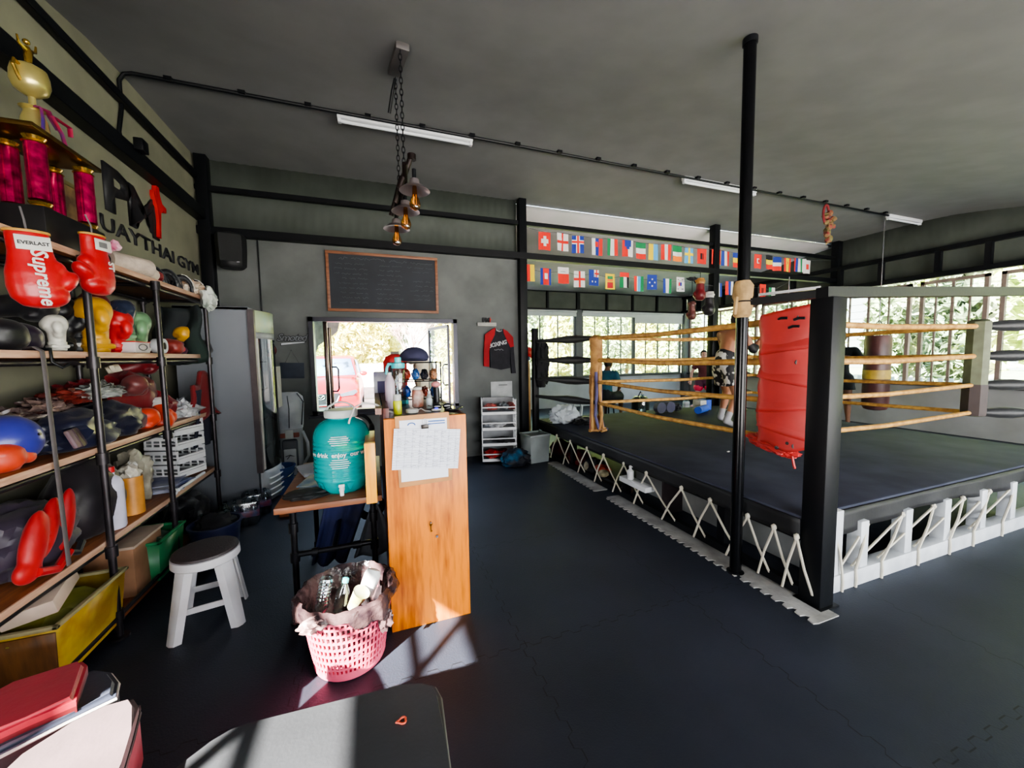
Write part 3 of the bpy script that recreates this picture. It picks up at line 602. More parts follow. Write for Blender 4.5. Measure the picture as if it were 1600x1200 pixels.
# ------------------------------------------------------------------ shelving unit
SX0, SX1 = -1.69, -1.30; S1, S2, S3, S4, S0 = 1.93, 1.455, .985, .51, .06
rackwood = woodm('rack_wood', (150, 92, 52), (96, 54, 30), 'Y', 4, .5, False)
edgew = woodm('rack_edge', (205, 168, 145), (170, 128, 105), 'Y', 5, .5, False)
pipe = mat('dark_pipe', (60, 56, 60), .35, .6, var=.2, scale=9)
t = thing('shelving_unit', 'long industrial pipe shelving unit with wooden boards full of gym gear along the left wall', 'shelving unit', (0, 0, 0))
YS0, YS1 = 1.25, 3.86
for z in (S1, S2, S3, S4):
    B().box(((SX0+SX1)/2, (YS0+YS1)/2, z-.0175), (SX1-SX0, YS1-YS0, .03), bev=.002).make('shelf_board', rackwood, t)
    B().box((SX1+.004, (YS0+YS1)/2, z-.0175), (.008, YS1-YS0, .03), bev=.001).make('board_edge', edgew, t)
    b = B(); b.cyl((SX1-.02, YS0, z-.052), (SX1-.02, YS1, z-.052), .014, n=10); b.cyl((SX0+.03, YS0, z-.052), (SX0+.03, YS1, z-.052), .014, n=10)
    for y in (1.5, 2.42, 3.05, 3.8): b.cyl((SX0+.03, y, z-.052), (SX1-.02, y, z-.052), .012, n=8)
    b.make('cross_pipe', pipe, t)
B().box(((SX0+SX1)/2, (YS0+YS1)/2, S0), (SX1-SX0, YS1-YS0, .03)).make('shelf_board', rackwood, t)
for y in (1.5, 2.42, 3.05, 3.8):
    for x in (SX1+.03, SX0+.02):
        b = B(); b.cyl((x, y, 0), (x, y, S1-.06 if x < -1.4 else S1-.03), .0155, n=12); b.cyl((x, y, 0), (x, y, .012), .04, n=14)
        for z in (S1-.055, S2-.055, S3-.055, S4-.055, .12): b.cyl((x, y, z-.028), (x, y, z+.028), .024, n=12)
        b.make('post', pipe, t)
for z in (.11,): B().cyl((SX1+.03, YS0, z), (SX1+.03, YS1, z), .012, n=8).make('base_pipe', pipe, t)
# pale strap hooked over the second shelf
y0 = ax(66, 560, SX1+.02).y
tag(B().tube([(SX1-.04, y0+.01, S2+.008), (SX1+.0, y0, S2+.012), (SX1+.022, y0, S2-.005), (SX1+.024, y0, S2-.05), (SX1+.026, y0+.005, 1.0), (SX1+.03, y0+.01, S4+.02)], .011, 8, flat=.4).make('hanging_strap', mat('grey_strap', (84, 78, 80), .6)), 'pale grey strap hooked over the second shelf and hanging down in front of the rack', 'strap')
b = B(); b.tube([(SX1-.03, y0+.05, S2+.006), (SX1+.018, y0+.05, S2+.006), (SX1+.02, y0+.05, S2-.05), (SX1+.04, y0+.07, S2-.075), (SX1+.05, y0+.09, S2-.06)], .006, 8)
tag(b.make('hook', black), 'small black hook on the edge of the second shelf', 'hook')

def ys(px, py=500, x=-1.42): return ax(px, py, x).y
# ------------------------------------------------------------------ top shelf
ty = 2.50
t = thing('trophy', 'tall trophy with gold cup, winged figure, pink columns and ribbon on the top shelf', 'trophy', (-1.44, ty, S1))
pk = mat('pink_foil', (226, 46, 110), .18, .75, var=.35, scale=22, col2=(120, 14, 50))
cupg = mat('cup_gold', (216, 200, 130), .3, .7, var=.1)
B().box((0, -.02, .075), (.26, .40, .15), bev=.004).make('base', mat('trophy_base', (24, 22, 26), .35), t)
for i, (x, y) in enumerate(((.08, -.15), (.08, .15), (-.06, -.07), (-.06, .19))):
    c = B().cyl((x, y, .19), (x, y, .43), .035, n=20).make('column', pk, t)
    for z in (.15, .43): B().lathe([(.022, 0), (.04, .006), (.03, .018), (.038, .03), (.02, .042)], (x, y, z-.002), 16).make('column_cap', gold, c)
B().box((0, .0, .485), (.24, .44, .022), bev=.004).make('deck', mat('deck_gold', (110, 84, 44), .25, .8), t)
B().lathe([(.05, .495), (.06, .51), (.05, .54), (.042, .6), (.032, .63), (.03, .64)], (0, 0, 0), 20).make('pedestal', cupg, t)
B().lathe([(.03, .64), (.045, .65), (.012, .665), (.012, .70), (.03, .71), (.055, .73), (.064, .76), (.062, .80), (.056, .825), (.03, .84), (.012, .85)], (0, 0, 0), 24).make('cup', cupg, t)
for s in (-1, 1): B().tube([(0, s*.058, .81), (0, s*.082, .815), (0, s*.088, .79), (0, s*.07, .76), (0, s*.05, .74)], .007, 8).make('cup_handle', gold, t)
b = B(); b.tube([(0, 0, .845), (0, 0, .87), (0, .005, .90), (0, .0, .925)], [.012, .014, .016, .008], 10); b.blob((0, 0, .943), (.013,)*3, sub=2); b.tube([(0, 0, .905), (0, .05, .93), (0, .055, .96)], [.01, .006, .004], 6); b.tube([(0, 0, .905), (0, -.045, .91), (0, -.05, .94)], [.01, .006, .004], 6); b.make('figure', gold, t)
rib = mat('ribbon', (70, 40, 120), .6, col2=(150, 30, 60), scale=10)
b = B(); b.tube([(.03, -.04, .645), (.05, 0, .65), (.03, .05, .648), (.045, .07, .6)], .012, 6, flat=.4)
b.tube([(.045, .03, .645), (.06, .06, .58), (.065, .08, .5)], .012, 6, flat=.3); b.tube([(.045, -.03, .645), (.06, -.05, .59), (.06, -.06, .52)], .012, 6, flat=.3); b.tube([(.04, .05, .65), (.06, .12, .64), (.055, .13, .60)], .012, 6, flat=.3)
b.make('ribbon', rib, t)
# second smaller pink trophy behind, paper bits
t = thing('small_trophy', 'smaller pink and gold trophy half hidden at the left edge of the top shelf', 'trophy', (-1.6, ty-.36, S1))
B().box((0, 0, .06), (.14, .14, .12), bev=.004).make('base', _M['trophy_base'], t)
B().cyl((0, 0, .12), (0, 0, .36), .035, n=18).make('column', pk, t); B().lathe([(.04, .36), (.05, .38), (.02, .4), (.04, .44), (.05, .5), (.03, .53)], (0, 0, 0), 18).make('cup', cupg, t)
fy = ax(104, 300, -1.66).y
t = thing('picture_frame', 'thin framed picture leaning on the wall behind the trophy', 'picture frame', (-1.655, fy, S1+.26), rot=(0, R(4), 0))
B().box((0, 0, 0), (.012, .36, .5)).make('print', mat('old_print', (150, 120, 84), .7, col2=(84, 60, 50), scale=9), t)
b = B()
for s in (-1, 1): b.box((.005, s*.18, 0), (.02, .02, .52)); b.box((.005, 0, s*.25), (.02, .38, .02))
b.make('frame', mat('frame_olive', (110, 98, 66), .5), t)
t = thing('flower_garland', 'pink and white paper flowers at the foot of the trophy', 'garland', (-1.33, ty+.17, S1))
b = B(); random.seed(4)
for i in range(7): b.blob((random.uniform(-.03, .03), random.uniform(-.04, .09), .03+random.uniform(0, .09)), (.028, .028, .024), .5, 3, 2, seed=i)
b.make('petals', mat('petal', (214, 170, 190), .8, col2=(190, 60, 110), scale=16), t)
B().tube([(.01, -.02, .06), (.04, -.03, .0), (.045, -.03, -.08)], .014, 6, flat=.3).make('ribbon', mat('lilac', (170, 150, 190), .7), t)
# wraps, gloves on top shelf
def roll(lab, px, py, x, r, L, m, rz=90, z=S1, core=True, grp=None, lift=0):
    y = ax(px, py, x).y; t = thing('fabric_roll', lab, 'roll', (x, y, z+r+lift), rot=(0, 0, R(rz)), group=grp)
    B().lathe([(r*.5, -L/2), (r*.96, -L/2), (r, -L/2+.006), (r, L/2-.006), (r*.96, L/2), (r*.5, L/2)], (0, 0, 0), 26, M=Matrix.Rotation(R(90), 4, 'Y'), cap=False).make('wrap', m, t)
    B().cyl((-L/2+.005, 0, 0), (L/2-.005, 0, 0), r*.52, n=20).make('core', mat('roll_core', (60, 54, 46), .9), t); return t
offw = mat('hand_wrap', (198, 182, 170), .9, var=.15, scale=14, bump=.4, bscale=60)
roll('beige cloth roll lying at the front edge of the top shelf', 200, 408, -1.36, .055, .24, offw, 68)
roll('cream cloth roll behind the beige roll on the top shelf', 184, 390, -1.46, .052, .20, mat('wrap2', (190, 184, 160), .9), 80)
roll('short pale cloth roll to the right of the beige roll on the top shelf', 228, 425, -1.36, .042, .12, offw, 80)
roll('ochre roll behind the pale cloth rolls beside the trophy', 168, 372, -1.55, .05, .12, mat('ochre', (150, 110, 40), .7), 20, lift=.05)
shin = pleather('shin_black', (22, 24, 28), .35)
for i, (px, x, lab, m) in enumerate(((243, -1.44, 'black padded shin guard, first from the rolls on the top shelf', shin), (264, -1.40, 'black padded shin guard, second from the rolls on the top shelf', shin), (287, -1.38, 'black padded shin guard with a white stripe near the end of the top shelf', blk), (306, -1.37, 'black and white padded guard at the right end of the row on the top shelf', shin))):
    y = ax(px, 440, x).y; t = thing('shin_guard', lab, 'shin guard', (x, y, S1+.045), rot=(R(-3), 0, R(12)), group=None); t.scale = (.95, .62, 1.5)
    b = B(); b.grid(lambda u, v: (.075*math.cos(PI*(v*1.1-.05))*(1-.25*u), -.17+.34*u, .075*math.sin(PI*(v*1.1-.05))*(1-.1*u)-.02), 12, 10); o = b.make('shell', m, t, solid=.022)
    b = B(); b.blob((0, .19, .0), (.06, .05, .035), .1); b.make('foot_pad', m, t)
    b = B()
    for q in (-.09, .05): b.tube([(.074*math.cos(PI*v/8)*(1.02), q, .078*math.sin(PI*v/8)-.018) for v in range(9)], .008, 6, flat=.5)
    b.make('strap', trim_w if i in (2, 3) else mat('strap_grey', (70, 70, 74), .6), t)
glove('small dark red glove lying at the front of the top shelf beside the shin guards', (-1.33, ys(252, 432, -1.33), S1+.05), (90, 0, 120), dred, trim_w, sc=.55)
o = bagmesh('plastic_bag', 'crumpled white and tan plastic bag hanging over the right end of the top shelf', 'plastic bag', (-1.36, 3.78, S1), (.09, .10, .07), mat('bag_tan', (200, 190, 176), .4, col2=(150, 110, 76), scale=7, bump=.4, bscale=20), .4, 3, fr=2.6)
b = B(); b.blob((0, 0, -.06), (.05, .07, .09), .5, 3, 3, seed=6); o2 = b.make('plastic_bag', mat('bag_white', (214, 216, 212), .35, col2=(150, 160, 150), scale=8)); o2.location = (-1.245, 3.80, S1+.03); tag(o2, 'white plastic bag drooping off the end of the top shelf beside the fridge', 'plastic bag')
# dark jacket hanging at the far end of the rack
t = thing('hanging_jacket', 'black and green jacket hanging at the far end of the rack below the top shelf', 'jacket', (-1.36, 3.73, S1-.09))
B().grid(lambda u, v: (-.22+.30*u+.02*math.sin(v*9), .0+.03*math.sin(u*11+v*3), -.44*v-.03*math.sin(u*PI)), 16, 12).make('cloth', mat('jacket_black', (26, 30, 34), .85, col2=(20, 40, 34), scale=3), t, solid=.02)

# hanging red gloves
def lettering(txt, size, par, M, m, name, bold=0., shear=0.):
    B().add_mesh(textmesh(txt, size, .0012, bold=bold, shear=shear, align='CENTER'), M).make(name, m, par)
redg = pleather('glossy_red', (184, 18, 28), .3, .06)
def hang_glove(lab, loc, rot, sc, words, flip=1):
    t = thing('boxing_glove', lab, 'boxing glove', loc, rot=tuple(R(v) for v in rot)); t.scale = (sc,)*3
    # local: x sideways (thumb +x*flip), y outwards = front face, z up, cuff on top
    b = B(); b.lathe([(.062, .0), (.066, -.01), (.068, -.09), (.075, -.13), (.088, -.18), (.092, -.24), (.085, -.29), (.055, -.325), (.02, -.335)], (0, 0, 0), 26, sy=.62)
    b.blob((.02*flip, .0, -.275), (.075, .055, .06)); b.blob((.088*flip, 0, -.215), (.034, .04, .062), rot=(0, R(38*flip), 0)); b.blob((.06*flip, 0, -.16), (.04, .036, .045))
    o = remesh(b.make('padding', redg, t), .006, 4)
    B().lathe([(.066, .004), (.070, .002), (.070, -.008), (.066, -.008)], (0, 0, 0), 26, sy=.62).make('cuff_binding', mat('gold_binding', (200, 150, 70), .6), t)
    B().box((-.004, .0445, -.055), (.105, .004, .062), bev=.002).make('label_patch', trim_w, t)
    if words:
        lettering('EVERLAST', .021, t, Matrix(((-1, 0, 0, -.004), (0, 0, 1, .0475), (0, 1, 0, -.063), (0, 0, 0, 1))), blk, 'patch_lettering', .0006)
        lettering('Supreme', .068, t, Matrix(((-0., -1, 0, .02), (0, 0, 1, .0), (-1, 0, 0, -.215), (0, 0, 0, 1))) if 0 else Matrix(((0, -1, 0, .012), (0, 0, 1, .0625), (-1, 0, 0, -.205), (0, 0, 0, 1))), trim_w, 'lettering', .0015, .15)
    else:
        B().box((0, .0475, -.055), (.05, .002, .03)).make('patch_emblem', mat('grey_emblem', (110, 110, 112), .6), t)
        lettering('ST', .05, t, Matrix(((0, -1, 0, .0), (0, 0, 1, .0625), (-1, 0, 0, -.17), (0, 0, 0, 1))), trim_w, 'lettering', .001)
    B().tube([(0, 0, -.01), (0, 0, .05), (-.0, -.02, .11)], .004, 6).make('lace', mat('lace_grey', (110, 106, 108), .7), t)
    return t
g1 = ax(44, 362, -1.22); g2 = ax(138, 366, -1.24)
hang_glove('large red boxing glove with white lettering hanging at the left from the top shelf', (-1.225, g1.y, g1.z), (0, 4, -138), .86, True, -1)
hang_glove('red boxing glove with a square white patch hanging beside the lettered glove', (-1.232, g2.y+.01, g2.z), (0, 3, -100), .84, False, 1)

# ------------------------------------------------------------------ second shelf (z S2)
def G(lab, px, x, zl, rot, m, c=None, s=None, sc=1., py=520): return glove(lab, (x, ys(px, py, x), zl), rot, m, c, s, sc)
G('black boxing glove lying palm down at the far left of the second shelf', 8, -1.40, S2+.062, (90, 0, 60), blk, sc=1.05)
G('dark purple glove lying beside the white glove on the second shelf', 42, -1.38, S2+.062, (92, 10, 70), pleather('dk_purple', (40, 30, 48), .3), blk, s=mat('silver_strap', (120, 118, 130), .4))
G('black glove piled on the two dark gloves on the second shelf', 28, -1.46, S2+.175, (80, 0, 100), blk)
G('black glove leaning behind the white glove on the second shelf', 92, -1.52, S2+.0, (-8, 0, 20), blk, sc=1.1)
G('black glove with a grey stripe behind the nearest rack post on the second shelf', 118, -1.50, S2+.0, (-10, 5, 30), blk, s=trim_w, sc=1.12)
t = G('small white training glove standing on its cuff at the front of the second shelf', 88, -1.345, S2+.002, (0, 0, -40), wht, wht, sc=.60)
t = G('yellow boxing glove standing upright on the second shelf', 149, -1.42, S2+.0, (0, 0, -30), yel, yel, yel, 1.12)
G('yellow glove behind the standing yellow one on the second shelf', 138, -1.54, S2, (0, 0, 10), yel, yel, yel, 1.15)
G('red boxing glove between the yellow and navy gloves on the second shelf', 176, -1.44, S2+.0, (0, 12, -20), red, red, sc=.95)
gy = ys(203, 535, -1.39)
t = thing('product_box', 'white box with a red rim and oval print under the navy glove', 'box', (-1.395, gy, S2+.0))
B().box((0, 0, .032), (.13, .16, .064), bev=.003).make('carton', mat('carton_white', (206, 196, 196), .6), t); B().box((0, 0, .066), (.135, .165, .006)).make('lid_rim', red, t)
b = B(); b.tube([(.0665, .045*math.cos(a*PI/10), .034+.018*math.sin(a*PI/10)) for a in range(20)], .003, 5, closed=True); b.make('oval_print', mat('print_grey', (90, 90, 92), .6), t)
glove('shiny navy boxing glove standing on the white box', (-1.40, gy-.02, S2+.07), (0, 0, -60), pleather('shiny_navy', (38, 46, 68), .2), grn, sc=.92)
glove('pale green glove with a white cuff beside the navy glove', (-1.41, gy+.12, S2+.0), (0, 8, -40), grn, trim_w, sc=.98)
glove('red glove lying on top at the back above the navy glove', (-1.57, gy-.1, S2+.2), (60, 0, 80), dred, sc=.9)
b = B(); b.blob((0, 0, .11), (.09, .2, .14), .2, 3, 3, seed=9, flat=.8); o = b.make('black_bag', pleather('bagblk', (22, 22, 28), .6)); o.location = (-1.57, gy-.35, S2); tag(o, 'black soft bag stuffed behind the yellow gloves on the second shelf', 'bag')
roll('white and black tape roll with its ring facing out on the second shelf', 249, 540, -1.36, .05, .06, mat('tape_white', (214, 214, 218), .5), 0, S2)
glove('red glove lying behind the tape roll on the second shelf', (-1.45, ys(262, 530, -1.45), S2+.055), (90, 0, 20), red, mauve, sc=.95)
glove('yellow glove lying on top of the red gloves on the second shelf', (-1.44, ys(278, 520, -1.44), S2+.15), (85, 0, 60), yel, yel, sc=.85)
glove('red brown glove under the yellow one on the second shelf', (-1.37, ys(276, 540, -1.37), S2+.052), (90, 0, 90), pleather('brick', (140, 50, 44)), sc=.9)
roll('mauve rolled pad on the second shelf right of the red brown glove', 296, 540, -1.38, .05, .1, mauve, 60, S2)
glove('black boxing glove at the right end of the second shelf', (-1.38, ys(318, 535, -1.38), S2+.06), (90, 0, 50), blk, sc=1.1)
glove('dark grey glove at the back of the right end of the second shelf', (-1.52, ys(322, 535, -1.5), S2+.06), (90, 0, 100), pleather('dkgrey', (54, 54, 60)), sc=1.15)
glove('black glove on top of the pile at the right end of the second shelf', (-1.44, ys(326, 515, -1.44), S2+.17), (88, 0, 70), blk, sc=.9)

# ------------------------------------------------------------------ third shelf (z S3)
by = ax(40, 672, -1.34).y
t = thing('exercise_ball', 'glossy blue ball at the left end of the third shelf', 'ball', (-1.405, by, S3+.105)); B().blob((0, 0, 0), (.105,)*3, sub=4).make('shell', blue, t); B().cyl((.1, 0, .02), (.108, 0, .022), .006, n=10).make('valve', blk, t)
glove('red glove beside the blue ball at the left edge of the third shelf', (-1.38, ys(4, 650, -1.38), S3+.055), (90, 0, 40), org, sc=.9)
bagmesh('sports_bag', 'big dark navy sports bag lying on the third shelf behind the nearest posts', 'bag', (-1.43, ys(110, 680, -1.43), S3), (.15, .23, .115), pleather('navy_bag', (28, 32, 56), .35), .22, 5)
bagmesh('sports_bag', 'second navy bag with the brown patch at the right of the third shelf bags', 'bag', (-1.43, ys(165, 670, -1.43), S3), (.14, .21, .12), pleather('navy_bag2', (24, 26, 44), .4), .25, 8)
t = thing('leather_patch', 'brown square pouch lying on the navy bag', 'pouch', (-1.30, ys(118, 680, -1.3), S3+.07), rot=(0, R(70), R(10))); B().box((0, 0, 0), (.09, .1, .02), bev=.008).make('pouch', mat('brown_pouch', (104, 84, 92), .6), t); B().box((0, 0, .012), (.09, .03, .004)).make('flap', mat('brown_dark', (70, 52, 58), .6), t)
glove('red glove peeking out of the navy bags beside the second post', (-1.36, ys(222, 652, -1.36), S3+.06), (88, 0, 150), org, trim_w, sc=.95)
bagmesh('red_bag', 'dark red duffel bag at the back of the third shelf', 'bag', (-1.52, ys(195, 600, -1.52), S3+.0), (.13, .26, .22), dred, .2, 11)
glove('red glove on top of the dark red duffel bag', (-1.50, ys(215, 600, -1.5), S3+.34), (70, 0, 120), dred, cream, sc=1)
glove('cream cuffed glove leaning on the red duffel bag', (-1.42, ys(200, 605, -1.42), S3+.20), (60, 20, 60), pleather('rosewood', (110, 54, 54)), cream, sc=.85)
for i, (px, x, zz, m, lab) in enumerate(((70, -1.52, .20, mat('foil_a', (130, 110, 104), .25, col2=(50, 34, 38), scale=18), 'crinkled brown plastic packet on top of the navy bag'), (105, -1.5, .235, mat('foil_b', (120, 44, 36), .3, col2=(50, 30, 30), scale=14), 'red and brown packet on top of the navy bag'), (155, -1.44, .25, mat('foil_c', (176, 180, 176), .2, col2=(70, 70, 70), scale=20), 'clear plastic wrapped gear on top of the second navy bag'), (12, -1.54, .16, mat('foil_d', (150, 140, 136), .25, col2=(60, 30, 34), scale=20), 'crumpled shiny packet behind the blue ball'), (130, -1.58, .26, dred, 'dark red folded pad at the back of the third shelf'))):
    bagmesh('plastic_packet', lab, 'packet', (x, ys(px, 620, x), S3+zz-.03), (.08, .13, .05), m, .5, 20+i, fr=3.5)
glove('orange red glove hanging in the pile left of the third post', (-1.38, ys(243, 600, -1.38), S3+.16), (150, 0, 40), org, trim_w, sc=.8)
bagmesh('red_pad', 'dark red crumpled gear below the orange glove behind the second post', 'pad', (-1.46, ys(240, 640, -1.46), S3), (.11, .12, .13), pleather('crimson', (130, 30, 40)), .3, 31)
# red and navy jacket hanging from shelf two
t = thing('hanging_jacket', 'red and navy jacket hanging between the third post and the rack end', 'jacket', (-1.345, ys(312, 600, -1.345), 1.33))
B().grid(lambda u, v: (.03*math.sin(u*9+v*4)*(v+.2), -.30+.60*u-.06*(1-v)*(u-.5)*4, -.02-.36*v-.22*abs(u-.45)*(1-v)-.05*math.sin(u*7)), 18, 12).make('cloth_panel', pleather('jacket_red', (120, 24, 28), .8), t, solid=.03)
B().grid(lambda u, v: (.035+.02*math.sin(u*8+v*4), -.2+.32*u, -.16-.45*v), 14, 10).make('lining', mat('jacket_navy', (34, 36, 52), .85), t, solid=.02)

# ------------------------------------------------------------------ fourth shelf (z S4)
def letter_tray(lab, x, y, z, w, d, h, sc=1., ang=0., grp=None):
    "white stacking basket: open front, slatted sides"
    t = thing('stacking_basket', lab, 'basket', (x, y, z), rz=ang, group=grp)
    b = B(); b.box((0, 0, .008), (w, d, .012)); b.box((-0, d/2, h*.5), (w, .008, h*.9)); b.make('tray', mat('basket_grey', (150, 152, 156), .5), t)
    b = B()
    for s in (-1, 1):
        for k in range(5): b.box((s*w/2, -d/2+.005+(d-.01)*k/4, h/2), (.008, .010, h-.02))
        for k in (1, 2, 3): b.box((s*w/2, 0, h*k/4), (.007, d, .007))
        b.box((s*w/2, 0, h-.012), (.012, d, .02)); b.box((s*w/2, 0, .014), (.012, d, .02))
    b.box((0, -d/2, .02), (w, .01, .036)); b.box((0, -d/2, h*.48), (w, .01, .014)); b.make('slatted_side', whitep, t); return t
cy = ax(284, 690, -1.40).y
for k in range(4): letter_tray('small white stacking basket on the fourth shelf, %s of four' % ['lowest', 'second', 'third', 'topmost'][k], -1.44, cy, S4+.03+k*.105, .24, .24, .1, ang=R(70))
bagmesh('plastic_bag', 'crumpled clear and white plastic bag on top of the small basket stack', 'plastic bag', (-1.40, cy, S4+.455), (.11, .13, .09), mat('bag_grey', (196, 198, 200), .3, col2=(110, 112, 118), scale=8, bump=.6, bscale=18), .5, 41, fr=3)
t = thing('red_sandals', 'red and black glove shaped pad standing on edge on the fourth shelf', 'training mitt', (-1.335, ys(66, 800, -1.335), S4+.0))
b = B(); b.blob((0, -.06, .15), (.035, .05, .14), .05, rot=(R(-22), 0, 0)); b.blob((0, .02, .19), (.032, .035, .13), .05, rot=(R(-24), 0, 0)); b.blob((0, -.10, .06), (.03, .06, .05)); o = remesh(b.make('mitt', pleather('mitt_red', (190, 24, 30), .5), t), .008)
B().tube([(.03, -.1, .05), (.04, -.02, .02), (.035, .06, .06)], .018, 8).make('wrist_band', redg, t)
t.name = 'focus_mitt'
t = thing('focus_mitt', 'second red padded mitt leaning against the first on the fourth shelf', 'training mitt', (-1.33, ys(100, 790, -1.33), S4))
remesh(B().blob((0, 0, .19), (.028, .038, .14), .05, rot=(R(-18), 0, 0)).make('mitt', pleather('mitt_red2', (176, 26, 32), .5), t), .008); B().tube([(.02, -.04, .05), (.03, 0, .03), (.02, .05, .06)], .014, 8).make('wrist_band', blk, t)
bagmesh('black_backpack', 'black rounded backpack on the fourth shelf behind the nearest post', 'backpack', (-1.44, ys(135, 790, -1.44), S4), (.13, .20, .22), pleather('bp_black', (36, 32, 38), .5), .1, 51, flat=.8)
bagmesh('dark_bag', 'dark violet bag filling the left end of the fourth shelf', 'bag', (-1.48, ys(20, 800, -1.48), S4), (.16, .25, .16), pleather('bp_violet', (58, 50, 66), .5), .2, 52, flat=.8)
yb2 = ys(181, 780, -1.33)
t = thing('white_container', 'tall white plastic bottle on the fourth shelf right of the backpack', 'bottle', (-1.345, yb2, S4)); B().lathe([(.045, 0), (.05, .01), (.05, .24), (.04, .27), (.018, .29), (.018, .31)], (0, 0, 0), 24).make('body', mat('milky', (206, 204, 222), .35), t); B().cyl((0, 0, .305), (0, 0, .335), .02, n=16).make('cap', red, t)
t = thing('wooden_roll', 'wrapped yellow wooden looking roll standing on the fourth shelf', 'roll', (-1.37, ys(206, 775, -1.37), S4)); B().cyl((0, 0, 0), (0, 0, .22), .055, n=24).make('roll', mat('honey', (206, 142, 66), .4, var=.2), t); B().blob((0, 0, .24), (.05, .05, .05), .4).make('wrapper', mat('wrapper', (200, 196, 184), .25, col2=(130, 120, 108), scale=9), t)
bagmesh('plastic_packet', 'clear plastic wrapped bundle behind the yellow roll', 'packet', (-1.47, ys(205, 730, -1.47), S4), (.09, .12, .17), mat('wrapper2', (170, 166, 150), .25, col2=(110, 104, 92), scale=9), .35, 61, flat=.9)
b = B(); random.seed(5)
for k in range(7): b.box((random.uniform(-.02, .02), random.uniform(-.03, .03), .004+k*.007), (.21, .28, .006), rot=(0, 0, random.uniform(-.3, .3)))
o = b.make('magazine_pile', mat('magazines', (150, 152, 168), .5, col2=(60, 74, 130), scale=5)); o.location = (-1.42, ys(255, 765, -1.42), S4); tag(o, 'untidy pile of magazines and leaflets on the fourth shelf', 'papers', kind='stuff')
t = thing('power_strip', 'white tube lying along the edge of the fourth shelf with a loop at its end', 'tube', (-1.29, ys(300, 740, -1.29), S4+.012)); B().cyl((0, -.22, 0), (0, .2, 0), .012, n=10).make('rod', whitep, t); B().tube([(0, -.27+.035*math.cos(a*PI/6), .0+.02*math.sin(a*PI/6)) for a in range(12)], .006, 6, closed=True).make('loop', whitep, t); t.name = 'white_rod'

# ------------------------------------------------------------------ bottom shelf
def tub(name, lab, loc, w, d, h, m, lidm=None, rz=0., fill=None):
    t = thing(name, lab, 'storage box', loc, rz=rz)
    b = B(); b.prism([(-w/2, -d/2), (w/2, -d/2), (w/2, d/2), (-w/2, d/2)], h); 
    top = [f for f in b.bm.faces if f.normal.z > .9 or all(abs(v.co.z-h) < 1e-5 for v in f.verts)]; bmesh.ops.delete(b.bm, geom=top, context='FACES')
    for v in b.bm.verts:
        if v.co.z < .01: v.co.x *= .88; v.co.y *= .88
    b.make('body', m, t, solid=.006)
    b = B()
    for s in (-1, 1): b.box((s*w/2, 0, h), (.02, d+.02, .016), bev=.004); b.box((0, s*d/2, h), (w+.02, .02, .016), bev=.004)
    b.make('rim', lidm or m, t); 
    if fill: B().blob((0, 0, h*.75), (w*.45, d*.45, h*.28), .25, 3, 3, seed=3).make('contents', fill, t)
    return t
tb_ = tub('storage_tub', 'yellow and wood coloured storage tub with papers on the bottom shelf at the far left', (-1.42, ys(78, 960, -1.42)-.02, S0+.016), .34, .46, .26, mat('tub_yellow', (206, 178, 40), .4, col2=(170, 130, 40)), mat('rim_pale', (170, 160, 120), .4), fill=mat('tub_fill', (150, 150, 60), .5, col2=(110, 110, 50)))
B().grid(lambda u, v: ((u-.5)*.34*(.88+.12*v)-.0, -.23*(.88+.12*v)-.008, .005+.235*v), 4, 4).make('end_panel', woodm('tub_wood', (126, 84, 44), (84, 54, 28), 'Z', 3, .5, False), tb_, solid=.006)
t = thing('paper_box', 'opened beige paper box lying on the yellow tub', 'box', (-1.38, ys(60, 900, -1.38), S0+.34), rot=(R(8), R(-10), R(12))); B().box((0, 0, 0), (.16, .24, .06), bev=.004).make('carton', mat('beige_card', (206, 184, 168), .7), t); B().box((.02, .06, .035), (.1, .16, .006), rot=(0, R(14), 0)).make('flap', mat('beige_card2', (190, 168, 150), .7), t)
t = thing('cardboard_box', 'flat cardboard box with a pinkish edge standing by the second post on the bottom shelf', 'box', (-1.42, ys(205, 890, -1.40), S0+.016)); B().box((0, 0, .14), (.22, .3, .28), bev=.004).make('carton', mat('cardboard', (168, 126, 96), .8), t); B().box((0, 0, .287), (.24, .32, .014)).make('lid', mat('card_pale', (198, 176, 158), .8), t)
tub('storage_tub', 'green plastic storage box on the bottom shelf right of the cardboard box', (-1.40, ys(238, 900, -1.36)+.02, S0+.016), .3, .32, .24, mat('tub_green', (56, 150, 96), .4), fill=mat('tub_fill2', (60, 90, 70), .6))
bagmesh('black_bag', 'black bag on the bottom shelf between the boxes and the far post', 'bag', (-1.46, ys(290, 800, -1.46), S0+.016), (.13, .22, .17), blk, .25, 71)
# ------------------------------------------------------------------ counter
pine = woodm('pine', (214, 124, 18), (136, 62, 6), 'Z', 3.4, .4, True, 1.6)
pine_b = woodm('pine_bright', (250, 180, 50), (226, 142, 30), 'Z', 5, .35, False)
darkw = woodm('maroon_wood', (92, 44, 36), (56, 26, 24), 'Y', 3, .4, False)
CX0, CX1, CY0, CY1, CZ = .035, .445, 1.95, 3.86, 1.10
t = thing('reception_counter', 'tall wooden counter with a knotty golden pine end panel in the middle of the room', 'counter', (CX0, CY0, 0))
W, D = CX1-CX0, CY1-CY0
B().box((W/2, .015, (CZ-.0)/2), (W, .03, CZ), bev=.003).make('end_panel', pine, t)
B().box((.014, D/2+.02, CZ/2+.03), (.028, D-.04, CZ+.04), bev=.002).make('side_panel', darkw, t)
B().box((W-.014, D/2+.02, CZ/2), (.028, D-.04, CZ), bev=.002).make('front_panel', darkw, t)
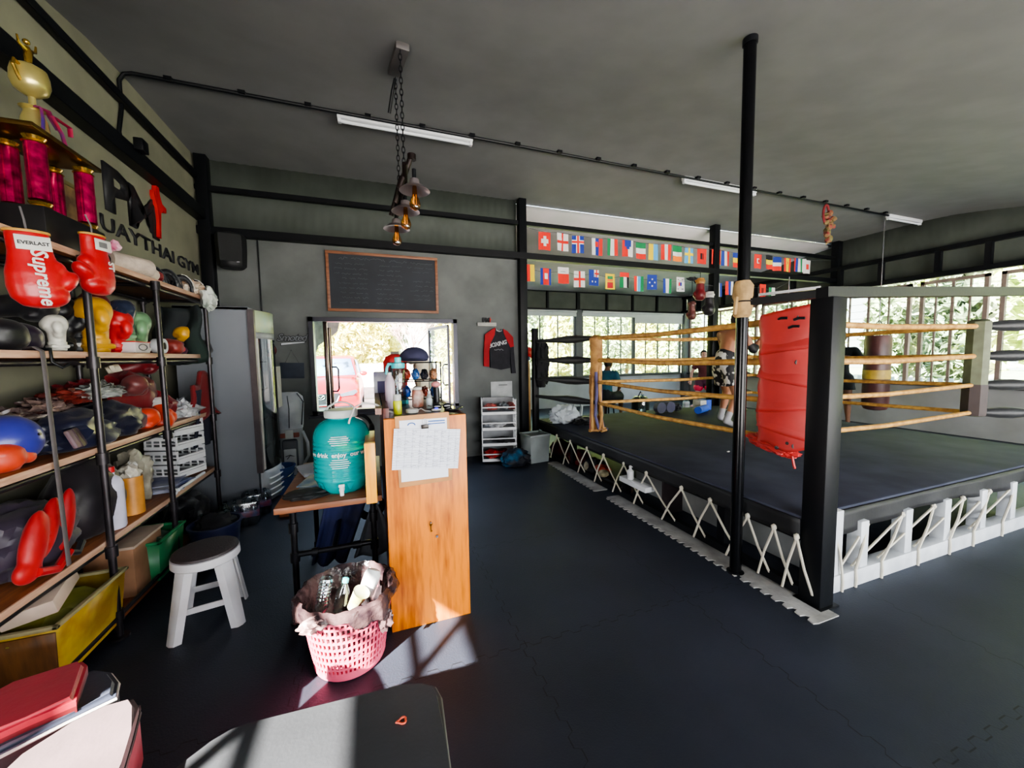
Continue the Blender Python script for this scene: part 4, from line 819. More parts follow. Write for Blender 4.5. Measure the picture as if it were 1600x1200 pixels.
B().box((W/2, D/2+.015, CZ-.016), (W-.058, D-.034, .028)).make('countertop', mat('top_dark', (70, 56, 52), .3, var=.2), t)
B().box((-.022, .5, CZ+.035), (.03, D-1.0, .03), rot=(0, 0, 0)).make('edge_rail', woodm('rail_wood', (150, 116, 104), (110, 80, 70), 'Y', 4, .5, False), t)
B().box((W/2, D-.015, CZ/2), (W-.06, .03, CZ)).make('back_panel', darkw, t)
B().box((W*.585, -.004, .47), (.012, .012, .012)).make('lock', steel, t)
# pine box shelf fixed to the counter beside the jug
q0 = ay(583, 692, 2.03); q1 = ay(600, 771, 2.03)
t = thing('pine_shelf_board', 'upright bright yellow pine board between the water jug and the counter', 'board', (-.035, 2.03, .665))
B().box((0, 0, .155), (.052, .03, .31), bev=.002).make('edge_face', pine_b, t); B().box((.0, .19, .155), (.05, .35, .30), bev=.002).make('side', woodm('orange_wood', (190, 96, 36), (140, 66, 24), 'Z', 4, .4, False), t)
# clipboard with papers
cx, cz = .225, .955
t = thing('clipboard', 'brown clipboard with a binder clip hanging on the pine end panel', 'clipboard', (cx, CY0-.004, cz-.02), rot=(0, R(-1.5), 0))
B().box((0, -.002, 0), (.268, .004, .36), bev=.001).make('board', mat('hardboard', (186, 134, 84), .55, var=.1), t)
B().box((.008, -.016, .118), (.036, .012, .02), bev=.002).make('clip', mat('clip_black', (60, 56, 54), .3, .6), t)
B().tube([(.0, -.018, .125), (-.002, -.02, .15), (.008, -.02, .16), (.018, -.02, .15), (.016, -.018, .125)], .0018, 5).make('clip_wire', steel, t)
def papers():
    m = bpy.data.materials.new('form_paper'); m.use_nodes = True; nt = m.node_tree; N = nt.nodes; L = nt.links; bb = N['Principled BSDF']
    tc = N.new('ShaderNodeTexCoord'); br = N.new('ShaderNodeTexBrick'); br.inputs['Scale'].default_value = 1
    mp = N.new('ShaderNodeMapping'); mp.inputs['Rotation'].default_value = (R(90), 0, 0); L.new(tc.outputs['Object'], mp.inputs[0]); L.new(mp.outputs[0], br.inputs[0])
    br.offset = 0; br.inputs['Brick Width'].default_value = .036; br.inputs['Row Height'].default_value = .0125; br.inputs['Mortar Size'].default_value = .0007
    br.inputs['Color1'].default_value = (*lin((226, 230, 240)), 1); br.inputs['Color2'].default_value = (*lin((216, 220, 232)), 1); br.inputs['Mortar'].default_value = (*lin((160, 166, 184)), 1)
    L.new(br.outputs[0], bb.inputs['Base Color']); bb.inputs['Roughness'].default_value = .7; return m
t2 = thing('paper_sheet', 'white sheet with blue headings under the handwritten form on the clipboard', 'paper', (cx, CY0-.0095, cz))
B().box((0, 0, -.02), (.235, .001, .31)).make('sheet', mat('paper_white', (224, 228, 238), .7, var=.02), t2)
B().box((.065, -.0015, .122), (.085, .001, .006)).box((.065, -.0015, .109), (.085, .001, .005)).make('blue_bars', mat('print_blue', (40, 96, 170), .6), t2)
B().tube([(-.06+.018*math.cos(a), -.0015, .108+.012*math.sin(a)) for a in (0, .6, 1.2, 1.8, 2.4, 3.1)], .003, 5).make('blue_logo', _M['print_blue'], t2)
t2 = thing('paper_form', 'wide ruled white form filled with handwriting clipped on top', 'paper', (cx+.012, CY0-.0135, cz-.01), rot=(0, R(5), 0))
B().grid(lambda u, v: (-.165+.33*u, -.002-.012*max(0, abs(u-.5)-.3)*2-.006*v*v*0, .095-.205*v), 10, 6).make('sheet', papers(), t2, recalc=False)
b = B(); random.seed(11)
for k in range(15):
    z = .082-k*.0125; x = -.15
    while x < .14:
        if random.random() < .6: scrib(b, x, x+random.uniform(.012, .03), z, .007, .0006, -.0065)
        x += .036
b.make('handwriting', mat('pen', (90, 96, 120), .8), t2)
# hooks / key hanging on the panel
t = thing('key', 'small brass key hanging on a nail on the pine panel', 'key', (.245, CY0-.008, .52)); B().cyl((0, .01, .03), (0, -.006, .03), .004, n=8).make('nail', steel, t); B().tube([(0, 0, .03), (0, 0, -.02)], .003, 6).blob((0, 0, .02), (.008, .003, .01), sub=2).box((.004, 0, -.016), (.007, .002, .006)).make('blade', mat('brass', (120, 78, 30), .3, .8), t)

# ------------------------------------------------------------------ things on the counter top
def bottle(name, lab, cat, x, y, z, prof, m, caps=(), cap_m=None):
    t = thing(name, lab, cat, (x, y, z)); B().lathe(prof, (0, 0, 0), 24).make('body', m, t)
    for nm, pr, mm in caps: B().lathe(pr, (0, 0, 0), 20).make(nm, mm, t)
    return t
def ctop(px, py, z=CZ): p = az(px, py, z); return p.x, p.y
yelc = mat('spray_yellow', (206, 214, 30), .3, var=.05)
x, y = ctop(621.5, 647); bottle('spray_can', 'yellow spray can with a pale grey cap standing at the front left of the counter', 'spray can', x, y, CZ, [(.021, 0), (.022, .004), (.022, .068), (.02, .072)], yelc, [('cap', [(.0205, .073), (.02, .1), (.018, .106), (.005, .107)], mat('cap_grey', (186, 190, 188), .4))])
teal = mat('teal_plastic', (60, 190, 200), .3, var=.05)
x, y = ctop(627, 640); x, y = x, y+.16
t = thing('water_bottle', 'tall clear drinking bottle with a turquoise lid and handle on the counter', 'bottle', (x, y, CZ))
B().lathe([(.038, .0), (.04, .004), (.04, .22), (.036, .235)], (0, 0, 0), 26).make('body', glassm('bottle_clear', (205, 215, 220), .15), t)
B().lathe([(.038, .236), (.04, .24), (.04, .266), (.03, .27), (.02, .272), (.02, .3), (.016, .304)], (0, 0, 0), 26).make('lid', teal, t)
B().tube([(-.035, 0, .262), (-.055, 0, .262), (-.066, 0, .24), (-.07, 0, .2)], .009, 8).make('handle', teal, t)
b = B(); b.box((.01, -.041, .19), (.02, .002, .03)); b.box((.0, -.041, .15), (.03, .002, .008)); b.box((.01, -.041, .1), (.012, .002, .012)); b.make('print', trim_w, t)
x, y = ctop(671, 638); bottle('lotion_bottle', 'slim white lotion bottle near the front right of the counter', 'bottle', x, y, CZ, [(.017, 0), (.018, .003), (.018, .055), (.015, .06)], mat('lotion', (196, 208, 214), .35), [('neck', [(.0155, .061), (.016, .066), (.014, .075), (.009, .085)], mat('silvery', (150, 156, 158), .3)), ('cap', [(.009, .086), (.009, .1), (.006, .103)], mat('cap2', (196, 200, 200), .4))])
x, y = ctop(657, 640); y += .13; bottle('drink_jar', 'round brown and white jar behind the lotion bottle on the counter', 'jar', x, y, CZ, [(.03, 0), (.034, .004), (.034, .08), (.028, .1), (.02, .105)], mat('jar_brown', (176, 96, 70), .35, col2=(226, 200, 190), scale=22), [('lid', [(.026, .105), (.027, .12), (.02, .124)], trim_w)])
x, y = ctop(644, 645); t = thing('white_cup', 'small white charger puck with cable on the counter edge', 'charger', (x, y, CZ)); B().lathe([(.03, 0), (.034, .004), (.033, .02), (.026, .024)], (0, 0, 0), 24).make('case', trim_w, t); B().tube([(.03, 0, .012), (.05, .01, .02), (.07, .0, .006), (.1, -.01, .004)], .0025, 6).make('cable', trim_w, t); t.name = 'charger'
# curled white cable at the left
x, y = ctop(622, 643)
tag(B().tube([(.0, 2.1, CZ+.06), (-.06, 2.1, CZ+.07), (-.1, 2.12, CZ+.05), (-.13, 2.15, CZ-.02), (-.135, 2.16, CZ-.04)], .005, 8).tube([(0, 2.1, CZ+.06), (.06, 2.12, CZ+.02), (.1, 2.1, CZ+.004)], .005, 8).make('white_cable', trim_w), 'white cable arching over the left edge of the counter', 'cable')
x, y = ctop(705, 640)
t = thing('sunglasses', 'dark sunglasses lying at the right front of the counter', 'sunglasses', (x-.045, y+.035, CZ+.016), rz=R(10)); b = B(); b.blob((-.03, 0, 0), (.026, .006, .018), sub=3); b.blob((.03, 0, 0), (.026, .006, .018), sub=3); b.make('lens', mat('lens_dark', (18, 18, 22), .1), t); B().tube([(-.06, 0, .006), (-.062, .06, .004), (-.05, .12, -.004)], .003, 6).tube([(.06, 0, .006), (.062, .06, .004), (.05, .12, -.004)], .003, 6).tube([(-.01, 0, .008), (.01, 0, .008)], .003, 6).make('frame', blk, t)
t = thing('phone', 'black phone lying at the right front corner of the counter', 'phone', (x+.02, y+.01, CZ+.005), rz=R(-30)); B().box((0, 0, 0), (.075, .13, .009), bev=.003).make('case', mat('phone_black', (26, 24, 28), .15), t); B().box((0, 0, .005), (.068, .12, .001)).make('screen', mat('screen', (12, 12, 16), .05), t)
t = thing('blue_light_gadget', 'little white gadget with a violet blue light on the counter edge', 'gadget', (x-.085, y-.005, CZ+.006)); B().box((0, 0, 0), (.05, .022, .011), bev=.003).make('case', trim_w, t); B().blob((0, -.004, .006), (.012, .008, .006), sub=2).make('light', mat('violet_light', (70, 60, 240), .3, emit=1.5), t)
# packets at the left, wire rack with snacks behind
x, y = ctop(606, 640); y2 = 2.75
t = thing('cosmetics_case', 'purple and silver packed case standing on the left of the counter', 'case', (.06, 2.95, CZ)); B().box((0, 0, .1), (.13, .12, .2), bev=.01).make('case', mat('purple_pack', (110, 100, 140), .35, col2=(190, 190, 200), scale=10), t); B().box((0, -.062, .09), (.08, .004, .09)).make('label_panel', mat('lilac_pack', (70, 60, 110), .4), t)
t = thing('teal_tray', 'turquoise tray under the purple case on the counter', 'tray', (.10, 2.68, CZ)); B().box((0, 0, .006), (.2, .3, .01), bev=.003).make('base', teal, t); b = B(); [b.box((s*.1, 0, .015), (.008, .3, .025)) for s in (-1, 1)]; [b.box((0, s*.15, .015), (.2, .008, .025)) for s in (-1, 1)]; b.make('rim', teal, t)
t = thing('clear_tube', 'tall frosted pink tube standing behind the spray can', 'tube', (.085, 2.35, CZ)); B().lathe([(.026, 0), (.028, .004), (.028, .16), (.02, .18), (.012, .2)], (0, 0, 0), 20).make('body', mat('frost_pink', (206, 190, 206), .3), t); B().cyl((0, 0, .2), (0, 0, .215), .013, n=14).make('cap', trim_w, t)
t = thing('wire_rack', 'black wire display rack standing across the counter', 'rack', (.27, 2.72, CZ)); b = B()
for x in (-.16, .16):
    for y in (-.1, .1): b.cyl((x, y, 0), (x, y, .27), .005, n=8)
for z in (.02, .14, .265):
    b.tube([(-.16, -.1, z), (.16, -.1, z), (.16, .1, z), (-.16, .1, z)], .004, 6, closed=True)
for k in range(7): b.cyl((-.16+k*.053, -.1, .02), (-.16+k*.053, .1, .02), .003, n=6); b.cyl((-.16+k*.053, -.1, .14), (-.16+k*.053, .1, .14), .003, n=6)
b.make('wire_frame', black, t)
random.seed(21)
sn = [(176, 112, 60), (150, 60, 44), (60, 110, 180), (40, 40, 50), (210, 150, 110), (110, 72, 52), (40, 90, 190)]
for k in range(10):
    lvl = .146 if k < 5 else .026; c = sn[k % 7]
    o = B().blob((0, 0, .035), (.026, .035, .04), .35, 3, 3, seed=k, flat=.8).make('snack_packet', mat('snack%d' % (k % 7), c, .35, var=.35, scale=20)); o.location = (.27-.12+(k % 5)*.06, 2.70+random.uniform(-.03, .04), CZ+lvl)
    tag(o, '%s snack packet, %s on the %s level of the wire rack' % (['caramel', 'rust red', 'blue', 'black', 'peach', 'brown', 'bright blue'][k % 7], ['first from the left', 'second from the left', 'in the middle', 'fourth from the left', 'rightmost'][k % 5], 'upper' if k < 5 else 'lower'), 'packet', 'snack packets in the wire rack')
t = thing('red_tin', 'red tin box with rounded shoulders standing behind the turquoise lid', 'tin', (.16, 3.15, CZ)); B().lathe([(.085, 0), (.09, .01), (.09, .27), (.07, .31), (.03, .33)], (0, 0, 0), 6, sy=.7).make('body', mat('tin_red', (196, 54, 56), .4), t); B().box((.0, 0, .34), (.06, .04, .02)).make('lid', mat('tin_grey', (110, 104, 100), .5), t)
t = thing('peaked_cap', 'dark blue cap lying on top of the wire rack', 'cap', (.27, 2.72, CZ+.27)); remesh(B().blob((0, .02, .035), (.1, .09, .07), .06, flat=.45).make('crown', mat('cap_navy', (48, 48, 76), .8), t), .012); B().blob((-.02, -.09, .012), (.07, .06, .008)).make('peak', _M['cap_navy'], t)
t = thing('white_bag', 'cream paper bag with a dark lid standing at the back of the counter', 'bag', (.40, 3.45, CZ)); B().blob((0, 0, .17), (.07, .07, .2), .15, flat=.85).make('body', cream, t); B().blob((-.08, 0, .3), (.06, .05, .06), .2).make('fold', cream, t)
t = thing('coffee_grinder', 'small pink and black device behind the lotion bottle on the right of the counter', 'device', (.385, 2.55, CZ)); B().cyl((0, 0, 0), (0, 0, .1), .02, n=16).make('body', blk, t); B().blob((0, 0, .12), (.03, .024, .02), .1).make('head', mat('pink_head', (230, 150, 150), .4), t)
t = thing('green_wedge', 'tall grey green folded board leaning at the right rear of the counter', 'board', (.42, 2.9, CZ)); B().prism([(-.04, 0), (.05, 0), (-.01, .26), (-.03, .26)], .04, M_back(0, 0, 0)).make('board', mat('grey_green', (150, 156, 140), .6), t)

# ------------------------------------------------------------------ pipe table with the water jug
TX0, TX1, TY0, TY1, TZ = -.50, .015, 2.15, 3.05, .655
t = thing('pipe_table', 'low wooden table on black pipe legs to the left of the counter', 'table', (TX0, TY0, 0))
tw = woodm('table_wood', (150, 98, 68), (104, 62, 42), 'X', 3, .4, True); W, D = TX1-TX0, TY1-TY0
B().box((W/2, D/2, TZ-.016), (W, D, .032), rot=(0, 0, R(0)), bev=.003).make('tabletop', tw, t)
pb = mat('black_pipe', (46, 46, 50), .28, .75, var=.3, scale=14)
for x, y in ((.07, .07), (W-.05, .07), (.07, D-.07), (W-.05, D-.07)):
    b = B(); b.cyl((x, y, 0), (x, y, TZ-.032), .016, n=14); b.cyl((x, y, 0), (x, y, .012), .04, n=16); b.cyl((x, y, TZ-.046), (x, y, TZ-.033), .04, n=16)
    for z in (.07, .36, .52): b.cyl((x, y, z-.025), (x, y, z+.025), .023, n=14)
    b.make('leg', pb, t)
for y in (.07, D-.07): B().cyl((.07, y, .37), (W-.05, y, .37), .0145, n=12).cyl((.15, y, .37), (.18, y, .37), .021, n=12).cyl((W-.16, y, .37), (W-.12, y, .37), .021, n=12).make('crossbar', pb, t)
B().cyl((W/2, .07, .37), (W/2, D-.07, .37), .014, n=12).make('stretcher', pb, t)
# jug
jp = az(538, 770, TZ)
JX, JY = -.185, 2.34
t = thing('water_jug', 'big turquoise ribbed plastic water dispenser with white lid, handle and tap on the table', 'water dispenser', (JX, JY, TZ))
tg = bpy.data.materials.new('teal_clear'); tg.use_nodes = True
nt = tg.node_tree; nt.nodes.clear(); o_ = nt.nodes.new('ShaderNodeOutputMaterial'); mx = nt.nodes.new('ShaderNodeMixShader'); tr = nt.nodes.new('ShaderNodeBsdfTransparent'); tr.inputs[0].default_value = (*lin((120, 228, 228)), 1)
pr = nt.nodes.new('ShaderNodeBsdfPrincipled'); pr.inputs['Base Color'].default_value = (*lin((24, 204, 208)), 1); pr.inputs['Roughness'].default_value = .1; mx.inputs[0].default_value = .42
nt.links.new(tr.outputs[0], mx.inputs[1]); nt.links.new(pr.outputs[0], mx.inputs[2]); nt.links.new(mx.outputs[0], o_.inputs[0])
prof = [(.085, 0), (.105, .006), (.125, .03), (.143, .07)]
z = .08
while z < .29:
    prof += [(.147, z), (.152, z+.006), (.152, z+.014), (.147, z+.02)]; z += .024
prof += [(.150, .30), (.146, .33), (.133, .365), (.112, .39), (.085, .405), (.072, .412), (.072, .43)]
B().lathe(prof, (0, 0, 0), 56, cap=False, wave=lambda a, z: 1-(.06*max(0, math.cos(5*a))**2 if z < .08 else 0)).make('body', tg, t, sharp=60)
wm = mat('water_teal', (24, 196, 206), .08, var=.12, scale=5, trans=.3)
B().lathe([(.08, .004), (.118, .03), (.138, .07), (.141, .10), (.141, .245)], (0, 0, 0), 40).make('water', wm, t)
B().lathe([(.074, .418), (.086, .42), (.088, .426), (.088, .452), (.082, .46), (.03, .464)], (0, 0, 0), 36).make('lid', mat('lid_white', (206, 216, 214), .4), t)
B().tube([(-.075, 0, .455), (-.062, 0, .478), (-.03, 0, .497), (0, 0, .502), (.03, 0, .497), (.062, 0, .478), (.075, 0, .455)], .008, 10, flat=.7).make('handle', _M['lid_white'], t)
b = B(); b.cyl((0, -.145, .05), (0, -.175, .05), .013, n=14); b.cyl((0, -.17, .065), (0, -.172, .02), .011, n=14); b.box((0, -.172, .072), (.03, .012, .018), bev=.004); b.make('tap', whitep, t)
def wraptext(txt, size, z, rad, par, name, m, a0=-90, squash=1.):
    me = textmesh(txt, size, 0, bold=.001, align='CENTER'); b = B()
    f = bmesh.new(); f.from_mesh(me); bmesh.ops.subdivide_edges(f, edges=[e for e in f.edges if e.calc_length() > .012], cuts=2); bmesh.ops.triangulate(f, faces=f.faces)
    for v in f.verts:
        a = R(a0)+v.co.x/rad; v.co = Vector((rad*math.cos(a), rad*math.sin(a), z+v.co.y*squash))
    f.to_mesh(me); f.free(); b.add_mesh(me, Matrix.Identity(4)); return b.make(name, m, par)
wp = mat('white_print', (214, 232, 232), .6)
wraptext('we drink  enjoy  our water', .034, .222, .154, t, 'printed_words', wp)
b = B()
for g, z0 in ((0, .16), (1, .285)):
    for k in range(5):
        zz = z0+k*.011; w = .055-abs(k-2)*.008
        b.grid(lambda u, v: (.1535*math.cos(R(-92)+(u-.5)*2*w/.154), .1535*math.sin(R(-92)+(u-.5)*2*w/.154), zz+v*.004), 8, 1)
b.make('printed_stripes', wp, t)
# papers and cloth on the table
b = B(); random.seed(8)
for k in range(5): b.box((random.uniform(-.02, .02), random.uniform(-.02, .02), .003+k*.005), (.21, .28, .005), rot=(0, 0, random.uniform(-.2, .2)))
o = b.make('leaflet', mat('leaflet', (190, 186, 170), .5, col2=(70, 110, 150), scale=8)); o.location = (TX0+.2, TY0+.36, TZ); tag(o, 'small stack of colourful leaflets on the table beside the jug', 'papers')
t = thing('laptop', 'pale grey folder lying tilted at the back left of the table', 'folder', (TX0+.17, TY0+.62, TZ+.01), rz=R(20)); B().box((0, 0, .025), (.3, .22, .012), rot=(R(4), R(-3), 0), bev=.003).make('cover', mat('pale_grey', (168, 174, 188), .4), t); B().box((0, 0, .01), (.29, .21, .018)).make('sheets', mat('sheets', (200, 200, 206), .7), t); t.name = 'folder'
o = B().blob((0, 0, .012), (.12, .08, .022), .4, 3, 3, seed=14, flat=.5).make('black_cloth', mat('cloth_black', (28, 30, 32), .8)); o.location = (TX0+.13, TY0+.14, TZ); tag(o, 'crumpled black cloth at the front left of the table', 'cloth')
t = thing('steel_pen', 'dark pen lying in front of the jug on the table', 'pen', (TX0+.2, TY0+.10, TZ+.006), rz=R(30)); B().cyl((-.06, 0, 0), (.05, 0, 0), .005, n=8).make('barrel', blk, t); B().cyl((.05, 0, 0), (.065, 0, 0), .005, .001, n=8).make('tip', steel, t)
# things hanging / stored under table between table and counter
t = thing('hanging_towel', 'dark blue towel hanging under the table', 'towel', (-.20, 2.62, .60)); B().grid(lambda u, v: (-.10+.26*u*(1-.25*v)-.12*v, .03*math.sin(u*12)*(.4+v), -.5*v), 18, 10).make('cloth', mat('towel_blue', (38, 46, 92), .9, col2=(26, 28, 50), scale=5), t, solid=.012)
t = thing('grey_bag', 'grey cloth bag hanging beside the blue towel under the table', 'bag', (-.03, 2.66, .42)); B().grid(lambda u, v: ((u-.5)*(.05+.24*v), .02*math.sin(u*10)*(.3+v), -.34*v), 14, 10).make('cloth', mat('greycloth', (104, 106, 112), .9), t, solid=.012)
t = thing('desk_fan', 'dark cable coil under the table top near the counter', 'cable coil', (-.06, 2.8, .36)); b = B()
for k in range(5): b.tube([((.09-k*.006)*math.cos(a*PI/9), .012*k, (.09-k*.005)*math.sin(a*PI/9)) for a in range(18)], .008, 6, closed=True)
b.make('coil', black, t); t.name = 'cable_coil'
# objects on the ledge behind the jug
t = thing('headphones', 'black headphones with white padded guard lying behind the jug', 'headphones', (-.10, 2.86, TZ)); b = B(); b.tube([(-.02+.09*math.cos(PI*a/10), 0, .25+.1*math.sin(PI*a/10)) for a in range(11)], .012, 8); b.blob((-.11, 0, .24), (.02, .04, .05)); b.blob((.07, 0, .24), (.02, .04, .05)); b.make('band', blk, t); B().blob((.02, 0, .1), (.07, .08, .1), .1).make('stand', mat('white_guard', (196, 200, 206), .4), t); B().box((.02, 0, .015), (.1, .12, .03)).make('foot', red, t)

# ------------------------------------------------------------------ waste basket
BX, BY, BH = -.155, 1.865, .33
t = thing('waste_basket', 'pink slotted plastic waste basket standing in the sunlight in front of the counter', 'waste basket', (BX, BY, 0))
pinkp = mat('pink_plastic', (236, 96, 128), .35, var=.04)
b = B(); NR, NZ = 56, 8
def rad(z): return .148+.052*z/BH
def ringpt(a, z, o=0): r = rad(z)+o; return (r*math.cos(a), r*math.sin(a), z)
for k in range(NR):
    a = 2*PI*k/NR; w = .0042
    p0, p1 = Vector(ringpt(a, .03)), Vector(ringpt(a, BH-.03)); tq = Vector((-math.sin(a), math.cos(a), 0))*w; nn = Vector((math.cos(a), math.sin(a), 0))*.003
    b.bm.faces.ensure_lookup_table()
    q = [p0-tq-nn, p0+tq-nn, p1+tq-nn, p1-tq-nn]; q2 = [v+nn*2 for v in q]; vs = [b.bm.verts.new(v) for v in q+q2]
    for f in ((0, 1, 2, 3), (7, 6, 5, 4), (0, 4, 5, 1), (1, 5, 6, 2), (2, 6, 7, 3), (3, 7, 4, 0)): b.bm.faces.new([vs[i] for i in f])
for j in range(NZ+1):
    z = .03+(BH-.06)*j/NZ; h = .0045 if 0 < j < NZ else .012
    b.lathe([(rad(z)-.003, z-h), (rad(z)+.003, z-h), (rad(z)+.003, z+h), (rad(z)-.003, z+h), (rad(z)-.003, z-h)], (0, 0, 0), 44, cap=False)
b.lathe([(.138, 0), (.15, .004), (.152, .03), (.146, .03)], (0, 0, 0), 44, cap=False); b.make('slotted_wall', pinkp, t, sharp=30)
B().lathe([(.001, .006), (.146, .006), (.146, .002), (.001, .002)], (0, 0, 0), 40, cap=False).make('bottom', pinkp, t)
B().lathe([(rad(BH)-.004, BH-.02), (rad(BH)+.004, BH-.02), (rad(BH)+.01, BH), (rad(BH)-.002, BH+.004)], (0, 0, 0), 44).make('rim', pinkp, t) if 0 else B().lathe([(rad(BH)-.003, BH-.02), (rad(BH)+.005, BH-.02), (rad(BH)+.011, BH), (rad(BH)-.002, BH+.003), (rad(BH)-.003, BH-.02)], (0, 0, 0), 44, cap=False).make('rim', pinkp, t)
linm = mat('liner_brown', (98, 76, 76), .2, col2=(46, 34, 38), scale=14, bump=.8, bscale=26)
def lw(a, z): return 1+.03*math.sin(9*a+z*30)+.02*math.sin(23*a+z*11)
t2 = B(); 
t2.lathe([(.11, .10), (.15, .16), (.175, .24), (.188, BH), (.202, BH+.022), (.220, BH+.012), (.224, BH-.015), (.220, BH-.035), (.214, BH-.048)], (0, 0, 0), 72, cap=False, wave=lambda a, z: lw(a, z))
for v in t2.bm.verts:
    if v.co.z < BH-.02 and v.co.xy.length > .2: v.co.z += .035*math.sin(math.atan2(v.co.y, v.co.x)*3+1.2)+.012*math.sin(math.atan2(v.co.y, v.co.x)*11)
t2.make('bin_liner', linm, t, solid=.0015)
B().blob((.16, -.135, BH-.10), (.03, .02, .05), .5, 3, 3, seed=2).make('liner_knot', linm, t); B().blob((-.12, -.185, BH-.02), (.05, .025, .03), .6, 4, 3, seed=5).make('liner_knot', mat('liner_pale', (196, 160, 156), .3, col2=(110, 84, 84), scale=30), t)
def litter(name, lab, cat, x, y, z, rot, prof, m, cap=None, capm=None):
    t = thing(name, lab, cat, (BX+x, BY+y, z), rot=tuple(R(v) for v in rot)); B().lathe(prof, (0, 0, 0), 20).make('body', m, t)
    if cap: B().lathe(cap, (0, 0, 0), 16).make('cap', capm, t)
clearp = glassm('clear_plastic', (215, 228, 232), .25, .08)
pp = [(.026, 0), (.03, .01)]+[(.030 if k % 2 else .027, .02+k*.008) for k in range(14)]+[(.028, .14), (.012, .17), (.012, .18)]
litter('plastic_bottle', 'ribbed clear empty bottle standing upside down at the left in the waste basket', 'bottle', -.08, -.03, BH+.09, (180, 12, 0), pp, clearp)
litter('plastic_bottle', 'clear bottle with a turquoise cap in the waste basket', 'bottle', -.035, -.06, BH-.06, (-6, 14, 0), [(.026, 0), (.028, .01), (.028, .09), (.012, .12), (.012, .125)], clearp, [(.0135, .125), (.0135, .142), (.01, .144)], teal)
litter('plastic_cup', 'white cup with yellow print leaning in the waste basket', 'cup', .02, -.07, BH-.05, (15, 30, 0), [(.022, 0), (.036, .09), (.038, .092), (.034, .09)], mat('cup_white', (226, 228, 214), .4, col2=(180, 186, 90), scale=12))
litter('plastic_cup', 'big white crumpled cup at the right in the waste basket', 'cup', .075, -.03, BH-.03, (-20, 25, 0), [(.03, 0), (.036, .01), (.038, .09), (.03, .11), (.01, .115)], mat('cup_white2', (232, 236, 238), .4, var=.1))

# ------------------------------------------------------------------ training bench and pads at the front
bench_z = .42
t = thing('padded_bench', 'large black padded bench with rounded corners in the foreground', 'bench', (0, 0, 0))
padm = mat('bench_vinyl', (62, 64, 68), .42, var=.12, scale=4, bump=.08, bscale=90)
def rr(x0, x1, y0, y1, r, n=6):
    o = []
    for cx_, cy_, a0 in ((x1-r, y1-r, 0), (x0+r, y1-r, 90), (x0+r, y0+r, 180), (x1-r, y0+r, 270)):
        for k in range(n+1): a = R(a0+90*k/n); o.append((cx_+r*math.cos(a), cy_+r*math.sin(a)))
    return o
b = B(); poly = [(-.62, .20), (.10, .20), (.135, .9), (.145, 1.06), (.135, 1.10), (.10, 1.125), (.04, 1.13), (-.36, 1.165), (-.40, 1.16), (-.44, 1.14), (-.60, 1.0)]
b.prism(poly, .10, Matrix.Translation((0, 0, bench_z-.10)))
q = bmesh.ops.bevel(b.bm, geom=[e for e in b.bm.edges if abs(e.verts[0].co.z-e.verts[1].co.z) < 1e-5], offset=.012, segments=3, affect='EDGES'); b.make('pad', padm, t)
B().tube([(x, y, bench_z-.02) for x, y in poly], .006, 6, closed=True).make('piping', mat('piping_grey', (110, 112, 106), .5), t)
B().prism([(-.58, .25), (.07, .25), (.10, 1.07), (-.40, 1.11), (-.56, .97)], .03, Matrix.Translation((0, 0, bench_z-.13))).make('base_board', black, t)
for x, y in ((-.5, .3), (.03, .3), (.05, 1.0), (-.40, 1.0)): B().box((x, y, (bench_z-.13)/2), (.045, .045, bench_z-.13), bev=.004).make('leg', black, t)
p = az(627, 1128, bench_z)
tag(B().tube([(p.x+.011*math.cos(a*PI/8)*(1+.2*math.sin(a)), p.y+.008*math.sin(a*PI/8)+.003*math.sin(a*PI/4), bench_z+.003) for a in range(16)], .0028, 6, closed=True).make('rubber_band', mat('band_orange', (240, 96, 64), .5)), 'small orange red rubber loop lying on the black bench', 'rubber band')
# kick pads bottom left
pinkr = pleather('pad_red', (170, 44, 66), .4); padw = pleather('pad_cream', (112, 92, 95), .6)
zt_ = .50
def cornerpoly(pts, z): return [tuple(az(px, py, z).xy) for px, py in pts]
def slab(name, lab, cat, pts, z, th, mt, ms, piping=None):
    t = thing(name, lab, cat, (0, 0, 0)); P_ = cornerpoly(pts, z)
    B().prism(P_, th*.8, Matrix.Translation((0, 0, z-th))).make('side', ms, t)
    b = B(); b.prism(P_, th*.2, Matrix.Translation((0, 0, z-th*.2))); bmesh.ops.bevel(b.bm, geom=[e for e in b.bm.edges if e.verts[0].co.z > z-1e-4 and e.verts[1].co.z > z-1e-4], offset=.012, segments=3, affect='EDGES'); b.make('top', mt, t)
    if piping: B().tube([(x, y, z-th*.2) for x, y in P_], .005, 6, closed=True).make('piping', piping, t)
    return t
slab('kick_shield', 'kick shield with a pale pinkish top and red sides at the bottom left corner', 'kick shield', [(-30, 1230), (35, 1178), (110, 1125), (165, 1098), (208, 1086), (216, 1098), (205, 1140), (190, 1190), (160, 1290), (-30, 1330)], .50, .16, padw, pinkr, blk)
slab('kick_shield', 'long dark blue kick shield with a rounded end lying behind the pale one', 'kick shield', [(-60, 1150), (60, 1090), (120, 1058), (150, 1042), (172, 1045), (184, 1060), (180, 1082), (100, 1120), (-40, 1190)], .46, .10, pleather('pad_navy', (54, 60, 78), .4), blk, trim_w)
slab('kick_shield', 'red kick shield lying against the shelving unit at the left edge', 'kick shield', [(-70, 1110), (20, 1062), (128, 1028), (136, 1034), (118, 1088), (40, 1120), (-60, 1165)], .50, .14, pleather('pad_red2', (176, 34, 54), .45), dred, None)
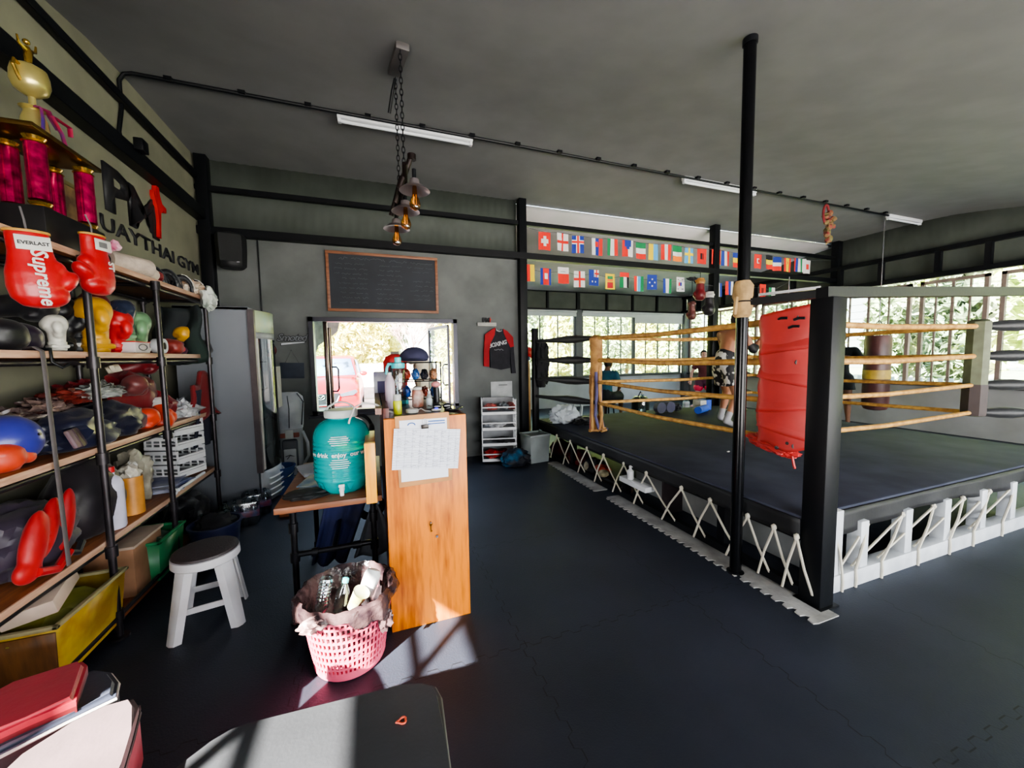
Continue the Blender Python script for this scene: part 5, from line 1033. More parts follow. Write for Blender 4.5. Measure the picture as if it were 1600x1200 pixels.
t = thing('low_bench', 'plain black crate under the pile of kick shields', 'crate', (-.98, 1.22, 0)); B().box((-.0, 0, .16), (.5, .42, .32), bev=.01).make('body', black, t); B().box((0, 0, .33), (.52, .44, .02), bev=.004).make('lid', blk, t); t.name = 'plyometric_crate'

# ------------------------------------------------------------------ stool
def stool(lab, x, y, rz):
    t = thing('plastic_stool', lab, 'stool', (x, y, 0), rz=rz); Hs = .395
    wm_ = mat('stool_white', (216, 216, 222), .35, var=.05, scale=4, col2=(196, 194, 196))
    B().lathe([(.135, Hs-.012), (.145, Hs-.006), (.142, Hs+.004), (.12, Hs+.008), (.02, Hs+.008)], (0, 0, 0), 40).make('seat', mat('stool_top', (58, 50, 52), .5, bump=.3, bscale=140), t)
    b = B(); b.lathe([(.146, Hs-.055), (.15, Hs-.05), (.148, Hs-.012), (.136, Hs-.010), (.136, Hs-.05), (.146, Hs-.055)], (0, 0, 0), 40, cap=False); b.make('rim', wm_, t)
    for k in range(4):
        a = R(45+90*k); u = Vector((math.cos(a), math.sin(a), 0)); v = Vector((-u.y, u.x, 0)); b = B()
        def P(f, g, h):
            z = (Hs-.045)*(1-h); r = .128+.072*h; return u*(r+g)+v*f*(.050-.012*h)+Vector((0, 0, z))
        rings = []
        for h in (0, .3, .6, .9, 1):
            rings.append([b.bm.verts.new(P(f, g, h)) for f, g in ((-1, -.022), (-.6, .006), (0, .012), (.6, .006), (1, -.022), (.8, -.026), (0, -.006), (-.8, -.026))])
        for A_, B_ in zip(rings, rings[1:]):
            for i in range(8): b.bm.faces.new((A_[i], A_[(i+1) % 8], B_[(i+1) % 8], B_[i]))
        b.bm.faces.new(rings[0]); b.bm.faces.new(rings[-1][::-1]); b.make('leg', wm_, t)
    for h, th in ((.62, .03), (.05, .035)):
        z = (Hs-.045)*(1-h); r = .128+.072*h-.014
        for k in range(4):
            a0, a1 = R(45+90*k), R(135+90*k); p0 = Vector((math.cos(a0)*r, math.sin(a0)*r, z)); p1 = Vector((math.cos(a1)*r, math.sin(a1)*r, z)); d = (p1-p0).normalized()*.028
            B().bar(p0+d, p1-d, .008, th).make('stretcher', wm_, t)
    return t
stool('white plastic stool with a round dark brown seat standing beside the rack', -.885, 2.42, R(12))

# ------------------------------------------------------------------ bucket behind the stool, water packs, fridge
def bucket(lab, x, y, r, h, m, fill=None, handle=True, z=0):
    t = thing('bucket', lab, 'bucket', (x, y, z)); B().lathe([(r*.75, 0), (r*.78, .01), (r, h), (r*1.06, h), (r*1.06, h+.012), (r*.96, h+.012), (r*.74, .02), (.01, .02)], (0, 0, 0), 32, cap=False).make('body', m, t)
    if handle: B().tube([(r*1.04*math.cos(a*PI/12), -r*1.04*abs(math.sin(a*PI/12))*.97, h-.02-.28*r*math.sin(a*PI/12)*2) for a in range(13)], .004, 6).make('handle', steel, t)
    if fill: B().blob((0, 0, h*.9), (r*.85, r*.85, h*.35), .3, 3, 3, seed=4).make('contents', fill, t)
    return t
bucket('dark blue bucket full of black cloths between the rack and the stool', -1.09, 3.16, .15, .26, mat('bucket_navy', (44, 50, 84), .4), mat('black_cloths', (22, 22, 26), .8), False)
def waterpack(lab, x, y, n, m, rz, z=0, red_=True):
    t = thing('water_pack', lab, 'water bottle pack', (x, y, z), rz=rz)
    for i in range(n):
        for j in range(2):
            B().lathe([(.03, 0), (.032, .01), (.032, .14), (.02, .17), (.012, .19), (.012, .205)], ((i-(n-1)/2)*.066, (j-.5)*.066, 0), 14).cyl(((i-(n-1)/2)*.066, (j-.5)*.066, .2), ((i-(n-1)/2)*.066, (j-.5)*.066, .218), .013, n=10).make('bottle', m, t)
    B().box((0, 0, .10), (n*.068+.008, .142, .055), bev=.01).make('label_band', mat('band_label', (92, 104, 150), .4, col2=(170, 60, 80), scale=16), t)
    b = B(); b.box((0, 0, .105), (n*.068+.014, .15, .206), bev=.022); b.make('plastic_wrap', glassm('wrap_film', (222, 228, 232), .16, .15), t)
    return t
bw = glassm('water_bottle_clear', (196, 208, 214), .22, .06)
waterpack('shrink wrapped pack of water bottles on the floor in front of the fridge', -1.12, 3.76, 4, bw, R(12))
waterpack('second lower pack of water bottles next to the far rack post', -1.22, 3.52, 3, bw, R(30))
waterpack('water bottle pack at the foot of the fridge door', -1.05, 3.98, 3, bw, R(20))
# fridge, its glass door facing the room
FX0, FX1, FY0, FY1, FZ = -1.62, -1.06, 4.13, 4.74, 1.88
t = thing('display_fridge', 'tall grey drinks fridge with a curved glass door beside the rack', 'fridge', (FX0, FY0, 0))
W, D = FX1-FX0, FY1-FY0
fgrey = mat('fridge_grey', (130, 134, 142), .4, var=.05, scale=2)
b = B(); b.box((W/2, .012, FZ/2+.02), (W, .024, FZ-.04)); b.box((W/2, D-.012, FZ/2+.02), (W, .024, FZ-.04)); b.box((.012, D/2, FZ/2), (.024, D-.05, FZ-.04)); b.box((W/2, D/2, FZ-.01), (W, D, .03), bev=.004); b.box((W/2, D/2, .15), (W, D-.05, .26)); b.make('cabinet', fgrey, t)
def curve(x0, z, u): return (x0+.10*math.sin(PI*u)**.8+.02, .0+D*u, z)
B().grid(lambda u, v: curve(W, .34+1.26*v, u), 14, 4).make('glass_door', glassm('fridge_glass', (150, 178, 180), .3, .05), t)
B().grid(lambda u, v: curve(W, 1.66+.2*v, u), 14, 2).make('light_box', mat('lightbox', (176, 206, 190), .35, col2=(214, 206, 130), scale=3), t, solid=.01)
B().grid(lambda u, v: curve(W, 1.60+.06*v, u), 14, 1).make('door_top_rail', mat('rail_grey', (160, 164, 166), .4), t, solid=.012)
B().bar((W+.02, .0, .34), (W+.02, .0, 1.86), .05, .05).make('door_edge', mat('door_edge', (104, 96, 100), .3, .4), t)
B().bar((W+.045, .03, .36), (W+.045, .03, 1.6), .02, .03).make('door_handle', mat('edge_light', (214, 210, 206), .3), t)
B().grid(lambda u, v: curve(W, .04+.30*v, u), 14, 2).make('grille_panel', mat('grille_grey', (176, 182, 188), .4), t, solid=.01)
b = B()
for k in range(4): b.tube([Vector(curve(W, .09+k*.055, u/10))+Vector((.014, 0, 0)) for u in range(1, 10)], .011, 6, flat=.6)
b.make('grille_slat', whitep, t)
b = B()
for z in (.5, .8, 1.1, 1.38): b.box((W/2+.02, D/2, z), (W-.06, D-.08, .012))
b.make('inner_shelf', steel, t)
for z in (.5, .8, 1.1):
    for k in range(5):
        for x in (.5, .40): B().lathe([(.03, 0), (.032, .01), (.032, .14), (.012, .19), (.012, .21)], (x, .1+k*.1, z+.006), 10).make('drink_bottle', mat('drink%d' % (k % 3), ((120, 160, 150), (180, 196, 190), (90, 120, 140))[k % 3], .3), t)
B().box((.0, 0, 0), (.006, .16, .42)).make('notice', mat('notice_paper', (206, 202, 190), .7), t).location = (W+.128, D*.68, 1.12)
# round red-brown thing behind fridge: fan cap
p = ay(420, 547, YB-.05)
t = thing('wall_fan_knob', 'small round dark red disc on the back wall at the right edge of the fridge', 'disc', tuple(p)); B().cyl((0, .03, 0), (0, -.03, 0), .075, n=24).make('disc', mat('disc_red', (110, 50, 52), .5), t); B().cyl((0, -.03, 0), (0, -.04, 0), .03, n=16).make('hub', steel, t); t.name = 'red_disc'
# golf style bag
p = az(455, 722); gx, gy = -.92, 4.9
t = thing('golf_bag', 'grey and white golf bag with a hood standing against the back wall beside the fridge', 'golf bag', (gx, gy, 0), rz=R(4))
gg = mat('bag_lgrey', (176, 180, 186), .6, var=.08); gd = mat('bag_dgrey', (84, 88, 96), .6)
B().lathe([(.10, 0), (.115, .02), (.12, .5), (.125, .62)], (0, 0, 0), 26, sy=.8).make('body', gg, t)
B().lathe([(.128, .62), (.135, .66), (.15, .9), (.14, .98), (.09, 1.03), (.05, 1.0)], (0, 0, 0), 24, sy=.75).make('hood', mat('hood_white', (206, 210, 216), .5, col2=(160, 166, 176), scale=4), t)
b = B(); b.tube([(.0, -.115, 1.0), (.01, -.118, .85), (0, -.105, .64)], .012, 8, flat=.4); b.tube([(.09, -.07, 1.02), (.145, -.04, .92), (.12, -.06, .66)], .012, 8, flat=.5); b.make('zip', gd, t)
B().box((0, -.105, .3), (.15, .07, .42), bev=.025).make('pocket', gd, t); B().box((0, -.145, .26), (.12, .02, .3), bev=.01).make('front_pocket', gg, t)
B().box((0, -.1, .555), (.19, .05, .05), bev=.01).make('rust_band', mat('rust', (140, 74, 60), .6), t); B().box((0, -.125, .57), (.08, .02, .1), bev=.01).make('white_tag', mat('tagw', (190, 194, 196), .5), t)
B().tube([(-.045, -.157, .33), (0, -.159, .345), (.045, -.157, .325), (0, -.159, .338), (-.03, -.157, .3)], .004, 5).make('emblem', blk, t)
for s in (-1, 1): B().tube([(s*.12, -.02, .58), (s*.17, -.06, .45), (s*.175, -.06, .3), (s*.12, -.05, .2)], .022, 8, flat=.5).make('strap', gg, t)
bucket('blue bucket with a wire handle on the floor in front of the golf bag', -.98, 4.55, .145, .27, mat('bucket_blue', (58, 84, 140), .4))
p = az(438, 780)
t = thing('wooden_block', 'wooden plank end lying on the floor beside the blue bucket', 'plank', (-.78, 3.95, 0)); B().box((0, 0, .03), (.12, .3, .06), bev=.003).make('plank', woodm('plank_w', (170, 100, 60), (120, 70, 40), 'Y', 4, .5, False), t); B().box((0, .0, .065), (.11, .26, .01)).make('cleat', _M['plank_w'], t)

# ------------------------------------------------------------------ basket tower, grey bin
cx0 = 1.545; cyy = 4.83
for k in range(4):
    letter_tray('big white stacking basket by the back wall, %s of four' % ['lowest', 'second from the floor', 'third from the floor', 'topmost'][k], cx0, cyy, .03+k*.205, .44, .36, .20, ang=R(-14))
random.seed(31)
for k, (lab, c, dx, dz, r) in enumerate((('red rolled wraps in the lowest big basket', (206, 44, 40), -.1, .05, (.1, .12, .06)), ('red glove padding in the lowest big basket', (190, 30, 30), .06, .05, (.09, .12, .055)), ('dark mixed cloths in the second basket of the tower', (60, 56, 60), .06, .25, (.14, .13, .03)), ('white bottles and tapes in the third basket of the tower', (200, 200, 204), -.06, .455, (.14, .12, .03)), ('pink packets in the topmost big basket', (190, 90, 84), -.11, .68, (.08, .1, .05)), ('grey packet in the topmost big basket', (130, 136, 140), .06, .68, (.06, .1, .055)), ('red brown packet at the right of the topmost big basket', (150, 74, 70), .15, .68, (.05, .1, .055)))):
    bagmesh('wrapped_bundle', lab, 'bundle', (cx0+dx, cyy-.05+dx*-.2, .02+dz), r, mat('bundle%d' % k, c, .6, var=.3, scale=18), .35, 80+k)
p = ay(792, 612, 5.1)
t = thing('notice_card', 'white notice card standing behind the topmost big basket', 'notice', (p.x-.06, YB-.006, .80)); B().box((0, 0, .12), (.32, .004, .24)).make('card', mat('card_w', (186, 190, 192), .7), t); B().box((.02, -.004, .19), (.13, .002, .012)).make('print', mat('pgrey', (110, 110, 112), .7), t)
b = B(); b.blob((0, 0, .09), (.19, .13, .12), .3, 2.6, 4, seed=90, flat=.75); o = b.make('gear_pile', mat('pile_cyan', (24, 26, 36), .7, col2=(30, 110, 150), scale=5, lo=.3, hi=.5)); o.location = (1.66, 4.50, 0); tag(o, 'black and bright blue gear heaped on the floor in front of the basket tower', 'gear')
t = thing('grey_bin', 'open light grey square bin between the basket tower and the ring', 'bin', (1.985, 4.62, 0), rz=R(8))
gb = mat('bin_grey', (150, 158, 158), .4, var=.05); b = B(); b.prism([(-.13, -.12), (.13, -.12), (.13, .12), (-.13, .12)], .36)
for v in b.bm.verts:
    if v.co.z > .1: v.co.x *= 1.12; v.co.y *= 1.12
bmesh.ops.delete(b.bm, geom=[f for f in b.bm.faces if all(v.co.z > .35 for v in f.verts)], context='FACES'); b.make('body', gb, t, solid=-.006); b = B()
for s in (-1, 1): b.box((s*.147, 0, .36), (.022, .3, .022), bev=.004); b.box((0, s*.135, .36), (.3, .022, .022), bev=.004)
b.make('rim', gb, t)
# ------------------------------------------------------------------ boxing ring
RX0, RX1, RY0, RY1, RZ = 2.22, 5.75, 1.40, 5.05, .48
ring = thing('boxing_ring', 'raised boxing ring with black canvas, gold ropes and padded corners', 'boxing ring', (0, 0, 0))
canv = mat('canvas_black', (68, 71, 84), .7, spec=.07, var=.14, scale=3, bump=.25, bscale=5)
canv.node_tree.nodes['Principled BSDF'].inputs['Specular Tint'].default_value = (.55, .6, 1, 1); fm.node_tree.nodes['Principled BSDF'].inputs['Specular Tint'].default_value = (.75, .85, 1, 1)
b = B(); b.box(((RX0+RX1)/2, (RY0+RY1)/2, RZ-.02), (RX1-RX0, RY1-RY0, .04), bev=.014); b.make('canvas', canv, ring)
apm = mat('apron_black', (30, 31, 35), .6, var=.2, scale=2, bump=.3, bscale=9)
b = B()
for y0, y1, x in ((RY0, RY1, RX0),): b.grid(lambda u, v: (RX0-.004+.012*math.sin(u*40)*v, RY0+(RY1-RY0)*u, RZ-.015-.115*v), 60, 4)
b.make('apron', apm, ring, solid=.012)
b = B(); b.grid(lambda u, v: (RX0+(RX1-RX0)*u, RY0-.004+.012*math.sin(u*46)*v, RZ-.015-(.12+.02*math.sin(u*13))*v), 60, 4); b.make('apron', apm, ring, solid=.012)
b = B(); b.box(((RX0+RX1)/2, (RY0+RY1)/2, RZ-.09), (RX1-RX0-.1, RY1-RY0-.1, .08)); b.make('deck', black, ring)
b = B(); b.bar((RX0+.02, RY0, .045), (RX0+.02, RY1, .045), .05, .05); b.bar((RX0+.02, RY0, RZ-.12), (RX0+.02, RY1, RZ-.12), .05, .04); b.make('side_rail', black, ring)
for y in (1.95, 3.05, 4.1, 4.95): B().box((RX0+.06, y, .19), (.06, .06, .38)).make('frame_leg', black, ring)
B().box((RX0+.32, 2.35, .18), (.02, 1.75, .34)).make('skirting_board', mat('grey_board', (150, 152, 152), .8, scale=2, col2=(120, 122, 122)), ring)
B().box(((RX0+RX1)/2, RY0-.005, .05), (RX1-RX0-.12, .085, .10), bev=.004).make('front_beam', whitepaint, ring)
B().box((RX0+.9, RY0+1.2, .16), (1.6, .02, .32)).make('inner_board', mat('dark_board', (50, 40, 44), .8), ring)
for px, h in ((1296, .40), (1337, .30), (1406, .30), (1466, .30), (1522, .30), (1568, .30)):
    p = ay(px, 800, RY0); B().box((p.x+.03, RY0+.0, .10+h/2-.02), (.075, .075, h), bev=.004).make('stub_post', whitepaint, ring)
# cords lacing the canvas to the frame
cord = mat('lacing_cord', (206, 200, 184), .8, var=.05)
tops = [(871, 686), (892, 692), (918, 703), (944, 712), (976, 722), (1011, 736), (1066, 760), (1111, 777), (1170, 797), (1211, 815), (1247, 822)]
yt = [ax(px, py, RX0-.015).y for px, py in tops]
for i, y in enumerate(yt):
    d = ((yt[i-1]-y) if i else .35); e = (y-yt[i+1]) if i+1 < len(yt) else .1
    zt_ = RZ-.125
    b = B(); b.tube([(RX0-.022, y, zt_), (RX0-.03, y+min(d, .4)*.28, .2), (RX0-.03, y+min(d, .4)*.50, .035)], .0075, 6); b.tube([(RX0-.022, y, zt_), (RX0-.02, y-e*.45, .19), (RX0+.0, y-e*.80, .06)], .0075, 6); b.blob((RX0-.024, y, zt_+.006), (.014, .014, .02), .2); b.make('lacing_cord', cord, ring)
FTOP = [1307, 1357, 1412, 1460, 1505, 1545, 1583]; FWR = [1317, 1338, 1378, 1434, 1482, 1518, 1562]
for i, (a, c) in enumerate(zip(FTOP, FWR)):
    xa = ay(a, 820, RY0-.03).x; xc = ay(c, 860, RY0-.05).x; y = RY0-.052
    B().tube([(xa, RY0-.02, RZ-.135), (xa+(xc-xa)*.5, RY0-.045, .24), (xc, y, .11), (xc+.004, y-.004, .05), (xc+.006, y, .0)], .0075, 6).blob((xa, RY0-.02, RZ-.13), (.014, .014, .018), .2).make('lacing_cord', cord, ring)
    if i+1 < len(FTOP):
        xn = ay(FTOP[i+1], 815, RY0-.03).x; B().tube([(xc, RY0-.03, .12), ((xc+xn)/2, RY0-.03, .24), (xn, RY0-.02, RZ-.135)], .0075, 6).make('lacing_cord', cord, ring)
# ropes
rope = mat('rope_gold', (206, 160, 84), .55, col2=(160, 116, 60), scale=20, var=.1); padb = pleather('rope_pad', (34, 36, 38), .5)
X0, X1, Y0, Y1 = 2.50, 5.10, 1.80, 3.95; RZS = [1.60, 1.335, 1.075, .825]
cor = [(X0, Y0), (X0, Y1), (X1, Y1), (X1, Y0)]; rope_w = mat('rope_under', (222, 212, 190), .6)
for k, z in enumerate(RZS):
    rr_ = .023 if k < 2 else .019
    for (a, c) in zip(cor, cor[1:]+cor[:1]):
        a, c = Vector((*a, z)), Vector((*c, z)); m = (a+c)/2-Vector((0, 0, .022))
        q = [a.lerp(m, s)+Vector((0, 0, 0)) for s in (0, .33, .66, 1)]+[m.lerp(c, s) for s in (.33, .66, 1)]
        B().tube(q, rr_*(.75 if a.y == Y1 and c.y == Y1 else 1), 12).make('rope', rope, ring)
# spreader straps between ropes near the middle
B().tube([(X0+.005, 2.05, RZS[0]), (X0+.01, 2.05, RZ)], .010, 8).make('rope_spacer', mat('strap_pale', (176, 140, 120), .7), ring)
# corner posts, turnbuckles
def corner_tb(px_, py_, qx, qy, ztop, lab, pad=True):
    for z in RZS:
        a = Vector((px_, py_, z)); c = Vector((qx, qy, z)); m = a.lerp(c, .45)
        b = B(); b.tube([a, a.lerp(c, .12), a.lerp(c, .3), m, a.lerp(c, .65), a.lerp(c, .8), c], [.022, .034, .05, .052, .034, .026, .024], 12); b.make('turnbuckle_pad', padb, ring)
corner_tb(X0, Y1, 2.17, 4.93, 1.8, '')
corner_tb(X1, Y0, 5.62, 1.47, 1.8, '')
corner_tb(X0, Y0, 2.40, 1.56, 1.8, '')
corner_tb(X1, Y1, 5.62, 4.93, 1.8, '')
B().box((2.165, 5.0, .90), (.08, .08, 1.77), bev=.006).make('corner_post', black, ring)
B().box((5.66, 5.0, .90), (.08, .08, 1.77), bev=.006).make('corner_post', black, ring)
B().box((5.66, 1.43, .99), (.10, .10, 1.96), bev=.006).make('corner_post', black, ring)
# cloth wrapped far left corner
goldc = mat('gold_cloth', (196, 152, 92), .8, col2=(150, 108, 66), scale=10, bump=.4, bscale=25)
b = B(); b.tube([(X0, Y1, 1.635), (X0, Y1, 1.60), (X0+.005, Y1-.01, 1.35), (X0, Y1, 1.2), (X0, Y1, 1.05)], [.03, .078, .072, .062, .04], 14); b.make('corner_wrap', goldc, ring)
random.seed(6)
for i in range(9):
    a = i*.7; r = .06; x, y = X0+r*math.cos(a), Y1+r*math.sin(a); m = goldc if i % 3 else (mat('salmon_rag', (206, 130, 120), .8) if i % 2 else mat('violet_rag', (96, 90, 130), .8))
    B().tube([(x, y, 1.22+.08*math.sin(i)), (x+.01*math.cos(i*2), y, .95), (x+.03*math.sin(i*2), y-.01, .68), (x+.03*math.cos(i*3), y-.03, RZ+.03), (x+.08*math.cos(i*2), y-.05, RZ+.018)], [.018, .020, .017, .019, .016], 7).make('hanging_rag', m, ring)
b = B(); b.tube([(X0-.12, Y1-.03, RZ+.02), (X0-.03, Y1-.08, RZ+.022), (X0+.03, Y1-.06, RZ+.02), (X0+.12, Y1-.04, RZ+.03), (X0+.08, Y1-.1, RZ+.02), (X0, Y1-.12, RZ+.018)], .016, 8); b.make('rope_end', goldc, ring)
# near left red padded corner
redp = mat('corner_red', (198, 60, 58), .5, var=.12, scale=5, bump=.35, bscale=7)
t = thing('corner_pad', 'tall folded red vinyl pad tied over the ropes at the near left ring corner', 'corner pad', (2.445, 1.70, 0))
b = B()
def padf(u, v):
    z = 1.66-.86*v; x = -.14+.19*u; bulge = .10*math.sin(PI*min(1, max(0, u)))**.6
    fold = .014*math.sin(v*26)+.01*math.sin(v*11+u*5)
    return (x*.35-bulge*.25+.06*(1-u)*0, .10-.30*u-.0+fold*.5-.02, z+.05*(u-.5)*(1-v)-.04*(u)*v*0+.02*math.sin(u*8)*v)
for s in (-1, 1):
    b.grid(lambda u, v: (padf(u, v)[0]*1+(.05 if s > 0 else -.015), padf(u, v)[1], padf(u, v)[2]), 12, 40)
o = b.make('vinyl_cover', redp, t, solid=.022)
for k, z in enumerate((1.50, 1.30, 1.13, .98)): B().grid(lambda u, v: (padf(u, 0)[0]-.028-.022*v, padf(u, 0)[1]+.01*math.sin(u*6+k), z-.12*v*(.5+(.5*u if k % 2 else .5-.4*u))), 10, 4).make('folded_flap', redp, t, solid=.014)
b = B(); b.blob((-.02, .05, .80), (.07, .15, .045), .3, 3, 4, rot=(R(12), 0, 0), seed=3); b.blob((0, -.05, .76), (.05, .08, .03), .3, 3, 3); b.tube([(-.02, -.1, .76), (-.03, -.12, .70), (-.02, -.12, .68)], .008, 6); b.make('crumpled_hem', redp, t)
b = B(); b.cyl((-.085, -.05, .80), (-.09, -.05, .80), .012, n=12); b.cyl((-.08, -.11, .84), (-.085, -.11, .84), .010, n=12); b.make('eyelet', steel, t)
for y, z in ((-.02, 1.60), (-.12, 1.59), (-.09, 1.545)): B().tube([(-.075, y, z), (-.085, y-.03, z+.006), (-.075, y-.06, z+.004)], .009, 6).make('lace_hole', blk, t)
# near right corner pad, olive
ol = mat('olive_pad', (104, 110, 84), .6, var=.2)
t = thing('corner_pad', 'dark olive padded corner at the right end of the ring ropes', 'corner pad', (X1, Y0, 0))
B().lathe([(.05, .79), (.075, .80), (.08, 1.2), (.078, 1.64), (.05, 1.66)], (0, 0, 0), 8).make('cushion', ol, t); B().lathe([(.0805, .80), (.0835, .83), (.084, 1.05), (.081, 1.08)], (0, 0, 0), 8).make('lower_patch', mat('dark_red_pad', (58, 46, 44), .6), t)

# ------------------------------------------------------------------ poles
t = thing('steel_column', 'thick square black steel column at the near left corner of the ring', 'column', (2.275, 1.345, 0)); B().box((0, 0, .84), (.115, .115, 1.68), bev=.008).make('shaft', black, t); B().box((0, 0, .004), (.15, .15, .008)).make('base_plate', black, t)
t = thing('round_pole', 'round black pole from floor to ceiling beside the left side of the ring', 'pole', (2.12, 1.72, 0)); B().cyl((0, 0, .0), (0, 0, zc(1.72)-.01), .034, n=32).make('shaft', mat('pole_black', (18, 19, 22), .18, .5), t); B().cyl((0, 0, zc(1.72)-.04), (0, 0, zc(1.72)-.01), .04, n=24).make('cap', black, t); B().cyl((0, 0, 0), (0, 0, .008), .05, n=24).make('base_plate', black, t)
t = thing('hand_wrap_bundle', 'beige cloth wrapped around the round black pole at head height', 'cloth wrap', (2.12, 1.72, 1.71)); wrapm = mat('wrap_beige', (180, 150, 104), .9, var=.2, scale=14, bump=.5, bscale=30)
b = B(); b.lathe([(.036, -.10), (.048, -.085), (.052, -.03), (.046, 0), (.056, .03), (.054, .09), (.038, .12)], (0, 0, 0), 26, wave=lambda a, z: 1+.06*math.sin(3*a+z*60), cap=False); b.make('wrapping', wrapm, t)
B().tube([(-.05, -.0, .02), (-.07, -.01, -.03), (-.065, 0, -.08)], .012, 7).make('loose_end', wrapm, t); B().tube([(.055*math.cos(a*PI/10), .055*math.sin(a*PI/10), -.005) for a in range(20)], .004, 5, closed=True).make('black_tie', blk, t)
# cage header
b = B(); b.bar((2.275, 1.345, 1.705), (2.14, 1.69, 1.70), .05, .04)
b.bar((2.22, 1.345, 1.705), (7.2, 1.26, 1.915), .06, .055)
struct(b.make('trim_30', black), 'black cage beam from the top of the square column towards the right', 'beam')
b = B(); b.bar((2.175, 1.66, 1.74), (2.3, 1.4, 1.745), .02, .015)
struct(b.make('trim_31', steel), 'thin steel rail beside the cage beam', 'rail')
# dangling things from column 11: gloves
cx1, cy1 = 5.52, YB-.16
gb_ = pleather('hang_black', (34, 30, 36), .4)
for (px, py, lab, m, cm_, sc) in ((1094, 448, 'dark red and gold glove hanging highest beside the middle column', dred, mat('glove_gold', (170, 120, 60), .5), 1.35), (1108, 470, 'black glove with white trim hanging below the dark red one', gb_, trim_w, 1.45), (1081, 482, 'small brown glove hanging lowest on a long cord left of the middle column', pleather('brown_l', (110, 60, 56)), None, 1.1)):
    p = ay(px, py, cy1-.05); o = glove(lab, (p.x, p.y, p.z+.1*sc), (180, 0, 30), m, cm_ or m, sc=sc)
    b = B(); b.tube([(0, 0, .0), (.0, 0, -.10 if px > 1085 else -.32)], .004, 5); b.make('cord', black, o)
p = ay(1082, 436, cy1)
tag(B().blob((p.x, p.y, p.z), (.10, .05, .03), .5, 3, 3).tube([(p.x, p.y, p.z), (p.x+.12, p.y, p.z-.1)], .012, 6).make('dark_rag', blk), 'dark rag hooked over the lower beam left of the middle column', 'rag')
# garland hanging from the ceiling
p = az(1293, 330, 3.56)
p = ay(1293, 330, YC)
t = thing('flower_garland', 'faded red and green garland hanging from the ceiling conduit at the right', 'garland', (p.x, YC, 3.53))
B().tube([(-.06*math.sin(a*PI/6)-.03, 0, -.13-.13*math.cos(a*PI/6)) for a in range(12)], .016, 8, closed=True).make('ring', mat('garland_red', (130, 40, 44), .8, var=.3), t)
b = B(); random.seed(9)
for i in range(16): b.blob((.04+random.uniform(-.06, .07), random.uniform(-.03, .03), -.12-i*.026), (.05, .035, .04), .4, 3, 2, seed=i)
b.make('flowers', mat('garland_green', (110, 110, 66), .8, col2=(130, 50, 50), scale=12), t)
b = B()
for i in range(4): b.tube([(.02+i*.02, 0, -.45), (.02+i*.025, .01, -.56+.03*i)], [.016, .008], 6)
b.make('tassel', mat('tassel', (190, 160, 90), .8), t)

# ------------------------------------------------------------------ things under and on the ring, left end
def under(name, lab, cat, px, py, z, r, c, amp=.3, seed=0, x=RX0+.18):
    p = ax(px, py, x); o = B().blob((0, 0, r[2]*.7), r, amp, 2.6, 3, seed=seed, flat=.7).make(name, mat(name+str(seed), c, .6, var=.3, scale=12)); o.location = (x, p.y, z); return tag(o, lab, cat)
under('rolled_mat', 'dark red bundle pushed under the far end of the ring', 'bundle', 878, 700, .0, (.13, .22, .14), (96, 30, 34), seed=1)
under('gear_bag', 'red and black gear bag under the ring behind the third lacing', 'bag', 905, 705, .0, (.13, .2, .12), (120, 30, 30), seed=2)
under('gear_bag', 'dark bag with orange trim under the ring behind the fourth lacing', 'bag', 928, 722, .0, (.13, .16, .11), (40, 38, 44), seed=3)
under('orange_pad', 'orange and red pad under the ring beside the white cap', 'pad', 942, 724, .10, (.08, .1, .05), (220, 80, 50), seed=4, x=RX0+.12)
under('cream_cap', 'cream cap under the ring in front of the orange pad', 'cap', 943, 732, .09, (.06, .06, .04), (206, 196, 160), .1, 5, RX0+.07)
under('black_shoe', 'black and white shoe lying under the ring', 'shoe', 952, 745, .02, (.06, .12, .05), (30, 30, 34), .2, 6, RX0+.10)
under('white_bottle', 'small pale bottle lying under the ring', 'bottle', 916, 722, .06, (.03, .03, .06), (200, 194, 170), .05, 7, RX0+.06)
under('brown_ball', 'brown ball under the ring near the white shelf', 'ball', 980, 752, .02, (.06, .06, .06), (110, 84, 70), .03, 8, RX0+.10)
p0, p1 = ax(976, 742, RX0-.06), ax(1006, 736, RX0-.06)
t = thing('small_shelf', 'small white board resting on the ring side lacing', 'shelf', (RX0-.035, (p0.y+p1.y)/2, .235)); B().box((0, 0, 0), (.10, abs(p0.y-p1.y)+.1, .045), bev=.003).make('board', whitep, t); B().box((.055, 0, -.02), (.01, .1, .08)).make('bracket', black, t)
t = thing('spray_bottle', 'white pump bottle standing on the small white board at the ring side', 'bottle', (RX0-.045, (p0.y+p1.y)/2+.07, .258)); B().lathe([(.028, 0), (.03, .004), (.03, .075), (.012, .09), (.012, .1)], (0, 0, 0), 20).make('body', whitep, t); B().lathe([(.012, .1), (.013, .12), (.005, .125)], (0, 0, 0), 12).cyl((0, 0, .118), (0, -.03, .118), .004, n=8).make('pump', whitep, t)
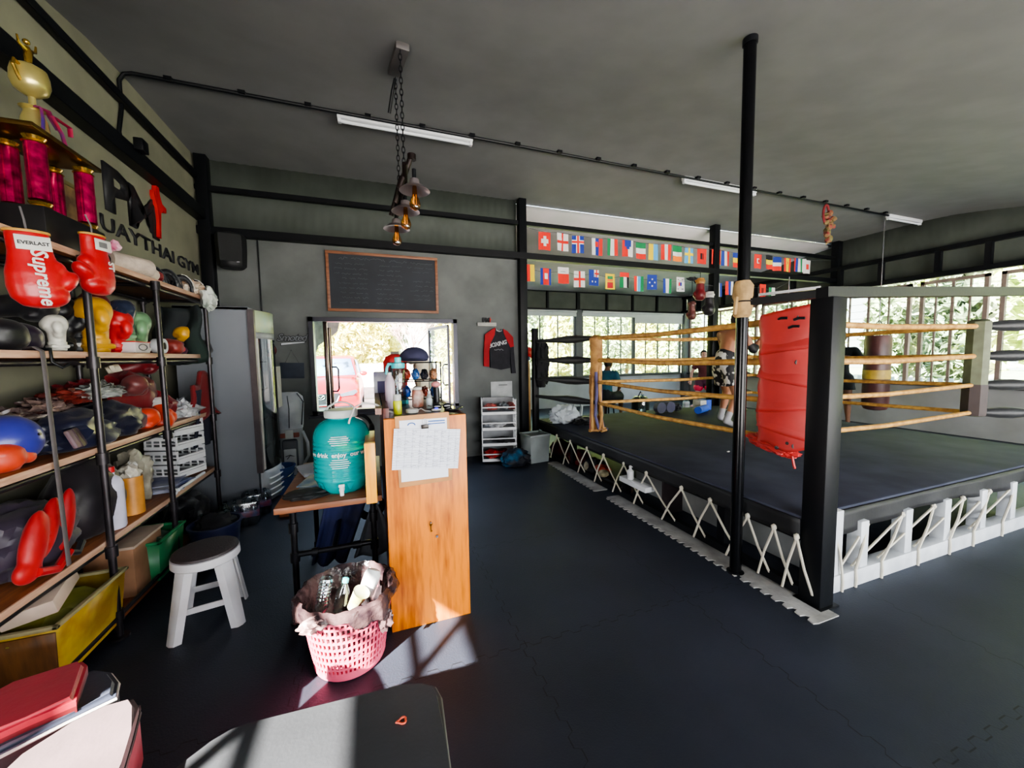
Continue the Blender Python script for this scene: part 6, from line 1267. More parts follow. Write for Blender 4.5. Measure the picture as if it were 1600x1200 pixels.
# white carrier bag and dark bags on the ring near the far left corner post
p = az(885, 668, RZ)
o = bagmesh('carrier_bag', 'white plastic carrier bag on the canvas near the far left corner post', 'carrier bag', (2.42, 4.62, RZ), (.20, .15, .14), mat('carrier', (206, 214, 220), .35, var=.12, scale=5, bump=.7, bscale=14), .35, 101, flat=.75, fr=2.4)
b = B(); b.tube([(2.50, 4.55, RZ+.16), (2.54, 4.53, RZ+.27), (2.60, 4.53, RZ+.29), (2.64, 4.52, RZ+.22), (2.62, 4.52, RZ+.1)], [.03, .02, .022, .03, .04], 8, flat=.5); q = b.make('handle_loop', _M['carrier']); q.parent = o; q.matrix_parent_inverse = Matrix.Translation(-o.location)
bagmesh('black_bag', 'black bag hidden behind the white carrier bag on the ring edge', 'bag', (2.62, 4.40, RZ), (.15, .13, .06), blk, .3, 102)
bagmesh('black_jacket_pile', 'black jacket and strap piled on the ring corner post at the far left', 'jacket', (2.24, 4.93, .95), (.10, .09, .32), mat('jack_black', (26, 26, 30), .8), .35, 103, flat=1)
bottlem = glassm('pet', (200, 220, 225), .2, .05)
def pet(lab, x, y, z, sc=1., stripes=False):
    t = thing('plastic_bottle', lab, 'bottle', (x, y, z)); t.scale = (sc,)*3; B().lathe([(.04, 0), (.043, .01), (.043, .16), (.03, .2), (.014, .22), (.014, .235)], (0, 0, 0), 20).make('body', bottlem, t); B().cyl((0, 0, .235), (0, 0, .255), .016, n=12).make('cap', trim_w, t)
    if stripes: B().lathe([(.0435, .03), (.045, .04), (.045, .15), (.0435, .16)], (0, 0, 0), 20).make('label_sleeve', mat('label_stripe', (214, 216, 218), .5, col2=(60, 60, 64), scale=8, stretch=(.1, .1, 3)), t)
p = az(992, 644, RZ); pet('clear water bottle with a pale cap on the far edge of the ring floor', p.x, min(p.y, 4.8), RZ, 1.3, False)
p = az(1059, 643, 0); pet('striped white bottle standing upright near the annex corner mullion', 6.9, 7.0, 0, 1.7, True)
p = az(1059, 641, RZ); 
# dark dumbbell-like pads near far edge
p = az(1015, 640, RZ)
t = thing('focus_mitts', 'pair of round violet grey mitts lying at the far edge of the ring', 'mitts', (p.x-.02, 4.75, RZ)); t.name = 'focus_mitt_pair'
for s in (-1, 1): B().cyl((s*.09, -.05, .085), (s*.09, .04, .085), .085, n=24).make('mitt', pleather('mitt_violet', (74, 74, 100), .5), t)
B().blob((.24, 0, .07), (.09, .06, .06), .4).make('strap_bundle', blk, t)
p = az(1147, 640, RZ)
t = thing('foam_roller', 'bright blue foam roller lying on the ring floor behind the standing boxer', 'roller', (4.75, 4.5, RZ+.055), rz=R(25)); B().cyl((-.17, 0, 0), (.17, 0, 0), .055, n=24).make('roll', mat('roller_blue', (60, 100, 210), .5), t); B().cyl((.171, 0, 0), (.175, 0, 0), .03, n=16).make('end_hole', blk, t)
t = thing('shoe_box', 'white and blue box standing behind the foam roller', 'box', (5.0, 4.75, RZ)); B().box((0, 0, .08), (.2, .16, .16), bev=.004).make('carton', trim_w, t); B().box((.07, -.002, .08), (.1, .165, .165)).make('blue_side', _M['roller_blue'], t)
bagmesh('black_towel', 'flat black towel lying at the far side of the ring right of the pole', 'towel', (5.35, 4.4, RZ), (.2, .1, .03), blk, .3, 110)
t = thing('paper_scrap', 'tiny white scrap on the ring canvas left of the round pole', 'scrap', tuple(az(1138, 706, RZ+.001))); B().box((0, 0, .003), (.025, .012, .006), bev=.001).make('scrap', trim_w, t)

# hanging bags
def heavybag(name, lab, x, y, z0, z1, r, m, bandm=None, top=None):
    t = thing(name, lab, 'punch bag', (x, y, z0)); h = z1-z0
    B().lathe([(r*.5, .0), (r*.85, .02), (r, .08), (r, h-.06), (r*.93, h)], (0, 0, 0), 28).make('body', m, t)
    if bandm: B().lathe([(r*1.01, h*.42), (r*1.03, h*.43), (r*1.03, h*.53), (r*1.01, h*.54)], (0, 0, 0), 28).make('band', bandm, t)
    b = B()
    for k in range(4): a = R(90*k+20); b.tube([(r*.9*math.cos(a), r*.9*math.sin(a), h-.02), (0, 0, h+.25)], .008, 6)
    b.tube([(0, 0, h+.25), (0, 0, (top or 3.0)-z0)], .007, 6); b.make('hanging_chain', steel, t); return t
heavybag('punch_bag', 'brown leather punch bag with a yellow band hanging near the right wall', 7.75, 3.83, .42, 1.64, .17, mat('bag_leather', (92, 56, 54), .4, col2=(60, 36, 36), scale=3), mat('band_yellow', (190, 160, 70), .5), 3.5)
heavybag('punch_bag', 'tan punch bag hanging behind the outer corner post at the far left of the ring', 2.24, 5.75, .12, 1.32, .15, mat('bag_tan_l', (190, 146, 100), .5, col2=(150, 106, 70), scale=3), None, 3.4)
t = thing('red_cap_pad', 'red and blue pad perched above the tan punch bag', 'pad', (2.24, 5.75, 1.42)); B().blob((0, 0, .03), (.2, .15, .13), .2, flat=.8).make('pad', red, t); B().blob((0, -.05, -.06), (.14, .12, .05), .2).make('blue_pad', pleather('royal', (44, 54, 120)), t)
t = thing('teardrop_bag', 'dark grey teardrop shaped bag hanging between the pole and the red corner pad', 'punch bag', (7.1, 5.15-.3, 1.05)); B().lathe([(.05, -.10), (.15, -.07), (.2, 0), (.21, .06), (.19, .14), (.14, .3), (.1, .5), (.06, .6)], (0, 0, 0), 28).make('body', pleather('tear', (62, 66, 66), .5), t); B().tube([(0, 0, .6), (0, 0, 1.7)], .008, 6).make('hanging_chain', steel, t)
t = thing('green_round_bag', 'dark heavy bag next to the sitting person behind the ring corner', 'bag', (4.95, 6.2, 0)); t.name = 'dark_heavy_bag'; B().lathe([(.12, 0), (.17, .04), (.17, .5), (.12, .56)], (0, 0, 0), 20).make('body', pleather('db', (28, 36, 40)), t); B().tube([(-.06, 0, .55), (0, 0, .66), (.06, 0, .55)], .012, 6).make('handle', blk, t)
# ------------------------------------------------------------------ people
def bodyform(b, nodes, edges, round_ends=True):
    "tapering limbs between joints, to be fused into one surface"
    for i, j in edges:
        (p, r), (q, t) = nodes[i], nodes[j]; p, q = Vector(p), Vector(q)
        if isinstance(r, tuple) or isinstance(t, tuple):
            r2 = r if isinstance(r, tuple) else (r, r); t2 = t if isinstance(t, tuple) else (t, t); n = max(3, int((q-p).length/(.3*min(r2+t2)))+1)
            for k in range(n+1):
                f = k/n; a = r2[0]*(1-f)+t2[0]*f; c = r2[1]*(1-f)+t2[1]*f; b.blob(p.lerp(q, f), (c, a, (a+c)*.5 if a > .06 else min(a, c)), sub=2)
        else:
            b.tube([p, p.lerp(q, .33), p.lerp(q, .66), q], [r, r*.67+t*.33, r*.33+t*.67, t], 14); b.blob(p, (r,)*3, sub=2)
            if round_ends: b.blob(q, (t,)*3, sub=2)
    return b
def person(lab, loc, rz, J, skin, hair, garments, sc=1., barehair=True):
    """J: joint name -> local (forward, left, up); built as one skinned body"""
    t = thing('person', lab, 'person', loc, rz=rz); t.scale = (sc,)*3
    N, E_, idx = [], [], {}
    def nd(k, p, r): idx[k] = len(N); N.append((Vector(p), r)); return k
    def ln(a, b_): E_.append((idx[a], idx[b_]))
    nd('pel', J['pel'], (.125, .105)); nd('spine', J['spine'], (.115, .09)); nd('chest', J['chest'], (.135, .10)); nd('neck', J['neck'], .054)
    hd = Vector(J['head']); nd('jaw', (Vector(J['neck'])*.4+hd*.6), .05)
    ln('pel', 'spine'); ln('spine', 'chest'); ln('chest', 'neck'); ln('neck', 'jaw')
    for s in 'LR':
        sh, el, wr = (Vector(J[k+s]) for k in ('sh', 'el', 'wr'))
        nd('sh'+s, sh, .058); nd('ua'+s, sh.lerp(el, .5), .046); nd('el'+s, el, .038); nd('fa'+s, el.lerp(wr, .35), .037); nd('wr'+s, wr, .026)
        d = (wr-el).normalized(); pm = wr+d*.05; nd('pm'+s, pm, (.036, .022))
        ln('chest', 'sh'+s); ln('sh'+s, 'ua'+s); ln('ua'+s, 'el'+s); ln('el'+s, 'fa'+s); ln('fa'+s, 'wr'+s); ln('wr'+s, 'pm'+s)
        hp, kn, an, to = (Vector(J[k+s]) for k in ('hp', 'kn', 'an', 'to'))
        nd('hp'+s, hp, .088); nd('th'+s, hp.lerp(kn, .45), .076); nd('kn'+s, kn, .054); nd('ca'+s, kn.lerp(an, .3), .052); nd('sn'+s, kn.lerp(an, .75), .034); nd('an'+s, an, .034); nd('ft'+s, an.lerp(to, .5)-Vector((0, 0, .012)), (.036, .03)); nd('to'+s, to, (.036, .02))
        ln('pel', 'hp'+s); ln('hp'+s, 'th'+s); ln('th'+s, 'kn'+s); ln('kn'+s, 'ca'+s); ln('ca'+s, 'sn'+s); ln('sn'+s, 'an'+s); ln('an'+s, 'ft'+s); ln('ft'+s, 'to'+s)
    # head, nose, ears and separate fingers, then fused into the same surface
    f = Vector((math.cos(J.get('turn', 0)), math.sin(J.get('turn', 0)), 0)); l = Vector((-f.y, f.x, 0)); yaw = J.get('turn', 0)
    b = bodyform(B(), N, E_)
    b.blob(hd, (.095, .077, .115), sub=3, rot=(0, 0, yaw)); b.blob(hd+f*.045-Vector((0, 0, .06)), (.055, .052, .055), sub=3); b.blob(hd+f*.098-Vector((0, 0, .012)), (.018, .013, .024), sub=2)
    b.blob(hd+f*.085-Vector((0, 0, .055)), (.014, .026, .010), sub=2, rot=(0, 0, yaw))
    for s in (-1, 1): b.blob(hd+l*s*.08-Vector((0, 0, .01)), (.018, .010, .03), sub=2, rot=(0, 0, yaw))
    for s in 'LR':
        el, wr = Vector(J['el'+s]), Vector(J['wr'+s]); d = (wr-el).normalized(); side = d.cross(Vector((0, 0, 1))); side = side.normalized() if side.length > .2 else Vector((0, 1, 0)); cu_ = d.cross(side).normalized()
        for k, ln_ in enumerate((.055, .065, .06, .048)):
            p0 = wr+d*.07+side*(k-1.5)*.019; p1 = p0+d*ln_*.5; p2 = p1+d*ln_*.35+cu_*ln_*.45; b.tube([p0-d*.02, p0, p1, p2], [.010, .0095, .009, .0075], 6)
        p0 = wr+d*.03+side*.03; b.tube([p0, p0+side*.025+d*.02, p0+side*.03+d*.05], [.012, .011, .009], 6)
    body = b.make('body', skin, t); remesh(body, .0105, 5)
    # face details as parts
    b = B()
    for s in (-1, 1): b.blob(hd+f*.088+l*s*.032+Vector((0, 0, .012)), (.008, .012, .006), sub=2, rot=(0, 0, yaw))
    b.make('eyes', mat('eye_dark', (30, 24, 22), .3), t)
    b = B(); b.blob(hd-f*.012+Vector((0, 0, .022)), (.102, .086, .108), .06, 5, 4, rot=(0, 0, yaw))
    dl = [v for v in b.bm.verts if (v.co-hd).dot(f) > .05 and v.co.z < hd.z+.065 or v.co.z < hd.z-.055]
    bmesh.ops.delete(b.bm, geom=dl, context='VERTS'); b.make('hair', hair, t)
    for (nm, ns, es, m, vx) in garments(J):
        o = bodyform(B(), ns, es, False).make(nm, m, t); remesh(o, vx, 4)
    return t
V = Vector
def shorts_of(m, k=.55, name='shorts', hem=None):
    def g(J):
        pel = V(J['pel']); ns = [(pel+V((0, 0, .11)), (.135, .115)), (pel, (.148, .125))]; es = [(0, 1)]
        for s in 'LR':
            hp, kn = V(J['hp'+s]), V(J['kn'+s]); i = len(ns); ns += [(hp, .108), (hp.lerp(kn, k*.6), .112), (hp.lerp(kn, k), .122)]; es += [(1, i), (i, i+1), (i+1, i+2)]
        out = [(name, ns, es, m, .013)]
        if hem:
            for s in 'LR':
                hp, kn = V(J['hp'+s]), V(J['kn'+s]); out.append(('shorts_hem', [(hp.lerp(kn, k-.04), .124), (hp.lerp(kn, k+.03), .124)], [(0, 1)], hem, .012))
        return out
    return g
def shirt_of(m, sleeve=.6):
    def g(J):
        ns = [(V(J['pel'])+V((0, 0, .02)), (.142, .118)), (V(J['spine']), (.132, .108)), (V(J['chest']), (.152, .118)), (V(J['chest']).lerp(V(J['neck']), .6), .07)]; es = [(0, 1), (1, 2), (2, 3)]
        for s in 'LR':
            sh, el = V(J['sh'+s]), V(J['el'+s]); i = len(ns); ns += [(sh, .074), (sh.lerp(el, sleeve), .066)]; es += [(2, i), (i, i+1)]
        return [('shirt', ns, es, m, .013)]
    return g
def both(*gs): return lambda J: sum((g(J) for g in gs), [])
tan = mat('skin_tan', (164, 112, 84), .55, var=.05, scale=3); pink_s = mat('skin_pale', (206, 160, 146), .55, var=.05, scale=3); brn = mat('skin_brown', (120, 82, 60), .55, var=.05)
hairb = mat('hair_black', (22, 20, 22), .7, bump=.5, bscale=50)
camo = mat('shorts_pattern', (206, 204, 198), .7, col2=(34, 34, 38), scale=13, detail=1.5, lo=.5, hi=.54)
stand = dict(pel=(0, 0, .76), spine=(.02, 0, .93), chest=(.07, 0, 1.10), neck=(.13, 0, 1.22), head=(.19, 0, 1.315), turn=-.1,
  shL=(.06, .17, 1.15), elL=(.16, .25, .94), wrL=(.36, .16, 1.06), shR=(.08, -.17, 1.15), elR=(.20, -.22, .95), wrR=(.40, -.10, 1.08),
  hpL=(.0, .09, .72), knL=(.14, .14, .42), anL=(.06, .15, .075), toL=(.21, .18, .03), hpR=(0, -.09, .72), knR=(.06, -.14, .40), anR=(-.10, -.17, .08), toR=(.04, -.22, .03))
def wraps(J):
    o = []
    for s in 'LR':
        kn, an, to = V(J['kn'+s]), V(J['an'+s]), V(J['to'+s]); o.append(('ankle_wrap', [(kn.lerp(an, .68), .040), (an, .040), (an.lerp(to, .45)-V((0, 0, .012)), (.041, .034))], [(0, 1), (1, 2)], mat('ankle_grey', (158, 156, 160), .8), .011))
        el, wr = V(J['el'+s]), V(J['wr'+s]); sh = V(J['sh'+s]); o.append(('elbow_pad', [(sh.lerp(el, .72), .046), (el, .05), (el.lerp(wr, .3), .044)], [(0, 1), (1, 2)], mat('pad_blk', (20, 20, 24), .6), .012))
    return o
p = az(1141, 655, RZ)
person('shirtless person in black and white shorts standing in the ring beside the round pole', (4.17, 3.60, RZ), R(-12), stand, tan, hairb, both(shorts_of(camo, .62), wraps))
P2 = dict(stand); P2.update(head=(.17, 0, 1.38), neck=(.11, 0, 1.27), turn=.2, wrL=(.12, .30, .72), elL=(.08, .28, .93), wrR=(.14, -.3, .72), elR=(.08, -.28, .93), anL=(.12, .2, .075), toL=(.26, .24, .03), knL=(.12, .17, .42), toR=(.1, -.28, .03), anR=(-.05, -.2, .075))
person('person in a maroon top and pink hemmed shorts standing behind the middle column', (7.95, 7.5, 0), R(222), P2, pink_s, hairb, both(shorts_of(mat('purple_shorts', (84, 36, 64), .8), .62, hem=mat('pink_hem', (222, 50, 84), .7)), shirt_of(mat('maroon_top', (96, 44, 50), .85))), .98)
P3 = dict(stand); P3.update(pel=(0, 0, .95), spine=(0, 0, 1.12), chest=(.02, 0, 1.33), neck=(.02, 0, 1.50), head=(.05, 0, 1.64), shL=(.0, .19, 1.40), shR=(0, -.19, 1.40), elL=(.06, .33, 1.2), wrL=(.22, .22, 1.28), elR=(.06, -.33, 1.2), wrR=(.22, -.22, 1.28), hpL=(0, .1, .9), hpR=(0, -.1, .9), knL=(.02, .13, .49), knR=(.02, -.13, .49), anL=(-.02, .14, .08), anR=(-.02, -.14, .08), toL=(.14, .17, .03), toR=(.14, -.17, .03))
person('person in a dark top and black shorts half hidden by the square column', (8.02, 4.50, 0), R(190), P3, brn, hairb, both(shorts_of(mat('black_shorts', (36, 36, 40), .8), .5), shirt_of(mat('dark_top', (32, 40, 42), .85), .7)))
P4 = dict(pel=(0, 0, .56), spine=(.0, 0, .74), chest=(.04, 0, .95), neck=(.08, 0, 1.10), head=(.12, 0, 1.21), turn=.1, shL=(.03, .18, 1.0), shR=(.03, -.18, 1.0), elL=(.12, .24, .76), elR=(.12, -.24, .76), wrL=(.34, .14, .66), wrR=(.34, -.14, .66),
  hpL=(.04, .1, .54), hpR=(.04, -.1, .54), knL=(.42, .16, .52), knR=(.42, -.16, .52), anL=(.40, .17, .08), anR=(.40, -.17, .08), toL=(.54, .19, .03), toR=(.54, -.19, .03))
person('person in a teal shirt sitting beyond the far left ring corner', (4.42, 6.6, 0), R(35), P4, brn, hairb, both(shirt_of(mat('teal_shirt', (40, 92, 112), .85)), shorts_of(mat('dark_shorts', (32, 34, 40), .8), .8)))
t = thing('round_stool', 'dark round stool under the sitting person', 'stool', (4.44, 6.58, 0)); B().cyl((0, 0, .40), (0, 0, .44), .17, n=24).make('seat', blk, t)
for k in range(4): a = R(45+90*k); B().cyl((.11*math.cos(a), .11*math.sin(a), .40), (.16*math.cos(a), .16*math.sin(a), 0), .014, n=10).make('leg', black, t)
# ------------------------------------------------------------------ outdoors
pav = mat('car_park_concrete', (214, 206, 198), .9, scale=.6, col2=(190, 176, 164))
struct(B().box((0, 0, -.18), (80, 80, .1)).make('ground', pav), 'pale concrete yard around the building', 'ground')
grass = mat('lawn', (186, 186, 160), .95, scale=1.5, col2=(164, 166, 136))
struct(B().box((26, 6, -.14), (32, 50, .06)).make('ground_lawn', grass), 'green lawn outside the right windows', 'ground')
def leafmat(n, a, c, e=0.):
    m = mat(n, a, .6, col2=c, scale=3.5, detail=3, lo=.4, hi=.6); return m
def bush(name, lab, cat, c, r, n, m, ls=.12, trunk=None, seed=0, group=None, tm=None, shell=.55):
    rnd = random.Random(seed); t = thing(name, lab, cat, (c[0], c[1], trunk if trunk is not None else c[2]-r[2]), group=group)
    oz = c[2]-t.location.z; me = bpy.data.meshes.new('foliage'); vs = []; fs = []
    for i in range(n):
        a = rnd.uniform(0, 2*PI); z = rnd.uniform(-1, 1); q = rnd.uniform(shell, 1)**.7*(1+.18*noise.noise(Vector((math.cos(a)*2, math.sin(a)*2, z*2+seed)))*2)
        s = math.sqrt(1-z*z); p = Vector((r[0]*q*s*math.cos(a), r[1]*q*s*math.sin(a), r[2]*q*z+oz)); R3 = Euler((rnd.uniform(-1.2, 1.2), rnd.uniform(-1.2, 1.2), rnd.uniform(0, 6.3))).to_matrix(); k = ls*rnd.uniform(.6, 1.3)
        b0 = len(vs); vs += [p+R3 @ Vector(v) for v in ((-k, 0, 0), (0, -k*.45, .02), (k, 0, 0), (0, k*.45, .02))]; fs.append((b0, b0+1, b0+2, b0+3))
    me.from_pydata(vs, [], fs); me.materials.append(m); o = bpy.data.objects.new('foliage', me); COL.objects.link(o); o.parent = t
    if trunk is not None: B().tube([(0, 0, 0), (.05, 0, oz*.5), (0, .05, oz)], [.12, .09, .05], 8).make('trunk', tm or mat('bark', (130, 104, 84), .9), t)
    return t
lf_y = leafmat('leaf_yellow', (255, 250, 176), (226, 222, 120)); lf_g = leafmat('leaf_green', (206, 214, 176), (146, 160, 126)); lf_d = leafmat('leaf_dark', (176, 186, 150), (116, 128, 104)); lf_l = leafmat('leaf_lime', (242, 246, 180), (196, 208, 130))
lf_g2 = leafmat('leaf_mid', (130, 162, 84), (84, 118, 60)); lf_l2 = leafmat('leaf_fresh', (166, 196, 110), (110, 146, 74))
bush('flowering_bush', 'big yellow flowering bush behind the white wall outside the back window', 'bush', (-.55, 16.8, 2.2), (1.6, 1.0, 1.4), 5200, lf_y, .13, -.1, 1)
bush('green_tree', 'green tree standing behind the yellow bush at the top of the window', 'tree', (-.2, 22, 4.3), (2.7, 1.4, 1.7), 4600, lf_g2, .2, -.1, 2)
bush('green_tree', 'dark green tree at the left behind the awning outside the back window', 'tree', (-4.2, 18.5, 2.6), (1.9, 1.3, 2.4), 3400, lf_g2, .2, -.1, 3)
bush('green_tree', 'green shrub outside at the right of the back window behind the glass leaf', 'tree', (3.55, 16.3, 2.0), (1.0, .8, 2.0), 3800, lf_l2, .15, -.1, 4)
bush('green_tree', 'tall tree behind the bare tree outside the back window', 'tree', (5.0, 24, 3.6), (1.9, 1.4, 3.1), 3600, lf_g2, .22, -.1, 14)
# bare pinkish tree
t = thing('bare_tree', 'bare pale pink branching tree outside the back window', 'tree', (1.25, 14.3, -.1)); rnd = random.Random(5); b = B()
def branch(p, d, L, r, lv):
    q = p+d*L; b.tube([p, (p+q)/2+Vector((rnd.uniform(-.03, .03), 0, 0)), q], [r, r*.85, r*.6], 5)
    if lv:
        for k in range(4 if lv > 1 else 3):
            nd = (d+Vector((rnd.uniform(-.55, .55), rnd.uniform(-.5, .5), rnd.uniform(-.1, .35)))).normalized(); branch(q, nd, L*rnd.uniform(.55, .8), r*.55, lv-1)
branch(Vector((0, 0, 0)), Vector((0, 0, 1)), 1.15, .08, 5); b.make('branches', mat('pink_bark', (226, 196, 190), .8), t)
# white boundary wall and ground beyond
struct(B().box((1.0, 15.4, .55), (16, .15, 1.3)).make('wall_boundary', mat('white_wall', (236, 234, 230), .9)), 'white boundary wall of the car park', 'wall')
# awning outside at top left
t = thing('awning', 'grey fabric awning hanging at the top left outside the back window', 'awning', (-.75, 5.9, 1.6)); B().prism([(-.6, .75), (.42, .75), (.36, .5), (.05, .26), (-.12, -.15), (-.6, -.3)], .05, Matrix(((1, 0, 0, 0), (0, 0, 1, 0), (0, 1, 0, 0), (0, 0, 0, 1)))).make('fabric', mat('awning_grey', (150, 140, 132), .8, col2=(116, 108, 102)), t); t.location.z = 1.38; t.scale = (.8, 1, .8)
# red car facing the window
car = thing('car', 'red car with a dark grille parked facing the back window', 'car', (-1.25, 10.4, -.1))
cr_ = mat('car_red', (200, 24, 44), .22, .3, var=.03); cg = mat('car_glass', (150, 178, 214), .08, .1, col2=(60, 80, 100), scale=5, lo=.3, hi=.45); cb = mat('car_black', (34, 36, 42), .4)
st = [(0, .80, .28, .62), (.08, .87, .22, .74), (.45, .9, .20, .90), (1.05, .9, .20, 1.0), (1.35, .9, .2, 1.02), (3.2, .9, .2, 1.03), (4.0, .88, .22, 1.02), (4.35, .82, .3, .9)]
b = B(); rg = []
for y, w, z0, z1 in st:
    h = z1-z0; rg.append([b.bm.verts.new((x*w, y, z0+h*z)) for x, z in ((-.9, 0), (-1, .15), (-1, .6), (-.93, .86), (-.72, .97), (0, 1.02), (.72, .97), (.93, .86), (1, .6), (1, .15), (.9, 0), (0, 0))])
for A_, B_ in zip(rg, rg[1:]):
    for i in range(12): b.bm.faces.new((A_[i], A_[(i+1) % 12], B_[(i+1) % 12], B_[i]))
b.bm.faces.new(rg[0]); b.bm.faces.new(rg[-1][::-1]); b.make('body', cr_, car, sharp=50)
b = B(); rg = []
for y, w, z0, z1 in ((1.05, .80, .97, 1.0), (1.75, .70, 1.0, 1.52), (2.4, .68, 1.0, 1.60), (3.5, .68, 1.0, 1.56), (4.2, .76, 1.0, 1.06)):
    rg.append([b.bm.verts.new((x, y, z)) for x, z in ((-w-.08, z0), (-w, z1-.03), (-w+.1, z1), (w-.1, z1), (w, z1-.03), (w+.08, z0))])
for A_, B_ in zip(rg, rg[1:]):
    for i in range(6): b.bm.faces.new((A_[i], A_[(i+1) % 6], B_[(i+1) % 6], B_[i]))
b.bm.faces.new(rg[0]); b.bm.faces.new(rg[-1][::-1]); b.make('cabin', cr_, car, sharp=40)
B().face([(-.76, 1.10, 1.03), (.76, 1.10, 1.03), (.62, 1.72, 1.49), (-.62, 1.72, 1.49)]).make('windshield', cg, car, solid=.02)
for s in (-1, 1):
    B().face([(s*.86, 1.3, 1.05), (s*.86, 3.7, 1.05), (s*.73, 3.4, 1.47), (s*.715, 1.85, 1.47)]).make('side_window', cg, car, solid=.02)
    B().blob((s*.97, 1.25, 1.08), (.10, .06, .07)).make('mirror', cr_, car)
    B().prism([(s*.42, .60), (s*.80, .70), (s*.84, .64), (s*.74, .56), (s*.46, .53)], .06, Matrix(((1, 0, 0, 0), (0, 0, 1, .0), (0, 1, 0, 0), (0, 0, 0, 1)))).make('headlight', mat('headlight', (96, 104, 116), .2, .3), car).location = (0, -.02, .02)
    for y in (.85, 3.45):
        w = B(); w.cyl((s*.68, y, .33), (s*.90, y, .33), .33, n=28); w = w.make('tyre', mat('tyre', (26, 26, 28), .8), car); B().cyl((s*.86, y, .33), (s*.91, y, .33), .2, n=20).make('rim', steel, w)
B().prism([(-.42, .64), (.42, .64), (.34, .42), (.2, .34), (-.2, .34), (-.34, .42)], .05, Matrix(((1, 0, 0, 0), (0, 0, 1, -.03), (0, 1, 0, 0), (0, 0, 0, 1)))).make('grille', cb, car)
B().box((0, .02, .26), (1.45, .1, .12), bev=.03).make('lower_bumper', cb, car); B().box((0, -.02, .45), (.0, 0, 0)) if 0 else None
b = B(); b.tube([(.09*math.cos(a*PI/10), -.045, .56+.06*math.sin(a*PI/10)) for a in range(20)], .008, 6, closed=True); b.tube([(-.07, -.05, .59), (-.03, -.05, .57), (0, -.05, .53), (.03, -.05, .57), (.07, -.05, .59)], .008, 6); b.make('emblem', steel, car)
b = B(); b.tube([(.42, -.03, .58), (.36, -.05, .44), (.22, -.06, .36), (-.22, -.06, .36), (-.36, -.05, .44), (-.42, -.03, .58)], .014, 6); b.make('chrome_trim', steel, car)
# pots and small bikes in front of the car
for k, (x, y, r, lab) in enumerate(((-.62, 8.0, .17, 'pinkish round stone pot outside in front of the car'), (-.92, 8.2, .14, 'smaller stone pot left of the round one outside'))):
    t = thing('stone_pot', lab, 'pot', (x, y, -.13)); B().lathe([(r*.5, 0), (r, .12), (r*1.1, .22), (r*.9, .30), (r*.8, .30), (r*.7, .2)], (0, 0, 0), 20, cap=False).make('pot', mat('stone_pink', (200, 176, 170), .9), t); t.scale = (1, 1, 1.2)
    B().blob((0, 0, .24), (r*.8, r*.8, .05), .3).make('soil', mat('soil', (90, 70, 60), .9), t)
t = thing('bicycle', 'bicycle parked outside at the left edge of the back window', 'bicycle', (-1.35, 7.6, -.13)); tyre_m = mat('tyre2', (60, 60, 66), .6)
for s in (-1, 1): w = B().tube([(s*.48+.3*math.cos(a*PI/14), 0, .32+.3*math.sin(a*PI/14)) for a in range(28)], .018, 6, closed=True).make('wheel', tyre_m, t); b = B(); [b.tube([(s*.48, 0, .32), (s*.48+.29*math.cos(a*PI/6), 0, .32+.29*math.sin(a*PI/6))], .003, 4) for a in range(12)]; b.make('spokes', steel, w)
B().tube([(-.48, 0, .32), (-.2, 0, .72), (.3, 0, .75), (.48, 0, .32)], .016, 6).tube([(-.2, 0, .72), (0, 0, .3), (.3, 0, .75)], .016, 6).tube([(-.48, 0, .32), (0, 0, .3)], .012, 6).make('frame', mat('bike_blue', (70, 90, 150), .4), t); B().tube([(.28, 0, .75), (.25, 0, .95), (.2, .2, .98)], .012, 6).tube([(.25, 0, .95), (.2, -.2, .98)], .012, 6).make('handlebar', black, t); B().blob((-.22, 0, .8), (.12, .06, .03)).make('saddle', blk, t)
# greenery beyond far and right windows
k = 0
rnd = random.Random(12)
for i in range(9):
    x = 2.4+i*1.25; kind = i % 3
    bush('hedge_shrub', ['yellowish', 'bright green', 'dark green'][kind]+' shrub outside the far windows, number %s of the row counted from the left' % ['one', 'two', 'three', 'four', 'five', 'six', 'seven', 'eight', 'nine'][i], 'shrub', (x, 12.2+rnd.uniform(-.2, .6), 1.9), (.50, .5, 1.9), 1200, [lf_y, lf_l, lf_g][kind], .15, None, 20+i, 'shrubs outside the far windows')
for i in range(11):
    y = 12.5-i*1.5; kind = i % 3
    bush('hedge_shrub', ['lime green', 'mid green', 'dark'][kind]+' shrub outside the right windows, %s of the row counted from the far end' % ['first', 'second', 'third', 'fourth', 'fifth', 'sixth', 'seventh', 'eighth', 'ninth', 'tenth', 'eleventh'][i], 'shrub', (13.4+rnd.uniform(-.6, 1.6), y, 1.9), (.60, .6, 1.9), 1400, [lf_l, lf_g, lf_d][kind], .17, None, 40+i, 'shrubs outside the right windows')
for i, (x, y) in enumerate(((7.5, 19), (13, 17.5), (18, 13), (19.5, 7), (20, 1), (19, -5), (0, 27), (10, 25))):
    bush('tall_tree', 'tall tree far behind the shrubs, %s from the left' % ['third', 'fourth', 'fifth', 'sixth', 'seventh', 'eighth', 'first', 'second'][i], 'tree', (x, y, 4.0), (2.5, 2.5, 3.4), 2200, [lf_g, lf_l][i % 2], .34, -.12, 70+i, 'tall trees in the distance')
t = thing('white_fence', 'white picket fence on the lawn outside the right windows', 'fence', (11.3, 4.2, -.11)); b = B()
for i in range(34): b.box((0, -2.6+i*.16, .45), (.03, .07, .9))
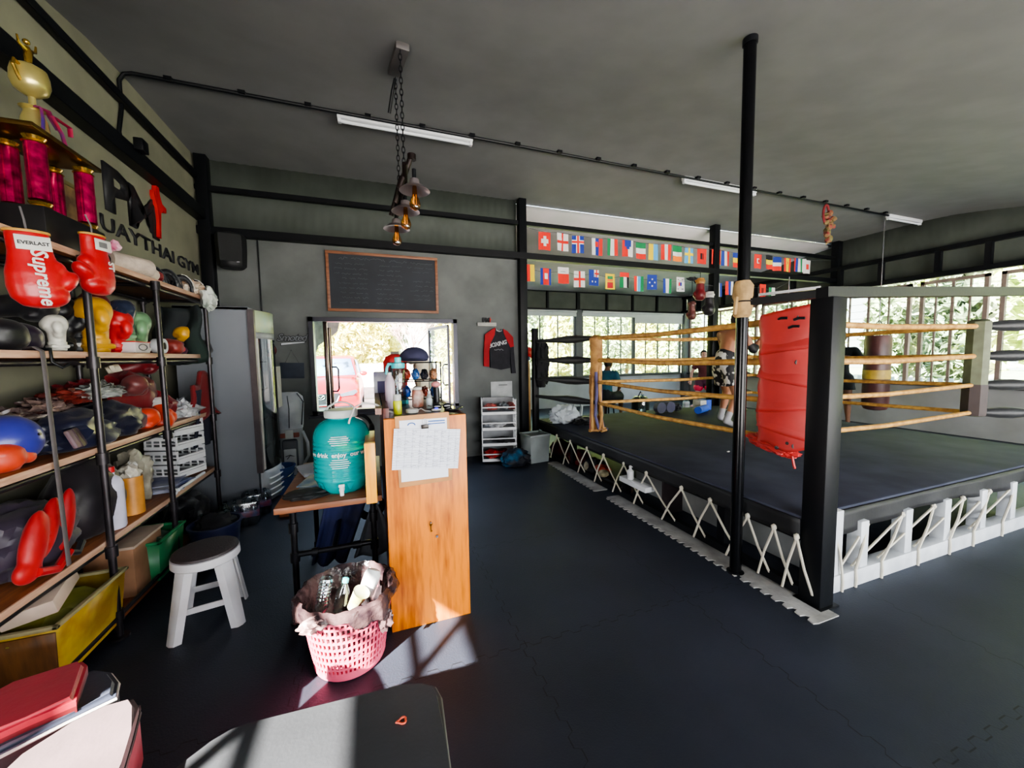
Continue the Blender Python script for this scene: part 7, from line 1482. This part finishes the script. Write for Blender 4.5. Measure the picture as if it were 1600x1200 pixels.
b.make('pickets', whitep, t); B().box((.03, 0, .25), (.03, 5.4, .06)).box((.03, 0, .7), (.03, 5.4, .06)).make('rails', whitep, t)

# ------------------------------------------------------------------ light
w = bpy.data.worlds.new('world'); SC.world = w; w.use_nodes = True; nt = w.node_tree; bg = nt.nodes['Background']
tc = nt.nodes.new('ShaderNodeTexCoord'); sp = nt.nodes.new('ShaderNodeSeparateXYZ'); cr = nt.nodes.new('ShaderNodeValToRGB')
nt.links.new(tc.outputs['Generated'], sp.inputs[0]); nt.links.new(sp.outputs['Z'], cr.inputs[0]); nt.links.new(cr.outputs[0], bg.inputs[0])
cr.color_ramp.elements[0].position = 0; cr.color_ramp.elements[0].color = (1, .98, .94, 1); cr.color_ramp.elements[1].position = .6; cr.color_ramp.elements[1].color = (.62, .78, 1, 1)
bg.inputs[1].default_value = 5.5
sd = bpy.data.lights.new('sun', 'SUN'); so = bpy.data.objects.new('sun', sd); COL.objects.link(so); sd.energy = 62; sd.angle = R(.8); sd.color = (1, .94, .84)
so.rotation_euler = Vector((.6, .6, -.53)).to_track_quat('-Z', 'Y').to_euler()
def area(n, loc, rot, sx, sy, e, c=(1, 1, 1)):
    a = bpy.data.lights.new(n, 'AREA'); a.shape = 'RECTANGLE'; a.size = sx; a.size_y = sy; a.energy = e; a.color = c; o = bpy.data.objects.new(n, a); COL.objects.link(o); o.location = loc; o.rotation_euler = tuple(R(v) for v in rot)
area('fill_rear_opening', (4.3, -3.1, 1.3), (96, 0, 0), 8, 2.3, 270, (.96, .98, 1))  # added fill lamp, imitates sky light through the rear opening to lift the interior
area('fill_left_door', (-1.9, -.4, 1.0), (90, 0, -90), 1.5, 1.7, 22, (1, .97, .92))  # added weak fill lamp just outside the left doorway, on top of sun and sky
SC.view_settings.view_transform = 'AgX'; SC.view_settings.look = 'AgX - Medium High Contrast'; SC.view_settings.exposure = 0.55
SC.cycles.use_denoising = True; SC.cycles.max_bounces = 8; SC.cycles.diffuse_bounces = 5; SC.cycles.transparent_max_bounces = 24; SC.cycles.sample_clamp_indirect = 6
